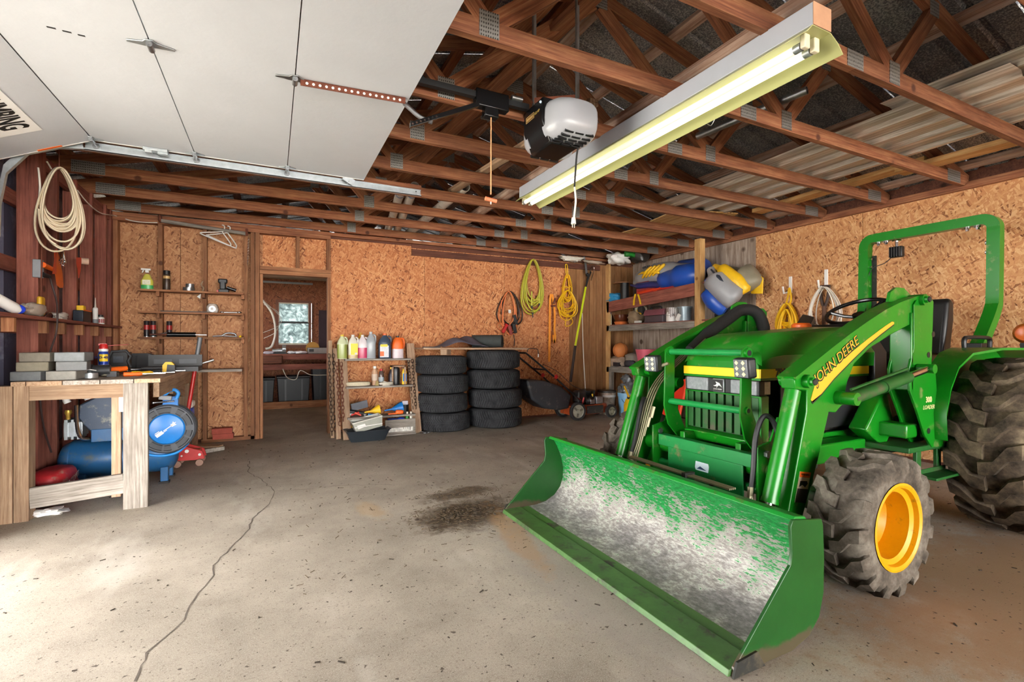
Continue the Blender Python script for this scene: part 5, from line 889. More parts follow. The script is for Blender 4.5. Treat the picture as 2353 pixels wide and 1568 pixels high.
# second shelf
def bottle(u,i,label,prof,m,cap=None,capm=None,band=None,dy=0.):
    p=rp(u,i,dy);t=T('bottle',label,'bottle',p);O('bottle_body',can(prof,p,16),m,t,ang=45)
    if cap:O('cap',can([(cap[0],cap[1]),(cap[0],cap[2]),(0,cap[2])],p,12),capm,t)
    if band:O('label',B().cyl(p+Vector((0,0,band[0])),p+Vector((0,0,band[1])),band[2],n=16,caps=False),band[3],t)
bottle(861,1,'tall clear bottle with amber remains and white cap',[(.035,0),(.037,.01),(.037,.17),(.02,.2),(.02,.21)],jugm('#c9a284'),(.021,.21,.24),M_WHT,(.06,.14,.0376,P('#d8c4b0',.4)),.05)
bottle(876,1,'slim dark bottle with red cap',[(.03,0),(.032,.01),(.034,.12),(.028,.16),(.018,.18)],jugm('#5a4a44'),(.02,.18,.205),M_RED,(.04,.1,.035,P('#a8b4bc',.4)),.04)
bottle(899,1,'black oil bottle with tapered shoulder and yellow cap',[(.036,0),(.036,.13),(.02,.18),(.015,.2)],P('#2a2430',.3),(.017,.2,.225),M_YEL)
bottle(910,1,'black ribbed wide bottle beside the tapered oil bottle',[(.05,0),(.052,.01),(.05,.05),(.052,.1),(.05,.18),(.045,.21),(.03,.22)],P('#1c1a1e',.3),(.03,.22,.23),M_BLK)
p=rp(929,1);t=T('bottle','yellow flat bottle with blue label','bottle',p);O('bottle_body',loftp(p,[(.03,.02,0),(.032,.022,.01),(.032,.022,.16),(.02,.016,.19),(.014,.014,.2)],16,2.6),M_YEL,t,ang=45);O('label',B().ob(p+Vector((0,-.0228,.09)),(.05,.003,.1)),M_BLU,t)
one('wood_box',B().box(1.36,1.38,6.16,6.27,.607,.85).box(1.52,1.54,6.16,6.27,.607,.85).box(1.36,1.54,6.16,6.27,.835,.85),W_PALE,'small open pale wooden box behind the black bottles','box')
p=rp(822,1);one('tow_rope',B().lathe([(.1,0),(.15,.005),(.155,.03),(.14,.045),(.1,.04),(.1,0)],p,'z',24,False).xf(Matrix.Translation(p)@Matrix.Diagonal((1,.5,1.1,1))@Matrix.Translation(-p)),P('#cfc4a8',.8,0,.2,60),'flat coil of cream rope on the second rack shelf','rope',ang=50)
p=rp(884,1,-.04);one('rag',bag(p+Vector((.02,0,.02)),(.16,.1,.05),12,.2),P('#d4cdbf',.85,0,.2,12),'crumpled pale rag in front of bottles on rack','rag',ang=60)
p=rp(867,1,-.05);one('trowel',B().prism([(p.x-.03,p.z),(p.x+.02,p.z),(p.x+.01,p.z+.05),(p.x-.005,p.z+.07)],'y',p.y,p.y+.01),P('#a8925a',.6),'small brass coloured scraper standing among bottles','scraper')
# third shelf
p=rp(818,2);t=T('pruning_shears','red handled pruning shears on the rack','shears',p);O('handle',B().tube([p+Vector((-.06,-.04,.02)),p+Vector((.03,-.05,.05))],.013,8),M_RED,t,ang=50);O('handle',B().tube([p+Vector((-.02,-.05,.05)),p+Vector((.05,-.06,.015))],.013,8),P('#d8503a',.4),t,ang=50);O('blade',B().ob(p+Vector((-.08,-.03,.03)),(.07,.01,.02)),M_STEEL,t)
p=rp(822,2,.05);t=T('grey_dustpan','dark grey plastic dustpan tilted on the rack','dustpan',p);O('pan',B().ob(p+Vector((.02,.0,.12)),(.2,.02,.1),rotm('Y',-12)@rotm('X',20)),P('#6d7078',.5),t,bev=.006);O('grip',B().tube([p+Vector((-.12,0,.06)),p+Vector((.1,-.03,.02))],[.03,.02],10),M_BLK,t)
def funnel(u,label,m,r,L,dirx,i=2,dz=0.):
    p=rp(u,i,-.03)+Vector((0,0,r+dz));t=T('funnel',label,'funnel',p);O('cone',B().lathe([(.008,-L*.9),(.012,-L*.35),(r,L*.4),(r,L*.5),(r-.004,L*.5),(r-.004,L*.4),(.006,-L*.35)],(0,0,0),'x',22,False).xf(Matrix.Translation(p)@rotm('Z',0 if dirx>0 else 180)@rotm('Y',-8)),m,t,ang=45)
funnel(860,'yellow plastic funnel lying on the rack',M_YEL,.06,.13,1);funnel(910,'large blue plastic funnel lying on the rack',M_BLU,.07,.16,1)
p=rp(905,2,-.08);t=T('orange_scoop','orange plastic scoop lying in front of blue funnel','scoop',p);O('bowl',bag(p+Vector((.07,0,.03)),(.1,.06,.055),3,.02),M_ORG,t,ang=60);O('handle',B().tube([p+Vector((-.07,0,.012)),p+Vector((.04,0,.015))],[.01,.014],8),M_ORG,t)
p=rp(930,2);t=T('black_cup','black cup with white paper in it on the rack','cup',p);O('cup',can([(.045,0),(.05,.11),(.045,.11),(.042,.01),(0,.01)],p,18),M_BLK,t);O('paper',B().ob(p+Vector((0,0,.13)),(.07,.05,.05)),P('#cfcbd8',.6),t)
p=rp(853,2,-.06);one('blue_clip',B().tube([p+Vector((-.04,0,.02)),p+Vector((.06,0,.01))],.012,8),P('#2a8fd0',.4),'small bright blue handle beside the yellow funnel','tool');p=rp(838,2,-.07);one('jar_lid',B().lathe([(.025,0),(.027,.003),(.027,.03),(0,.032)],p,'z',16),M_STEEL,'small round steel tin at the rack edge','tin')
# bottom
t=T('drain_pan','black plastic oil drain pan on the floor by the rack','pan',(1.0,5.85,0));O('pan',B().loft([[(1.0+a*x,5.83+b*y,z) for x,y in((-1,-.8),(-.8,-1),(.8,-1),(1,-.8),(1,.8),(.8,1),(-.8,1),(-1,.8))] for a,b,z in((.19,.09,.0),(.23,.12,.1),(.25,.135,.13),(.26,.14,.13),(.225,.115,.115),(.18,.085,.02))],caps=True),P('#2c3238',.4,0,.2,8),t,ang=40)
t=T('clear_bin','clear plastic bin lying tilted in the drain pan','bin',(.98,5.87,.1));Rm=Matrix.Translation((1.0,5.86,.2))@rotm('Y',-12);O('bin',B().loft([[(a*x,b*y,z) for x,y in((-1,-1),(1,-1),(1,1),(-1,1))] for a,b,z in((.15,.1,-.07),(.17,.12,.05),(.165,.115,.05),(.145,.095,-.06))],caps=True).xf(Rm),P('#a9aa9f',.2,0,.15,10),t,ang=40);O('rim',B().tube([Rm@Vector(q) for q in((-.17,-.12,.05),(.17,-.12,.05),(.17,.12,.05),(-.17,.12,.05))],.006,6,True),P('#cfcdc0',.3),t);O('label',B().ob(Rm@Vector((-.08,-.112,-.0)),(.09,.004,.05),rotm('Y',-20)),M_WHT,t);O('white_rod',B().cyl(Rm@Vector((-.16,-.125,.0)),Rm@Vector((.15,-.14,-.035)),.006,n=8),M_WHT,t)
one('yellow_tub',bag((.98,6.03,.13),(.26,.1,.18),5,.03),P('#c99a1c',.5),'old yellow plastic tub behind the clear bin','tub',ang=60)
one('blue_rag',bag((1.38,6.02,.17),(.2,.1,.07),7,.2),P('#2a4fc0',.6),'bright blue crumpled plastic behind the painted board','rag',ang=60)
for x,m,l in((1.52,M_GREEN,'small green bottle with clear neck behind the painted board'),(1.57,M_CORD_W,'small white tube behind the painted board')):
    p=Vector((x,6.02,.031));t=T('small_bottle',l,'bottle',p);O('bottle_body',can([(.02,0),(.02,.18),(.01,.2)],p,12),m,t);O('cap',can([(.013,.2),(.013,.245),(0,.245)],p,10),M_CORD_W,t)
# chains on the rack
for k,(x,y,zt,zb,s,l) in enumerate(((.70,5.9,.9,.18,.06,'rusty brown chain doubled over the rack post near doorway'),(.625,6.03,1.0,.05,.06,'long grey chain hanging at the doorway side of rack'),(1.60,6.05,.92,.25,.055,'grey chain hanging beside the rack end post'))):
    t=T('tow_chain',l,'chain',(x,y,zt));yb=y-.12 if k==1 else y-.1
    O('strand',chain(B(),[(x,y+.26 if k<2 else y+.22,zt),(x+.01,y+.02,zb)],s,.014,.0048),M_RUST if k==0 else M_CHAIN,t,ang=60);O('strand',chain(B(),[(x+.05,y+.25 if k<2 else y+.22,zt),(x+.045,y+.02,zb+.05)],s,.014,.0048),M_RUST if k==0 else M_CHAIN,t,ang=60)
one('loose_chain',chain(B(),[(1.67,5.95,.012),(1.72,5.9,.012),(1.78,5.93,.012),(1.72,5.97,.014),(1.7,5.92,.02)],.05,.013,.0045),M_STEEL,'small heap of chain on floor between rack and tires','chain',ang=60)
# ================================================================ car tires
def cartyre(R,w,rim,nl,kind):
    h=w/2;b=B();rb=R-.01
    prof=[(rim,-h*.8),(rim+.01,-h*.95),(rim+(R-rim)*.5,-h),(R-.03,-h*.9),(rb-.004,-h*.72),(rb,-h*.4),(rb,0),(rb,h*.4),(rb-.004,h*.72),(R-.03,h*.9),(rim+(R-rim)*.5,h),(rim+.01,h*.95),(rim,h*.8),(rim-.005,0)]
    b.lathe(prof+[prof[0]],(0,0,0),'z',56,False)
    def pt(q,z,r): return (r*math.cos(q),r*math.sin(q),z)
    g=.0 
    for i in range(nl):
        q0=2*math.pi*i/nl;e=math.pi/nl*.74
        if kind=='v': bands=[((-.8,.0),(-.4,.5),(0,.95)),((.06,.95),(.4,.5),(.8,0.))]
        else: bands=[((-.82,.1),(-.5,.0),(-.12,.8)),((-.02,.3),(.12,.3)),((.22,.8),(.5,.0),(.82,.1))]
        for bd in bands:
            secs=[]
            for f,dq in bd:
                q=q0+dq*2*math.pi/nl*1.2;r=R-(.006 if abs(f)>.7 else 0.);z=f*h;secs.append([pt(q-e,z,r),pt(q+e,z,r),pt(q+e,z,r-.02),pt(q-e,z,r-.02)])
            b.loft(secs)
    return b
M_TIRE=tyre_mat('car_tyre_rubber','#37383b','#46474a','#222325')
ta=mesh_of(cartyre(.335,.236,.2,64,'r'),'car_tire',45);ta.materials.append(M_TIRE);tb=mesh_of(cartyre(.37,.252,.215,66,'v'),'car_tire',45);tb.materials.append(M_TIRE)
names=('bottom','second from the floor','third from the floor','top')
for st,(me,x,y,dz,l) in enumerate(((ta,2.05,6.14,.244,'in the narrow ribbed stack beside the rack'),(tb,2.775,6.11,.262,'in the wide chevron stack beside the mower'))):
    for i in range(4):
        o=bpy.data.objects.new('car_tire',me);COL.objects.link(o);o.matrix_basis=Matrix.Translation((x+(.0,.012,-.008,.0)[i]*(1 if st else -1.4)-(.015*i if st==0 else .01*i),y,dz*(i+.5)))@rotm('Z',random.uniform(0,360));tag(o,'black car tire, '+names[i]+' '+l,'tire','stacked car tires')
bt_=lum('plywood_board',(1.71,6.2,1.068),(3.22,6.2,1.06),.5,.022,W_PALE);tag(bt_,'pale plywood board laid over the two tire stacks','board')
blk=lum('wood_block',(2.02,6.0,.985),(2.02,6.0,1.054),.12,.09,W_PALE);tag(blk,'pale wood block wedged between tire and board','block')
t=T('rolled_mat','rolled dark grey rubber mat on the board','mat',(2.75,6.2,1.08));sp_=[]
for i in range(60):
    a=i*.42;r=.012+.0029*i*.42/.42*.45;sp_.append((r*math.cos(a),r*math.sin(a)))
c=Vector((2.84,6.02,1.166));b=B().lathe([(0,0),(.085,0),(.085,.42),(0,.42)],(c.x-.42,c.y,c.z),'x',28);b.xf(Matrix.Translation(c)@rotm('Z',-38)@Matrix.Translation(-c));O('mat_roll',b,P('#3c4140',.8,0,.2,20),t,ang=40);O('roll_spiral',B().tube([(c.x+.002,c.y+q,c.z+w) for q,w in sp_],.0035,5).xf(Matrix.Translation(c)@rotm('Z',-38)@Matrix.Translation(-c)),P('#22211f',.8),t,ang=60)
one('work_cloth',B().grid(lambda u,v:(1.98+.62*u,5.95+.4*v,1.085+(.07+.16*math.sin(math.pi*u)**.7*(.6+.4*math.sin(7*u+3*v)))*math.sin(math.pi*(.12+.76*v))*max(.12,math.sin(math.pi*(.04+.92*u)))),26,14,(0,0,.006)),P('#5c5864',.85,0,.25,8),'heap of grey purple work cloth on the board','cloth',ang=60)
one('black_strap',B().box(1.72,1.95,6.0,6.03,1.08,1.092),M_BLK,'flat black strap lying on the board end above rack','strap')
# ================================================================ hung on the back wall
YH=6.45
jc=T('jumper_cables','orange and black jumper cables hung in loops on the wall','jumper cables',aY(1170,672,YH));p=aY(1168,670,YH)
b=B();coil(b,(p.x,YH-.01,p.z),'y',.16,.29,3,.009,21,.2,.35,.02);O('orange_lead',b,P('#e0804a',.5),jc,ang=60);b=B();coil(b,(p.x+.03,YH+.005,p.z),'y',.2,.27,3,.009,22,.12,.3,.01);O('black_lead',b,P('#2c1d18',.5),jc,ang=60)
q=aY(1150,750,YH);O('orange_loop',B().tube([q+Vector((.055*math.cos(a*.35),0,.05*math.sin(a*.35))) for a in range(18)],.008,6,True).tube(spl([aY(1152,690,YH),aY(1154,730,YH),aY(1156,770,YH)],5),.008,6),P('#e0804a',.5),jc,ang=60)
for (u,v),m in(((1160,755),M_RED),((1172,758),P('#8d3a34',.5)),((1184,735),M_BLK),((1182,755),M_BLK)): O('clamp',B().ob(aY(u,v,YH-.02),(.05,.035,.15),rotm('Y',30 if u<1170 else -15)),m,jc,bev=.008)
O('lead_tail',B().tube(spl([aY(1178,760,YH),aY(1182,780,YH),aY(1181,796,YH)],4),.006,6),M_BLK,jc);O('white_tag',B().ob(aY(1171,716,YH-.03),(.04,.004,.05)),M_WHT,jc)
gh=T('green_hose','yellow green air hose coiled in a tall loop','hose coil',aY(1223,600,YH));p=aY(1224,597,YH-.01);b=B();coil(b,p-Vector((0,.015,0)),'y',.2,.36,9,.011,31,.16,.22,.02);O('coil',b,P('#bdb83e',.45,0,.1,9,name='lime_hose'),gh,ang=60)
for (u,v,w,z) in((1222,695,1224,730),(1240,690,1239,715)): O('hose_fitting',B().cyl(aY(u,v+8,YH-.03),aY(w,z-8,YH-.03),.015,n=10).cyl(aY(w,z-8,YH-.03),aY(w,z,YH-.03),.009,n=8),M_BLK,gh,ang=50);O('hose_end',B().cyl(aY(u,v-25,YH-.03),aY(u,v+8,YH-.03),.0115,n=8),P('#bdb83e',.45,0,.1,9),gh)
rs=T('ratchet_strap','orange ratchet strap with long hanging tail','strap',aY(1265,680,YH));
def strip(pts,w,m,par,nm,Y=YH-.01): O(nm,B().loft([[aY(u-w,v,Y),aY(u+w,v,Y),aY(u+w,v,Y+.006),aY(u-w,v,Y+.006)] for u,v in pts]),m,par,ang=50)
strip([(1266,676),(1264,690),(1263,760),(1262,832)],2.3,P('#f0982a',.6,0,.12,10,name='strap_web'),rs,'long_tail');strip([(1269,676),(1273,700),(1275,725),(1274,755),(1276,775),(1274,788),(1271,770)],2.2,P('#f0982a',.6,0,.12,10),rs,'short_loop',YH-.02);O('ratchet',B().ob(aY(1271,703,YH-.03),(.07,.05,.03)).ob(aY(1274,692,YH-.03),(.03,.03,.09),rotm('Y',18)),M_RUST,rs,bev=.004)
yc=T('yellow_cord_hank','yellow extension cord gathered into a knotted hank','extension cord',aY(1303,640,YH));p=aY(1304,632,YH-.02);b=B();coil(b,p,'y',.09,.2,7,.0085,41,.15,.3,.035);O('upper_loops',b,M_CORD_Y,yc,ang=60);b=B();coil(b,aY(1303,668,YH-.02),'y',.17,.19,9,.0085,42,.25,.3,.035);O('lower_loops',b,M_CORD_Y,yc,ang=60)
O('hanging_loop',B().tube(spl([aY(1303,640,YH),aY(1299,612,YH),aY(1302,608,YH),aY(1304,614,YH),aY(1304,640,YH)],5),.0085,6),M_CORD_Y,yc,ang=60);O('hanging_loop',B().tube(spl([aY(1303,725,YH),aY(1299,748,YH),aY(1310,748,YH),aY(1316,738,YH),aY(1305,722,YH)],5),.0085,6),M_CORD_Y,yc,ang=60);O('tie_wraps',B().tube([aY(1303,660,YH-.02)+Vector((.07*math.cos(a*.4),.05*math.sin(a*.4),.01*math.sin(a))) for a in range(16)],.0085,6,True),M_CORD_Y,yc,ang=60)
pp=T('pole_pruner','yellow pole pruner with curved saw leaning on the wall','pruner',aY(1313,870,6.4));a,b,c,d=aY(1311,878,6.3),aY(1322,795,6.33),aY(1346,660,6.42),aY(1351,640,6.43)
O('foam_grip',B().cyl(a,b,.022,n=12),P('#3a2c28',.8),pp,ang=40);O('pole',B().cyl(b,c,.017,n=12),P('#c9d820',.35,0,.1,8),pp,ang=40);O('cutter_head',B().tube([c,d,aY(1358,625,6.43)],[.014,.02,.012],8).sph(aY(1350,632,6.43),.03,10,8),M_BLK,pp,ang=50);O('saw_blade',B().loft([[aY(u-w,v,6.425),aY(u+w,v,6.425),aY(u+w,v,6.43),aY(u-w,v,6.43)] for u,v,w in((1348,630,2.5),(1346,610,2.5),(1342,590,2),(1338,578,.8))]),M_STEEL,pp,ang=50);O('lever_frame',B().tube(spl([aY(1352,645,6.42),aY(1356,625,6.41),aY(1362,612,6.41),aY(1365,620,6.41),aY(1358,645,6.42)],5),.006,6),M_CHROME,pp,ang=60)
o=one('white_rod',B().tube(spl([aY(1338,720,6.46),aY(1340,800,6.4),aY(1345,893,6.3)],5),.007,8),M_CORD_W,'thin white plastic rod standing behind the pole pruner','rod',ang=50)
one('saw_blade_loose',B().loft([[aY(u-w,v,6.38),aY(u+w,v,6.38),aY(u+w,v+1,6.385),aY(u-w,v+1,6.385)] for u,v,w in((1284,576,3),(1300,590,3),(1322,603,1.5))]),M_STEEL,'grey curved blade stuck behind the wall top board','blade')
# ================================================================ lawn mower
mw=T('lawn_mower','black and orange push mower with grass bag and folded handle','lawn mower',(4.3,6.1,0));M_DK=P('#2a2b2c',.45,0,.25,10,dirt=('#6a6252',.2,14));YN,YF=5.95,6.33
O('deck',B().loft([[(x,y,z) for x,y in((3.95,5.99+e),(4.5,5.99+e),(4.66,6.05+e),(4.66,6.24-e),(4.5,6.3-e),(3.95,6.3-e))] for e,z in((0,.07),(0,.17),(.03,.21))]),P('#c2552a',.45,0,.3,9,dirt=('#4a3a2c',.3,14)),mw,bev=.01);O('side_skirt',B().box(4.22,4.52,5.965,5.99,.08,.2),M_DK,mw,bev=.01)
O('engine',B().lathe([(.14,.21),(.15,.24),(.15,.3),(.12,.36),(.13,.39),(.13,.42),(.05,.44),(0,.44)],(4.33,6.14,0),'z',24),M_BLKG,mw,ang=35);O('muffler',B().box(4.4,4.52,5.98,6.05,.22,.33).box(4.3,4.38,5.99,6.03,.22,.29),M_STEEL,mw,bev=.008);O('fuel_tank',B().box(4.1,4.25,6.02,6.2,.24,.42),M_DK,mw,bev=.03);O('oil_cap',B().cyl((4.35,6.02,.33),(4.35,6.02,.37),.014,n=10),M_YEL,mw);O('height_lever',B().tube([(4.12,5.97,.2),(4.16,5.965,.33)],.012,8).tube([(4.1,5.97,.29),(4.06,5.965,.32)],.014,8),M_RED,mw)
for x,y,r in((4.03,5.94,.135),(4.03,6.35,.135),(4.66,5.96,.1),(4.66,6.33,.1)):
    w=O('wheel',B().lathe([(r-.035,-.025),(r-.01,-.027),(r,-.018),(r,.018),(r-.01,.027),(r-.035,.025),(r-.035,-.025)],(x,y,r),'y',28,False),M_RUB,mw,ang=40);O('hubcap',B().lathe([(0,-.03),(.025,-.03),(.03,-.02),(r-.05,-.012),(r-.034,-.02),(r-.034,.02),(0,.02)],(x,y,r),'y',28),P('#9c9c8c',.5,0,.25,12),w,ang=35)
    sk=B()
    for k in range(3):
        a=math.radians(k*120+20);sk.ob((x+(r*.42)*math.cos(a),y-.019,r+(r*.42)*math.sin(a)),(r*.4,.008,.03),rotm('Y',-math.degrees(a)))
    O('spokes',sk,P('#6a6a5e',.5),w)
O('grass_bag',B().loft([[(3.28,5.98,.34),(3.28,6.36,.34),(3.22,6.36,.62),(3.2,5.98,.62)],[(3.5,5.97,.2),(3.5,6.37,.2),(3.5,6.37,.6),(3.5,5.97,.6)],[(3.75,5.99,.16),(3.75,6.35,.16),(3.8,6.35,.5),(3.8,5.99,.5)],[(3.93,6.02,.17),(3.93,6.32,.17),(3.98,6.32,.36),(3.98,6.02,.36)]]),P('#34373c',.6,0,.25,6,dirt=('#6d6a60',.15,9)),mw,bev=.03,seg=3)
for y in(5.96,6.34):
    O('handle_lower',B().tube([(4.12,y,.26),(3.66,y,.64)],.013,8),M_BLK,mw);O('handle_upper',B().tube([(3.7,y,.61),(3.18,y,1.0)],.013,8),M_BLK,mw);O('handle_knob',B().ob((3.66,y-.02,.655),(.05,.03,.06),rotm('Y',40)),M_RED,mw,bev=.008)
O('handle_cross',B().cyl((3.5,5.96,.76),(3.5,6.34,.76),.012).cyl((3.18,5.96,1.0),(3.18,6.34,1.0),.013),M_BLK,mw);O('control_cable',B().tube(spl([(3.45,5.95,.84),(3.7,5.95,.72),(3.95,5.96,.52),(4.2,6.0,.43)],5),.004,6),M_BLK,mw,ang=60);O('bail_wire',B().tube(spl([(3.2,5.96,1.01),(3.22,5.95,1.06),(3.35,5.95,1.055),(3.37,5.95,1.0),(3.37,5.95,.95)],5),.005,6),M_BLK,mw,ang=60);O('bail_grip',B().cyl((3.372,5.95,.985),(3.372,5.95,.94),.008,n=8),M_WHT,mw)
t=T('red_sled','red plastic sled leaning at the storage shelves behind tractor','sled',(4.75,4.85,0));O('sled_shell',B().loft([[(4.62,4.6,0),(4.62,5.15,0),(4.66,5.15,0),(4.66,4.6,0)],[(4.75,4.58,.5),(4.75,5.17,.5),(4.79,5.17,.5),(4.79,4.58,.5)],[(4.9,4.6,.95),(4.9,5.15,.95),(4.94,5.15,.95),(4.94,4.6,.95)]]),P('#d8301e',.4,0,.15,6),t,ang=40,bev=.01);O('sled_rim',B().tube([(4.62,4.6,.02),(4.75,4.57,.5),(4.9,4.6,.96),(4.9,5.15,.96),(4.75,5.18,.5),(4.62,5.15,.02)],.02,8),P('#e8481e',.4),t,ang=50)
# buckets and fuel can
t=T('plaster_pail','stained white plastic pail with brown drips behind the mower wheel','pail',(4.83,6.22,0));p=Vector((4.84,6.3,0));O('pail_body',can([(.12,0),(.135,.3),(.145,.3),(.145,.35),(.13,.35),(.12,.02),(0,.02)],p,26),P('#c9b8a4',.5,0,.2,6,dirt=('#5a3a28',.55,7)),t,ang=35);O('lid',B().lathe([(.14,.35),(.15,.355),(.15,.38),(.12,.385),(0,.38)],p,'z',26),P('#3a3632',.5),t);O('white_hoop',B().cyl(p+Vector((0,0,.28)),p+Vector((0,0,.315)),.1475,n=26,caps=False),M_WHT,t)
p=Vector((5.02,6.02,0));t=T('blue_pail','light blue plastic pail full of grey scrap','pail',p);O('pail_body',can([(.125,0),(.14,.3),(.148,.3),(.148,.36),(.14,.36),(.13,.1),(0,.1)],p,26),P('#7fb4dc',.4,0,.12,6,name='pale_blue'),t,ang=35);O('pail_mark',B().tube([p+Vector((.1425*math.cos(a),.1425*math.sin(a),z)) for a,z in [(math.radians(-165+i*6),.27-.11*(i/9)**.7) for i in range(10)]],.004,5).tube([p+Vector((.143*math.cos(a),.143*math.sin(a),z)) for a,z in [(math.radians(-130+i*3),.2+.012*math.sin(i*1.6)) for i in range(9)]],.003,5),P('#2a4a8a',.5),t)
t=T('metal_scrap','heap of grey aluminium scrap sticking out of blue pail','scrap',p+Vector((0,0,.36)));r=random.Random(8)
for i in range(7): O('scrap_piece',bag(p+Vector((r.uniform(-.07,.07),r.uniform(-.06,.06),.36+r.uniform(.0,.24))),(r.uniform(.1,.18),.1,r.uniform(.1,.22)),20+i,.22),P('#8d9296',.4,.5,.3,14,name='alu_scrap'),t,ang=60)
p=Vector((4.93,5.76,0));t=T('fuel_can','yellow plastic fuel can with spout standing before blue pail','fuel can',p);O('can_body',loftp(p,[(.14,.09,0),(.15,.1,.02),(.15,.1,.2),(.12,.085,.29),(.08,.06,.31)],20,3.2),M_YEL,t,ang=40);O('can_handle',B().tube(spl([p+Vector((-.06,0,.3)),p+Vector((-.05,0,.345)),p+Vector((.08,0,.345)),p+Vector((.11,0,.28))],4),.018,8),M_YEL,t,ang=60);O('spout',B().cyl(p+Vector((-.08,0,.3)),p+Vector((-.2,-.02,.5)),.018,.012,10),M_YEL,t);O('spout_cap',B().cyl(p+Vector((-.07,0,.28)),p+Vector((-.1,0,.33)),.028,n=12),M_BLK,t)
# ================================================================ storage shelves along the right wall
su=T('storage_shelves','built in timber storage shelves in the corner along the right wall','shelf unit',(5.2,5.5,0));XF=4.97
lum('post',(XF+.02,6.46,0),(XF+.02,6.46,2.45),.04,.08,W_NEW,su,up=(0,1,0));lum('post',(XF+.045,4.57,0),(XF+.045,4.57,2.5),.09,.09,W_NEW,su,up=(0,1,0));lum('post',(5.5,4.45,0),(5.5,4.45,1.5),.08,.08,W_NEW,su,up=(0,1,0))
lum('front_beam',(XF+.02,6.48,1.735),(XF+.02,4.62,1.845),.04,.17,W_RED,su);lum('front_beam',(XF+.02,6.48,1.385),(XF+.02,4.62,1.385),.04,.09,W_GREY,su);lum('front_beam',(XF+.02,6.48,.71),(XF+.02,4.62,.71),.04,.08,W_GREY,su)
ZU,Z2,Z3=1.83,1.445,.765
lum('shelf_board',(5.27,6.49,1.815),(5.27,4.3,1.935),.52,.02,W_RED,su);lum('shelf_board',(5.27,6.49,1.435),(5.27,4.3,1.435),.54,.018,W_RED,su);lum('shelf_board',(5.27,6.49,.755),(5.27,4.3,.755),.54,.018,W_GREY,su);lum('short_post',(XF+.03,6.4,0),(XF+.03,6.4,.67),.05,.09,W_GREY,su,up=(0,1,0))
def stp(u,v,z,X=5.12):
    x,y,w=dr(u,v);return Vector((X,y*X/x,z))
p=stp(1402,740,Z2,5.02);t=T('glue_bottle','slim cream bottle with blue cap by the shelf post','bottle',p);O('bottle_body',can([(.025,0),(.027,.01),(.027,.15),(.015,.18)],p,14),P('#e0dcb8',.4),t);O('cap',can([(.018,.18),(.014,.21),(0,.21)],p,12),P('#2a3fc0',.4),t)
p=stp(1427,740,Z2,5.1);t=T('glazed_pot','brown glazed bowl standing in an orange saucer','pot',p);O('saucer',can([(.09,0),(.115,.045),(.105,.045),(.085,.01),(0,.01)],p,24),P('#d8763c',.5),t);O('bowl',can([(.08,.012),(.11,.07),(.115,.13),(.12,.16),(.11,.16),(.1,.08),(0,.03)],p,24),P('#5c2c18',.2,0,.3,12),t,ang=40)
one('straw_hat',bag(stp(1462,735,Z2,5.15)+Vector((0,0,.1)),(.2,.22,.2),31,.12),P('#9c8468',.85,0,.35,10),'brown crumpled sack beside the glazed bowl','sack',ang=60)
p=stp(1472,735,Z2,5.1);t=T('work_glove','white and black work glove with yellow trim on sack','glove',p+Vector((0,0,.2)));O('glove',bag(p+Vector((0,0,.22)),(.1,.2,.09),17,.15),P('#cfc4a8',.8,0,.3,9),t,ang=60);O('cuff',bag(p+Vector((-.04,-.06,.2)),(.09,.1,.12),18,.1),P('#2b2724',.8),t,ang=60);O('trim',B().tube([p+Vector((-.07,0,.2)),p+Vector((-.07,-.09,.14))],.012,8),M_YEL,t)
p=stp(1513,735,Z2,5.08);t=T('toolbox','maroon plastic toolbox with dark base and handle','toolbox',p);O('base',B().box(p.x-.1,p.x+.1,p.y-.19,p.y+.19,Z2,Z2+.1),P('#4d4248',.5),t,bev=.01);O('lid',B().prism([(p.x-.105,Z2+.1),(p.x-.105,Z2+.14),(p.x-.08,Z2+.19),(p.x+.08,Z2+.19),(p.x+.105,Z2+.14),(p.x+.105,Z2+.1)],'y',p.y-.2,p.y+.2),P('#7a4650',.5),t,bev=.008);O('handle',B().tube(spl([p+Vector((-.03,.1,.19)),p+Vector((-.05,.09,.225)),p+Vector((-.05,-.09,.225)),p+Vector((-.03,-.1,.19))],4),.012,8),M_BLK,t,ang=60)
p=stp(1545,735,Z2,5.08);t=T('paint_can','white paint can streaked with dark drips','paint can',p);O('can_body',can([(.085,0),(.085,.19),(.08,.195),(.075,.19),(0,.185)],p,24),P('#e0dcd8',.45,0,.1,6,dirt=('#4a2f22',.2,16)),t,ang=35);r=random.Random(4)
db=B()
for i in range(9):
    a=math.radians(120+i*15);L=r.uniform(.05,.14);db.ob(p+Vector((.086*math.cos(a),.086*math.sin(a),.19-L/2)),(.006,.008,L),rotm('Z',math.degrees(a)))
O('drips',db,P('#5a3a2c',.5),t);O('bail',B().tube(spl([p+Vector((-.03,-.085,.12)),p+Vector((-.09,-.05,.08)),p+Vector((-.09,.05,.09)),p+Vector((-.03,.085,.12))],5),.003,6),M_STEEL,t)
p=stp(1574,735,Z2,5.1);t=T('wire_spool','grey blue metal pail with rolled rim next to paint can','pail',p);O('pail_body',can([(.075,0),(.088,.18),(.1,.18),(.1,.195),(.085,.195),(.075,.03),(0,.03)],p,24),P('#8d9ca4',.4,.4,.25,14),t,ang=35);one('paper_tags',B().ob(stp(1559,735,Z2,5.02)+Vector((0,0,.05)),(.02,.06,.1),rotm('X',30)),M_WHT,'crumpled white tags between paint can and pail','paper')
one('small_clips',B().ob(stp(1466,745,Z2,5.0)+Vector((0,0,.02)),(.05,.12,.035)),P('#d8d4d0',.3,0,.3,40),'little white plastic parts lying before the brown sack','parts',bev=.006)
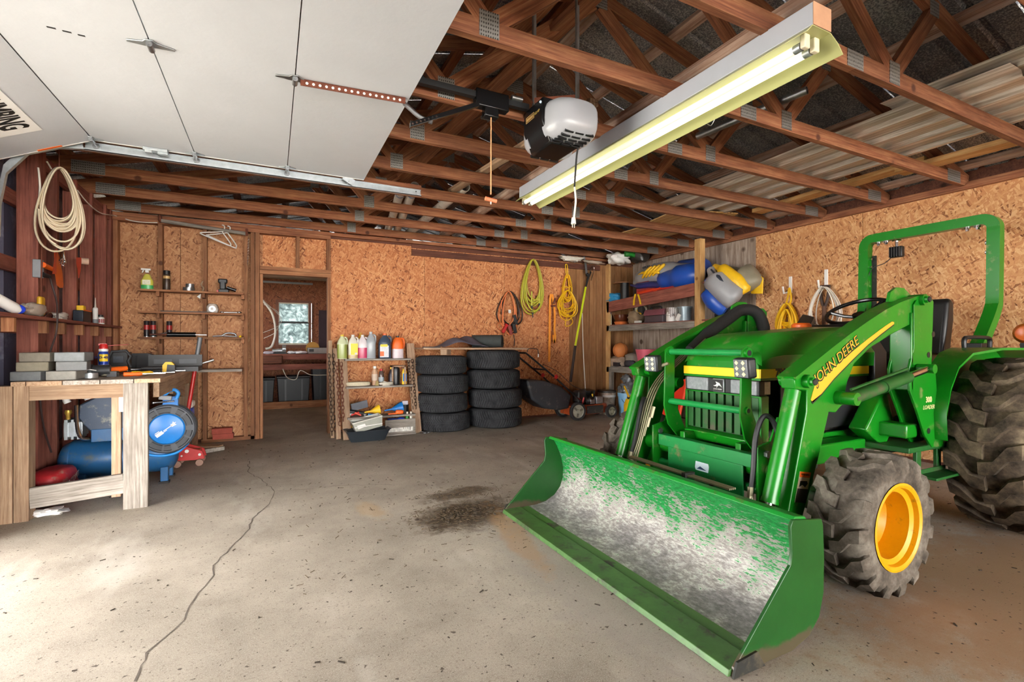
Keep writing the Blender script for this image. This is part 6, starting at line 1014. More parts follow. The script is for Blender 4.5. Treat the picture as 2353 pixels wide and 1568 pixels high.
# lower shelf
p=stp(1428,805,Z3,5.12);t=T('orange_ball','faded orange rubber ball resting on bags','ball',p);c=p+Vector((-.02,0,.26));O('ball',B().sph(c,.125,24,16),P('#e08848',.6,0,.2,8,name='ball_rubber'),t,ang=60)
sm=B()
for ax in((1,0,0),(0,1,0),(.7,.7,.2)):
    a=Vector(ax).normalized();e=a.orthogonal().normalized();f=a.cross(e);sm.tube([c+(e*math.cos(k*.3)+f*math.sin(k*.3))*.1245 for k in range(21)],.003,5,True)
O('seams',sm,P('#7a4a2a',.6),t)
one('tan_bag',bag(stp(1428,835,Z3,5.12)+Vector((.02,.05,.075)),(.26,.34,.15),33,.12),P('#b09a86',.85,0,.25,8),'tan canvas bag under the orange ball','bag',ang=60);one('brown_cushion',bag(stp(1412,800,Z3,5.25)+Vector((0,.1,.28)),(.16,.25,.4),34,.08),P('#8d6a52',.85,0,.3,7),'brown cushion standing behind the orange ball','cushion',ang=60)
p=stp(1455,838,Z3,5.08);t=T('camping_gear','grey canvas pack with dark boot sole','pack',p);O('pack',bag(p+Vector((0,0,.12)),(.2,.24,.18),35,.1),P('#8d8478',.8,0,.25,9),t,ang=60);O('boot_sole',bag(p+Vector((-.1,-.04,.06)),(.08,.22,.1),36,.05),P('#3a3a40',.7),t,ang=60);O('dish',B().lathe([(.07,.0),(.085,.02),(.03,.03),(0,.03)],p+Vector((.02,-.02,.2)),'z',18),M_STEEL,t)
one('cassette_box',B().ob(stp(1418,842,Z3,5.02)+Vector((0,0,.035)),(.06,.14,.06)),P('#2c2a30',.4),'small dark plastic box at the lower shelf front','box',bev=.006);one('cream_bottles',can([(.03,0),(.03,.1),(.015,.12),(.015,.14),(0,.14)],stp(1401,840,Z3,5.03),14),P('#d8c8b4',.5),'small cream bottle at the lower shelf end','bottle',ang=40)
p=stp(1484,835,Z3,5.12);t=T('pink_tub','pink plastic tub with notched rim on lower shelf','tub',p);O('tub',can([(.1,0),(.155,.28),(.15,.28),(.095,.01),(0,.01)],p,26),P('#e0687c',.4,0,.12,6),t,ang=35)
# upper shelf
p=stp(1435,668,1.845,5.12);t=T('black_spool','black plastic spool with thin tan top flange','spool',p);O('core',B().cyl(p,p+Vector((0,0,.27)),.07,n=18),M_BLK,t);O('flange',B().cyl(p+Vector((0,.05,.27)),p+Vector((0,.05,.28)),.15,n=26),W_STUD,t)
one('blue_tarp',bag(stp(1410,690,1.825,5.08)+Vector((0,0,.07)),(.2,.3,.14),41,.16),P('#1f86b8',.5,0,.25,8),'folded bright blue tarp on the upper shelf end','tarp',ang=60)
one('red_crate',B().box(5.05,5.35,5.48,5.85,1.88,2.08),P('#9c3638',.5,0,.2,8),'dark red plastic crate under the folded inflatable','crate',bev=.02);one('red_case',B().box(5.05,5.3,5.05,5.42,1.905,2.02),P('#a83238',.5,0,.2,8),'low red case next to the red crate','case',bev=.02)
t=T('orange_tarp','bright orange folded tarp tied with yellow straps','tarp',(5.0,5.3,1.85));O('tarp',B().loft([[(5.08+.05*math.cos(a),y,1.83+(6.48-y)*.06+.045+.03*math.sin(a)) for a in [k*math.pi/4 for k in range(8)]] for y in(5.8,5.5,5.2,4.9,4.75)]),P('#e8492a',.5,0,.12,8),t,ang=50);O('tie_strap',B().loft([[aX(u-2,v,4.95),aX(u+2,v,4.95),aX(u+2,v,4.957),aX(u-2,v,4.957)] for u,v in((1460,676),(1457,690),(1456,702))]),M_YEL,t);O('tie_strap',B().loft([[aX(u-2,v,4.95),aX(u+2,v,4.95),aX(u+2,v,4.957),aX(u-2,v,4.957)] for u,v in((1466,676),(1470,690),(1472,700))]),M_YEL,t)
# inflatable boats
M_IB=P('#1f4fae',.35,0,.15,6,name='boat_blue');M_IG=P('#9a9b9e',.4,0,.1,6,name='boat_grey')
t=T('inflatable_boat','blue and grey inflatable boat with yellow stripes stuffed on shelf','inflatable boat',(5.2,5.4,1.95))
def boat(name,pts,rs,m,par,sq=(1,1),n=14): O(name,B().tube(spl(pts,4),sum([[r]*4 for r in rs[:-1]],[])+[rs[-1]],n,sq=sq),m,par,ang=70)
boat('grey_nose',[(5.2,6.03,2.1),(5.17,5.85,2.14),(5.15,5.5,2.17),(5.2,5.15,2.14),(5.25,4.85,2.1)],[.05,.13,.17,.15,.1],M_IG,t);boat('blue_side',[(5.14,5.55,2.02),(5.1,5.3,2.05),(5.1,5.0,2.06),(5.12,4.75,2.06),(5.2,4.66,2.06)],[.05,.13,.17,.16,.09],M_IB,t);boat('blue_rear',[(5.35,5.6,2.2),(5.35,5.2,2.2),(5.35,4.75,2.18)],[.1,.15,.1],P('#27448a',.4),t);boat('navy_edge',[(5.1,6.02,2.06),(5.04,5.8,2.02),(5.04,5.5,2.01),(5.06,5.3,1.98)],[.02,.045,.05,.03],P('#2a2f6a',.4),t)
for i in range(4): boat('yellow_stripe',[(5.02-.012*i,5.66-i*.085,2.13),(4.985,5.56-i*.085,2.19),(5.02,5.46-i*.085,2.27)],[.018,.026,.016],M_YEL,t,n=8)
boat('yellow_spear',[(5.07,5.83,2.19),(5.0,5.65,2.2),(4.985,5.4,2.18),(4.99,5.28,2.15)],[.01,.02,.022,.008],M_YEL,t,n=8);O('boat_mark',B().ob((5.05,5.68,2.285),(.02,.03,.025)).ob((5.05,5.64,2.29),(.02,.03,.025)).ob((5.05,5.6,2.293),(.02,.03,.025)).ob((5.05,5.56,2.295),(.02,.025,.02)),P('#4a4b50',.5),t)
t=T('inflatable_raft','large grey and blue inflatable raft with yellow bow hung off shelf end','inflatable raft',(5.25,4.25,1.8));ph_=lambda u,v,X=5.2:aX(u,v,X)
boat('grey_tube',[(5.12,4.47,2.09),(5.05,4.35,1.93),(5.06,4.2,1.78),(5.12,4.08,1.66)],[.06,.15,.15,.09],M_IG,t);boat('blue_tube',[(5.1,4.5,1.95),(5.05,4.42,1.78),(5.07,4.33,1.64),(5.14,4.25,1.56)],[.06,.13,.12,.05],M_IB,t);boat('yellow_bow',[(5.16,4.45,2.13),(5.12,4.3,2.07),(5.14,4.12,1.92),(5.2,4.03,1.75)],[.04,.08,.09,.06],M_YEL,t);boat('grey_floor',[(5.28,4.35,2.08),(5.3,4.15,2.0),(5.32,4.02,1.8)],[.06,.16,.1],P('#8d8672',.5),t);boat('navy_stripe',[(4.985,4.36,2.07),(4.965,4.24,1.96),(4.985,4.13,1.82)],[.012,.03,.012],P('#2c3340',.5),t,n=8)
o=one('paddle_blade',B().prism([(3.91,1.74),(4.06,1.75),(4.1,1.85),(4.06,1.945),(3.93,1.955),(3.9,1.93)],'x',5.34,5.36),M_YEL,'yellow plastic paddle blade sticking out behind the raft','paddle',bev=.006);one('dark_duffel',bag((5.3,4.35,1.53),(.3,.3,.16),50,.1),P('#1c1a1e',.6),'black bag on the shelf end below the raft','bag',ang=60)
# feed sack on the truss ends
t=T('feed_sack','empty white and green feed sack wedged above shelves','sack',(5.1,6.2,2.56));O('white_sack',bag((5.0,6.2,2.50),(.34,.22,.16),61,.2),M_WHT,t,ang=60);O('black_sack',bag((5.32,6.08,2.56),(.3,.26,.2),62,.2),P('#3a3632',.35,0,.3,10),t,ang=60);O('green_top',bag((5.14,6.06,2.6),(.26,.12,.17),63,.12),M_GREEN,t,ang=60);text('sack_lettering','R.D.',.08,M_WHT,frame((5.13,5.975,2.60),(.98,-.2,0),(0,0,1)),t)
# ================================================================ right wall: hooks and cords
for u,v,l,m,kind in((1815,655,'yellow extension cord chain braided on a white hook','y',0),(1897,640,'white cord coiled on a white hook above the hood','w',1)):
    p=aX(u,v,5.53);q=T('wall_hook',('white metal wall hook holding the yellow cord','white metal wall hook holding the white cord')[kind],'hook',p);O('hook_plate',B().box(5.535,5.549,p.y-.018,p.y+.018,p.z-.1,p.z+.1),M_WHT,q,bev=.002);O('hook_arm',B().tube([(5.54,p.y,p.z-.08),(5.46,p.y+.03,p.z-.1),(5.45,p.y+.035,p.z-.02)],.012,6),M_WHT,q)
t=T('yellow_braid_cord','yellow extension cord braided and hung on the right wall','extension cord',aX(1808,690,5.47));c=aX(1809,672,5.46);b=B();coil(b,aX(1808,698,5.46),'x',.13,.15,9,.011,71,.25,.25,.03);O('upper_loops',b,M_CORD_Y,t,ang=60);b=B();coil(b,aX(1808,712,5.46),'x',.1,.2,8,.011,72,.25,.35,.03);O('lower_loops',b,M_CORD_Y,t,ang=60);O('hanging_tail',B().tube(spl([aX(1806,700,5.46),aX(1811,680,5.46),aX(1814,662,5.455),aX(1818,685,5.46),aX(1815,700,5.46)],5),.012,6),M_CORD_Y,t,ang=60)
t=T('white_cord_coil','loose coil of thin white cord on the right wall','cord coil',aX(1893,690,5.46));b=B();coil(b,aX(1894,660,5.44),'x',.19,.24,10,.006,73,.15,.25,.03);O('coil',b,M_CORD_W,t,ang=60)
t=T('d_handle_shovel','long shovel with steel strap handle hung on right wall','shovel',aX(1897,660,5.48));O('handle_yoke',B().tube(spl([aX(1885,660,5.5),aX(1888,690,5.5),aX(1894,705,5.5),aX(1901,690,5.5),aX(1905,660,5.5)],5),.016,8).cyl(aX(1883,660,5.5),aX(1907,658,5.5),.018,n=10),P('#4a3a34',.5,.3),t,ang=50);O('shaft',B().cyl(aX(1894,704,5.5),aX(1893,770,5.5),.022,n=12),P('#6a4a3a',.7),t)
t=T('black_hopper','black plastic scoop standing behind the tractor hood','scoop',aX(1850,745,5.0));O('scoop',B().loft([[aX(u,v,X) for u,v,X in q] for q in([(1815,768,5.0),(1845,722,5.0),(1850,726,5.2),(1822,768,5.2)],[(1850,768,4.8),(1872,728,4.85),(1876,742,5.2),(1856,768,5.2)])]),M_BLK,t,ang=40,bev=.01);O('scoop_stand',B().box(4.9,5.15,3.35,3.6,0,1.2),M_BLK,t)
# ================================================================ things in the back room
bb=T('back_bench','dark workbench under the far window of the back room','workbench',(.4,9.9,0));lum('bench_top',(-1.4,9.85,.9),(2.3,9.85,.9),.85,.1,W_RED,bb);lum('front_rail',(-1.4,9.46,.72),(2.3,9.46,.72),.04,.1,W_RED,bb);lum('leg',(1.6,9.5,0),(1.6,9.5,.68),.09,.09,W_RED,bb,up=(0,1,0));lum('leg',(-.8,9.5,0),(-.8,9.5,.68),.09,.09,W_RED,bb,up=(0,1,0));lum('floor_board',(-1.4,9.35,.06),(2.3,9.35,.06),.04,.12,W_STUD,bb)
M_BIN=P('#0d131b',.4,0,.2,8,name='dark_bin')
for k,(x0_,x1_,h_,l) in enumerate(((-.5,.04,.5,'dark blue storage tote under the far bench by doorway jamb'),(.08,.62,.52,'dark blue storage tote in the middle under the far bench'),(.66,1.2,.68,'tall dark wheeled bin under the far bench'))):
    t=T('storage_tote',l,'bin',((x0_+x1_)/2,9.75,0));O('tote_body',B().loft([[(x0_+e,9.5+e,z),(x1_-e,9.5+e,z),(x1_-e,9.95-e,z),(x0_+e,9.95-e,z)] for e,z in((.03,0),(0,h_))]),M_BIN,t,bev=.01);O('tote_lid',B().box(x0_-.01,x1_+.01,9.485,9.96,h_,h_+.03),M_BLK,t,bev=.008);O('tote_ribs',B().box(x0_+.12,x0_+.15,9.492,9.52,.05,h_-.03).box(x1_-.15,x1_-.12,9.492,9.52,.05,h_-.03),M_BIN,t)
def bp(u,Y=9.7): 
    x,y,w=dr(u,810);return Vector((x*Y/y,Y,.951))
p=bp(728);t=T('bench_machine','grey cased bench machine with round yellow wheel behind','machine',p);O('casing',B().prism([(p.x-.16,.951),(p.x-.16,1.06),(p.x+.2,1.06),(p.x+.3,1.0),(p.x+.3,.951)],'y',9.6,9.85),P('#9d9690',.5),t,bev=.01);O('panel',B().ob(p+Vector((-.1,-.105,.06)),(.08,.01,.05)),M_BLK,t);O('wheel',B().lathe([(0,-.02),(.12,-.02),(.12,.02),(0,.02)],p+Vector((-.06,.2,.1)),'y',24),P('#c8923a',.5),t)
p=bp(640);t=T('bench_grinder','small chrome and dark bench tool beside window','tool',p);O('body',B().cyl(p+Vector((-.1,0,.05)),p+Vector((.1,0,.06)),.04,n=14).cyl(p+Vector((.06,-.02,.09)),p+Vector((.12,-.02,.09)),.07,n=16),M_GALV,t);O('foot',B().ob(p+Vector((0,0,.01)),(.26,.1,.02)),M_BLK,t)
for u,w,m,l in((618,.18,'#cfcad8','white paper bundle at the end of the far bench'),(672,.16,'#dcdce4','white folded papers lying on the far bench'),(690,.22,'#e8e8ec','flat white tray on the front of the far bench'),(668,.1,'#3a5a8a','small blue packet behind the white papers')):
    q_=bp(u,9.6 if u!=668 else 9.8);one('bench_paper',bag(q_+Vector((0,0,.025)),(w,.15,.05),u,.12),P(m,.5),l,'papers',ang=60)
one('wire_bundle',B().tube(spl([aY(603,690,9.9),aY(625,720,9.9),aY(633,760,9.9),aY(625,795,9.9),aY(610,802,9.9)],6),.022,8).tube(spl([aY(606,700,9.95),aY(640,720,9.95),aY(636,760,9.95),aY(606,778,9.95)],6),.005,6).tube(spl([aY(610,695,9.95),aY(645,730,9.95),aY(638,750,9.95),aY(604,765,9.95)],6),.005,6),M_CORD_W,'bundle of white wires arching from the far room jamb','wires',ang=60)
one('brown_tarp',B().box(-.55,.17,9.37,9.42,.78,.93),W_DARK,'brown cloth draped over the far bench front','cloth',bev=.02);one('leaning_sheet',B().box(.83,1.45,10.26,10.29,.96,1.8),P('#3c2c34',.7),'dark sheet of board leaning beside the far window','board')
one('hanging_cable',B().tube(spl([aY(650,848,9.4),aY(660,868,9.4),aY(680,872,9.4),aY(690,852,9.4),aY(715,862,9.4),aY(755,862,9.4)],6),.008,6),M_CORD_W,'white cable drooping under the far bench','cable',ang=60)
one('ceiling_tube',B().cyl((-.9,10.0,2.28),(.7,10.0,2.28),.02,n=10),M_GRYP,'thin grey tube fixed high on the far room wall','tube')
# ================================================================ garage door (raised), track
ZD=2.475;YF_,YN_=4.11,1.4
M_DOOR=P('#c4c8d0',.5,0,.05,3,.4,bump=.35,name='door_skin');M_DG=P('#55585a',.6,name='door_seal')
gd=T('garage_door','raised white sectional garage door on overhead tracks','garage door',(-.4,2.8,ZD))
SX=[-1.06,-.49,.105,.68]
for a,b in zip(SX,SX[1:]):
    s=O('door_section',B().box(a+.0025,b-.0025,YN_,YF_-.012,ZD,ZD+.042),M_DOOR,gd);O('end_stile',B().box(a+.004,b-.004,YF_-.012,YF_,ZD-.002,ZD+.043),M_WHT,s)
q0,q1=Vector((-1.06,0,ZD)),Vector((-1.60,0,2.235));dn=(q1-q0).normalized();nn=Vector((-dn.z,0,dn.x));nn=nn if nn.z>0 else -nn
def slab(y0,y1,e0,e1,t0,t1,up=0):
    A=q0+dn*e0;Bq=q0+dn*e1;return B().loft([[A+nn*t0+Vector((0,y,0)),Bq+nn*t0+Vector((0,y,0)),Bq+nn*t1+Vector((0,y,0)),A+nn*t1+Vector((0,y,0))] for y in(y0,y1)])
s=O('door_section',slab(YN_,YF_-.012,.004,.6,0,.042),M_DOOR,gd);O('end_stile',slab(YF_-.012,YF_,.006,.6,-.002,.043),M_WHT,s);O('orange_label',slab(YF_-.03,YF_-.0115,.17,.3,-.0035,-.001),M_ORG,s);O('seam_seal',B().box(-1.064,-1.056,YN_,YF_,ZD+.004,ZD+.04),M_DG,gd)
sgn=O('sign_panel',slab(2.3,3.82,.18,.40,-.004,-.001),P('#eeeeee',.4,0,.03,5,name='sign_white'),s,bev=.002,label='white plumbing sign')
text('sign_lettering','PLUMBING',.175,M_BLK,frame(q0+dn*.285-nn*.0055+Vector((0,3.515,0)),(0,1,0),-dn)@Matrix.Diagonal((.55,1,1,1)),sgn,bold=.005,shear=.12)
def hinge(x,y,par,L=.09,stl=None):
    b=B().prism([(x-L,y-.008),(x-L*.3,y-.026),(x-.014,y-.046),(x+.014,y-.046),(x+L*.3,y-.026),(x+L,y-.008),(x+L,y+.008),(x+L*.3,y+.012),(x-L*.3,y+.012),(x-L,y+.008)],'z',ZD-.006,ZD-.001);O('hinge',b,stl or M_GALV,par,bev=.002);
    O('hinge_barrel',B().cyl((x,y-.038,ZD-.016),(x,y+.02,ZD-.016),.013,n=12).cyl((x,y-.045,ZD-.016),(x,y-.038,ZD-.016),.007,n=8),M_STEEL,par)
hinge(-.49,2.68,gd);hinge(.105,2.7,gd,stl=M_STEEL)
for x in SX[:3]:
    hinge(x,YF_-.035,gd,.06)
    O('roller',B().cyl((x,YF_-.02,ZD-.02),(x,YF_+.06,ZD-.02),.006,n=8).cyl((x,YF_+.045,ZD-.02),(x,YF_+.06,ZD-.02),.02,n=14),M_STEEL,gd)
O('latch',B().ob((-.72,YF_-.02,ZD-.012),(.14,.05,.02)).ob((-.76,YF_-.025,ZD-.025),(.04,.03,.025)).ob((-.68,YF_-.015,ZD-.025),(.06,.03,.02)),M_GALV,gd,bev=.002);O('top_bracket',B().ob((.56,YF_-.0,ZD-.015),(.09,.012,.05),rotm('Y',30)).cyl((.56,YF_-.02,ZD-.03),(.56,YF_+.05,ZD-.03),.006),M_GALV,gd)
O('slot_marks',B().box(-.86,-.83,2.72,2.73,ZD-.001,ZD).box(-.81,-.78,2.725,2.735,ZD-.001,ZD).box(-.76,-.735,2.73,2.74,ZD-.001,ZD),M_BLK,gd)
O('operator_strut',B().loft([[(x,y-.02,ZD-.005),(x,y+.025,ZD-.005),(x,y+.025,ZD-.001),(x,y-.02,ZD-.001)] for x,y in((.13,2.7),(.655,2.65))]).loft([[(x,y-.02,ZD-.035),(x,y-.016,ZD-.035),(x,y-.016,ZD-.003),(x,y-.02,ZD-.003)] for x,y in((.13,2.7),(.655,2.65))]),M_RUST,gd)
hb=B()
for i in range(16): hb.cyl((.16+i*.031,2.6755-.00296*i,ZD-.02),(.16+i*.031,2.679-.00296*i,ZD-.02),.007,n=8)
O('strut_holes',hb,M_WHT,gd)
tk=T('door_track','galvanised overhead track rail along the raised garage door','track',(0,4.17,2.44));O('channel',B().box(-1.12,1.17,4.165,4.169,2.42,2.475).box(-1.12,1.17,4.14,4.169,2.418,2.422).box(-1.12,1.17,4.14,4.144,2.418,2.43).box(-1.12,1.17,4.15,4.169,2.473,2.477),M_GALV,tk)
O('track_bend',B().loft([[(x,y,z) for x,z,y in((a,b,4.14),(a,b,4.169),(a-.012,b+.05,4.169),(a-.012,b+.05,4.14))] for a,b in((-1.12,2.42),(-1.25,2.405),(-1.4,2.34),(-1.5,2.2),(-1.53,2.0),(-1.535,1.8))]),M_GALV,tk,ang=60);O('end_bolts',B().cyl((1.13,4.163,2.46),(1.13,4.166,2.46),.006,n=8).cyl((1.13,4.163,2.435),(1.13,4.166,2.435),.006,n=8),M_BLK,tk);lum('backing_strip',(-1.1,4.19,2.50),(1.18,4.19,2.50),.03,.05,W_TRUSS,tk)
# ================================================================ door opener
YO=2.6;op=T('garage_door_opener','grey white garage door opener with black face hung from trusses','door opener',(1.55,YO,2.45))
O('rail',B().tube([(-1.35,YO,2.575),(1.40,YO,2.565)],.024,4),M_BLK,op);ct=B().box(1.05,1.26,YO-.028,YO+.028,2.50,2.60).ob((1.15,YO,2.48),(.09,.05,.06));O('trolley',ct,M_BLKG,op,bev=.006);O('chain_spring',B().cyl((1.28,YO-.02,2.595),(1.35,YO-.02,2.595),.015,n=12),M_STEEL,op)
a,b=aY(1100,240,YO-.04),aY(942,288,YO-.04);O('door_arm',B().loft([[q+Vector((0,-.012,-.014)),q+Vector((0,.012,-.014)),q+Vector((0,.012,.014)),q+Vector((0,-.012,.014))] for q in(a,b)]),M_BLKG,op,bev=.002);c=Vector((.655,2.66,ZD-.02));O('arm_link',B().tube(spl([c,c+Vector((.03,-.03,-.04)),c+Vector((.07,-.07,-.09)),c+Vector((.13,-.1,-.12))],4),.012,6),M_STEEL,op);ah=B()
for i in range(7): q=b.lerp(a,.03+.055*i);ah.cyl(q+Vector((0,-.0135,0)),q+Vector((0,-.0115,0)),.006,n=8)
O('arm_holes',ah,M_CHROME,op)
c=Vector((1.55,2.53,2.435));YM=c.y
O('motor_case',B().loft([[(c.x+x,y,c.z+z) for x,z in((-.155,-.02),(-.155,.118),(.17,.118),(.17,-.06),(.09,-.14),(-.1,-.14))] for y in(YM-.12,YM+.12)]),M_BLKG,op,bev=.012)
def lens(y0,s):
    secs=[]
    for i in range(9):
        t=i/8;k=math.sqrt(max(0.,1-t*t*.93));y=y0+s*.15*t;q_=[]
        for j in range(24):
            a_=2*math.pi*j/24;ca,sa=math.cos(a_),math.sin(a_);e=.62;x=.17*abs(ca)**e*(1 if ca>0 else -1);z=.128*abs(sa)**e*(1 if sa>0 else -1)
            q_.append((c.x+.025+x*(.35+.65*k)+.03*(1-k),y,c.z-.005+z*(.35+.65*k)+.02*(1-k)))
        secs.append(q_)
    return B().loft(secs)
M_LC=P('#9fa1a6',.3,0,.06,5,name='lens_cover')
for s,y0 in((-1,YM-.09),(1,YM+.09)):
    L=O('lens_cover',lens(y0,s),M_LC,op,ang=50);vb=B()
    for i in range(5):
        for j in range(3): vb.ob((c.x-.07+.07*j+.01*i,y0+s*(.03+.021*i),c.z-.131+.004*i*i*.6),(.056,.0085,.016),rotm('X',s*6*i))
    O('vent_slots',vb,M_BLK,L)
np_=B();gx=c.x-.157
for (ya,yb,za,zb) in((-.02,.08,.064,.067),(-.02,.08,.033,.036),(-.02,-.017,.033,.067),(.077,.08,.033,.067)): np_.box(gx-.001,gx+.001,YM+ya,YM+yb,c.z+za,c.z+zb)
for i in range(7): np_.box(gx-.001,gx+.001,YM-.012+i*.0125,YM-.004+i*.0125,c.z+.041,c.z+.058)
O('name_plate',np_,P('#d8b070',.4,.3),op);text('opener_power','1/2 HP',.022,P('#d8b860',.4),frame((c.x-.157,YM-.055,c.z+.05),(0,-1,0),(0,0,1)),op);O('indicator_lamp',B().sph((c.x-.158,YM-.1,c.z+.09),.008,10,6),P('#cfe6ff',.2),op)
for x,y in((1.45,YM+.08),(1.66,YM-.08)):
    O('hanger_strap',B().box(x-.014,x+.014,y-.002,y+.002,c.z+.1,3.25).box(x-.014,x-.011,y-.02,y+.002,c.z+.1,3.25),M_GALV,op)
O('cross_angle',B().ob((1.56,YM,c.z+.19),(.3,.004,.035),rotm('Z',-35)).ob((1.56,YM,c.z+.174),(.3,.03,.004),rotm('Z',-35)),P('#b5705a',.5,.3,.2,20),op)
rc=T('release_cord','opener release cord with red wooden pull handle','cord',aY(1128,450,YO));O('cord',B().tube([(1.15,YO-.01,2.47),aY(1128,447,YO-.01)],.004,6),P('#c9966a',.8),rc);p=aY(1128,458,YO-.01);O('pull_handle',B().cyl(p+Vector((-.035,0,.0)),p+Vector((.035,0,-.008)),.012,n=12),P('#d88058',.5),rc,ang=40);O('cord_knot',B().cyl(p,p+Vector((0,0,-.03)),.006,.003,8),M_CORD_W,rc)
pc_=T('opener_power_cord','black power cord with cream plug end dangling from opener','power cord',aY(1320,520,YO-.1));O('black_part',B().tube(spl([(1.66,2.4,2.33),aY(1327,345,YO-.17),aY(1322,400,YO-.17),aY(1320,430,YO-.17)],5),.006,6),M_BLK,pc_,ang=60);O('cream_part',B().tube(spl([aY(1320,430,YO-.17),aY(1323,460,YO-.17),aY(1319,500,YO-.17)],5),.006,6),M_CORD_W,pc_,ang=60);p=aY(1318,510,YO-.17);O('plug',B().cyl(p+Vector((0,0,.025)),p+Vector((0,0,-.015)),.012,.016,10).box(p.x-.009,p.x-.007,p.y-.003,p.y+.003,p.z-.035,p.z-.012).box(p.x+.005,p.x+.007,p.y-.003,p.y+.003,p.z-.035,p.z-.012),M_CORD_W,pc_,ang=40)
# ================================================================ fluorescent fixture
fx=T('strip_light','long two tube fluorescent strip light with angled white reflector','light fixture',(2.075,2.5,2.45));y0,y1=1.23,3.87
M_FX=P('#b9bec8',.4,.1,.06,5,name='fixture_enamel');M_FXI=P('#b4b67c',.35,0,.05,5,name='reflector_enamel')
O('housing',B().box(1.995,2.115,y0,y1,2.44,2.535),M_FX,fx,bev=.003);O('reflector',B().loft([[(x,y,z) for x,z in((1.957,2.405),(1.993,2.4385),(2.117,2.4385),(2.170,2.41),(2.207,2.372),(2.203,2.37),(2.167,2.406),(2.115,2.4355),(1.995,2.4355),(1.959,2.402))] for y in(y0,y1)]),M_FXI,fx,ang=20)
O('end_cap',B().box(1.995,2.115,y0-.003,y0,2.44,2.535),P('#c89a7a',.5),fx)
def tubemat(n,col,st):
    k=N(n);k.b.inputs['Base Color'].default_value=(.8,.8,.7,1);k.b.inputs['Emission Color'].default_value=col;k.b.inputs['Emission Strength'].default_value=st;return k.m
M_T1=tubemat('lit_tube',(1,.95,.8,1),.8);M_T2=tubemat('dim_tube',(1,.84,.55,1),.2)
for x,m,l in((2.095,M_T1,'bright glowing tube'),(2.030,M_T2,'dimmer yellowish tube')):
    tb_=O('lamp_tube',B().cyl((x,y0+.09,2.395),(x,y1-.05,2.395),.0185,n=18),m,fx,ang=40,label=l)
    for ya,yb in((y0+.07,y0+.1),(y1-.06,y1-.03)): O('tube_cap',B().cyl((x,ya,2.395),(x,yb,2.395),.0195,n=16),M_GALV,tb_)
    for ya in(y0+.055,y1-.03): O('lamp_holder',B().box(x-.018,x+.018,ya-.012,ya+.012,2.378,2.4385),P('#e3dcc0',.4),tb_,bev=.005)
O('pull_chain',B().tube(spl([(2.203,1.9,2.375),(2.207,1.93,2.35),(2.205,1.96,2.372)],4),.002,5),M_STEEL,fx)
# ================================================================ stored on the trusses
o=O('runner_pole',B().tube([(2.42,.3,2.675),(2.42,6.6,2.675)],.055,8),W_BARK);tag(o,'long half barked pole laid across the truss chords','pole');me=o.data;o.matrix_basis=Matrix();
# re-lay pole along its own grain axis
L_=6.3;nb=B().tube([(-L_/2,0,0),(L_/2,0,0)],[.052,.055],9);o.data=mesh_of(nb,'runner_pole',40);o.data.materials.append(W_BARK);o.matrix_basis=Matrix.Translation((2.18,3.45,2.678))@rotm('Z',90)
def nodeX(u,v,z=2.66): return fl(u,v,z)
for i,(a,b,r,l) in enumerate((((1.14,4.7),(1.44,6.85),.045,'white plastic drain pipe beside another of equal width in rafters'),((1.25,4.65),(1.55,6.8),.045,'white plastic drain pipe next to the paler pair mate in rafters'),((1.7,4.45),(1.7,6.95),.05,'single tan white plastic drain pipe apart from the pair'))):
    t=T('drain_pipe',l,'pipe',(a[0],a[1],2.67),'pipes stored in the rafters');O('pipe',B().lathe([(r-.006,0),(r,0),(r,1),(r-.006,1),(r-.006,0)],(0,0,0),'x',20,False).xf(frame((a[0],a[1],2.622+r),Vector((b[0]-a[0],b[1]-a[1],0)),(0,0,1))@Matrix.Diagonal((math.hypot(b[0]-a[0],b[1]-a[1]),1,1,1))),P('#cfc9c0',.5,0,.2,7,dirt=('#8d8478',.2,12)),t,ang=40);O('pipe_print',B().cyl((a[0]+.1*(b[0]-a[0]),a[1]+.1*(b[1]-a[1]),2.62+r),(a[0]+.12*(b[0]-a[0]),a[1]+.12*(b[1]-a[1]),2.62+r),r+.001,n=20,caps=False),P('#7a8aa8',.5),t)
t=T('fluorescent_box','white ribbed tube box lying above the wall top','tube',(-.9,6.55,2.6));O('tube',B().cyl((-1.3,6.58,2.575),(-.45,6.62,2.575),.028,n=14),M_CORD_W,t);O('tube_end',B().cyl((-1.31,6.58,2.575),(-1.3,6.58,2.575),.03,n=14),M_GRYP,t)
def streak():
    k=N('galvanised_sheet');n=k.noise(k.co(sc=(28,.7,28)),1.5,6,.7);col=k.ramp(n,[(.3,'#8d8073'),(.48,'#b8ada0'),(.62,'#dcd6cd')]);return k.fin(col,.35,.3,.5)
M_SHT=streak()
def sheet(name,label,x0,x1,y0,y1,z0,pitch=.19,skew=0.):
    L=[];s=x0
    while s<x1-.01:
        for d,h in((0,0),(.62,0),(.7,-.03),(.86,-.03),(.93,0)):
            if s+d*pitch<=x1:L.append((s+d*pitch,h))
        s+=pitch
    b=B();nY=10;V=[]
    for s_,h in L:
        for j in range(nY+1):
            y=y0+(y1-y0)*j/nY;V.append((s_+skew*(y-y0),y,z0+h))
    b.add(V,[(i*(nY+1)+j,i*(nY+1)+j+1,(i+1)*(nY+1)+j+1,(i+1)*(nY+1)+j) for i in range(len(L)-1) for j in range(nY)])
    o=O(name,b,M_SHT,ang=15);m=o.modifiers.new('thick','SOLIDIFY');m.thickness=.0015;return tag(o,label,'metal sheet','metal sheets on the trusses')
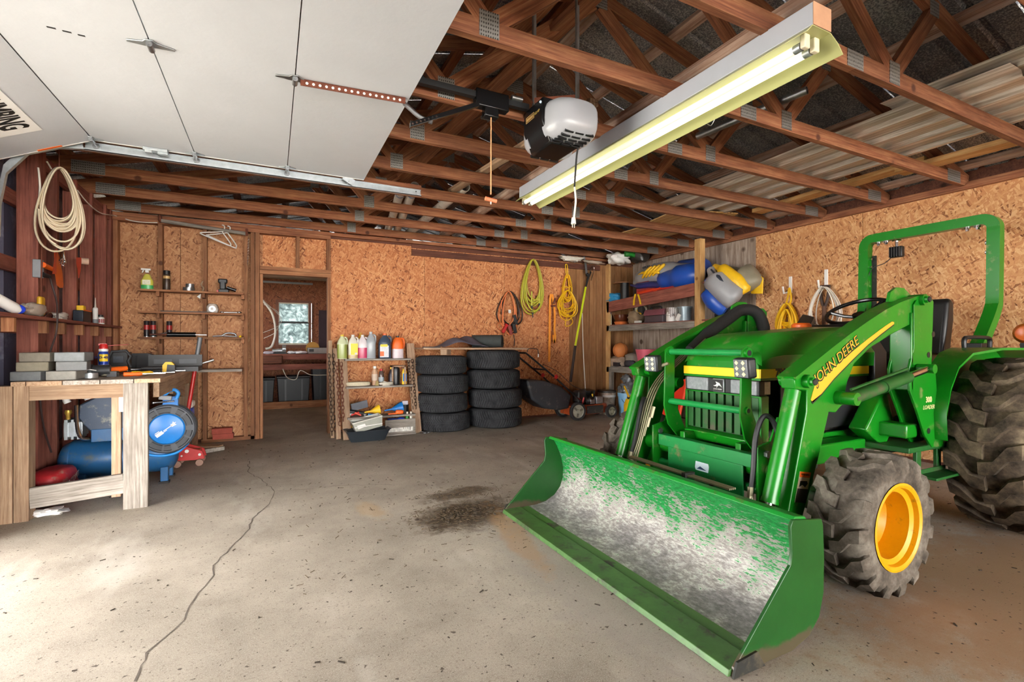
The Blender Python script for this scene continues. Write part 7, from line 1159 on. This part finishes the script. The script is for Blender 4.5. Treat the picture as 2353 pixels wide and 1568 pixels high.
sheet('corrugated_sheet','long ribbed metal sheet laid flat over the truss chords',3.6,4.55,1.15,4.15,2.655,.235,.055);sheet('corrugated_sheet','upper ribbed metal sheet overlapping the near end of another',3.5,4.35,-.3,1.75,2.69,.235,.02)
t=T('conduit_pipe','short grey metal pipe resting on truss webs','pipe',(3.0,2.1,2.75));a,b=Vector((2.87,2.64,2.69)),Vector((3.07,1.93,2.75));O('pipe',B().lathe([(.022,0),(.026,0),(.026,1),(.022,1),(.022,0)],(0,0,0),'x',16,False).xf(frame(a,b-a,(0,0,1))@Matrix.Diagonal(((b-a).length,1,1,1))),M_STEEL,t,ang=40)
for i,(a,b,l) in enumerate((((4.99,-.3,2.645),(4.97,2.3,2.645),'new yellow pine board on the chords at right nearer the door'),((5.0,2.1,2.69),(5.03,3.75,2.66),'rough live edge pine board lapped over the other board'))): tag(lum('pine_board',a,b,.16,.04,W_NEW),l,'board','pine boards on the trusses')
for i,(pts,l) in enumerate((([(4.05,4.0),(4.8,3.82),(5.25,4.68),(4.17,4.69)],'loose piece of plywood on the chords next to metal sheet'),([(4.25,4.78),(4.95,4.75),(4.9,5.25),(4.2,5.46)],'loose piece of plywood on chords over the storage corner'),([(4.35,5.5),(5.2,5.5),(5.2,6.3),(4.4,6.1)],'darker plywood piece on the chords at the back corner'))): one('plywood_piece',B().prism(pts,'z',2.623,2.635),M_OSBP if i<2 else W_STUD,l,'plywood')
t=T('trim_bundle','bundle of thin wood strips stored across the trusses','wood strips',(1.75,3.3,2.7))
for i in range(6): lum('strip',(1.80+.022*(i%3),2.5,2.64+.022*(i//3)),(1.58+.022*(i%3),4.6,2.64+.022*(i//3)),.02,.02,W_PALE,t)
# two long diagonal wind braces under the roof
for i,(a,b,l) in enumerate(((Vector((.86,4.9,2.66)),Vector((1.66,1.9,3.36)),'long wind brace plank rising through the trusses towards door'),(Vector((1.05,4.75,2.66)),Vector((1.92,1.8,3.38)),'second wind brace plank rising beside the first'))): tag(lum('wind_brace',a,b,.038,.14,W_TRUSS,up=(1,0,.3)),l,'brace','wind braces')
t=T('light_gap_stand_in','white strip standing in for a light gap between brace and roof','strip',(1.45,1.95,3.3));O('strip',B().ob((1.5,1.95,3.28),(.03,.16,.06)),M_WHT,t)  # white block stands in for daylight showing through a gap
one('rag_on_chord',bag((4.2,6.36,2.46),(.36,.08,.07),80,.25),M_CORD_W,'grey white rag tucked on the back wall top plate','rag',ang=60);one('paper_litter',bag((4.62,6.36,2.44),(.34,.06,.04),81,.25),P('#b8a898',.7),'torn strips of paper tucked on the wall top plate','paper',ang=60)
# ================================================================ floor litter
r=random.Random(12)
dl=B()
for i in range(900):
    a=r.gauss(0,1);b_=r.gauss(0,1);x,y=(1.12+.17*a,3.02+.12*b_) if i<560 else (1.28+.18*a,3.42+.08*b_);
    if i>780: x,y=r.uniform(.1,1.5),r.uniform(2.3,4.2)
    L=r.uniform(.008,.04);q=r.uniform(0,6.28);h=r.uniform(.001,.008);dl.ob((x,y,h+.001),(L,r.uniform(.0015,.004),.002),rotm('Z',math.degrees(q))@rotm('Y',r.uniform(-20,20)))
o=O('chaff_and_soil',dl,P('#5a4a34',.9,0,.5,60,name='chaff'));tag(o,'dark heap of dry grass chaff and soil in front of bucket','debris');o['kind']='stuff'
ll=B()
for i in range(420):
    x,y=r.uniform(-1.2,5.2),r.uniform(.5,6.2);s=r.uniform(.003,.009)
    ll.ob((x,y,.002),(s*r.uniform(1,4),s*.6,.003),rotm('Z',r.uniform(0,360)))
o=O('floor_specks',ll,P('#3d342a',.9,0,.4,60));tag(o,'scattered bits of straw and dirt over the concrete floor','debris');o['kind']='stuff'
cl=B()
for i in range(60):
    c=Vector((1.15+r.gauss(0,.13),3.0+r.gauss(0,.08),.004));cl.sph(c,(r.uniform(.008,.02),r.uniform(.008,.02),r.uniform(.004,.01)),7,4)
o=O('soil_clods',cl,P('#473a2c',.95,0,.4,50));tag(o,'small clods of dark soil in the chaff heap','debris');o['kind']='stuff'
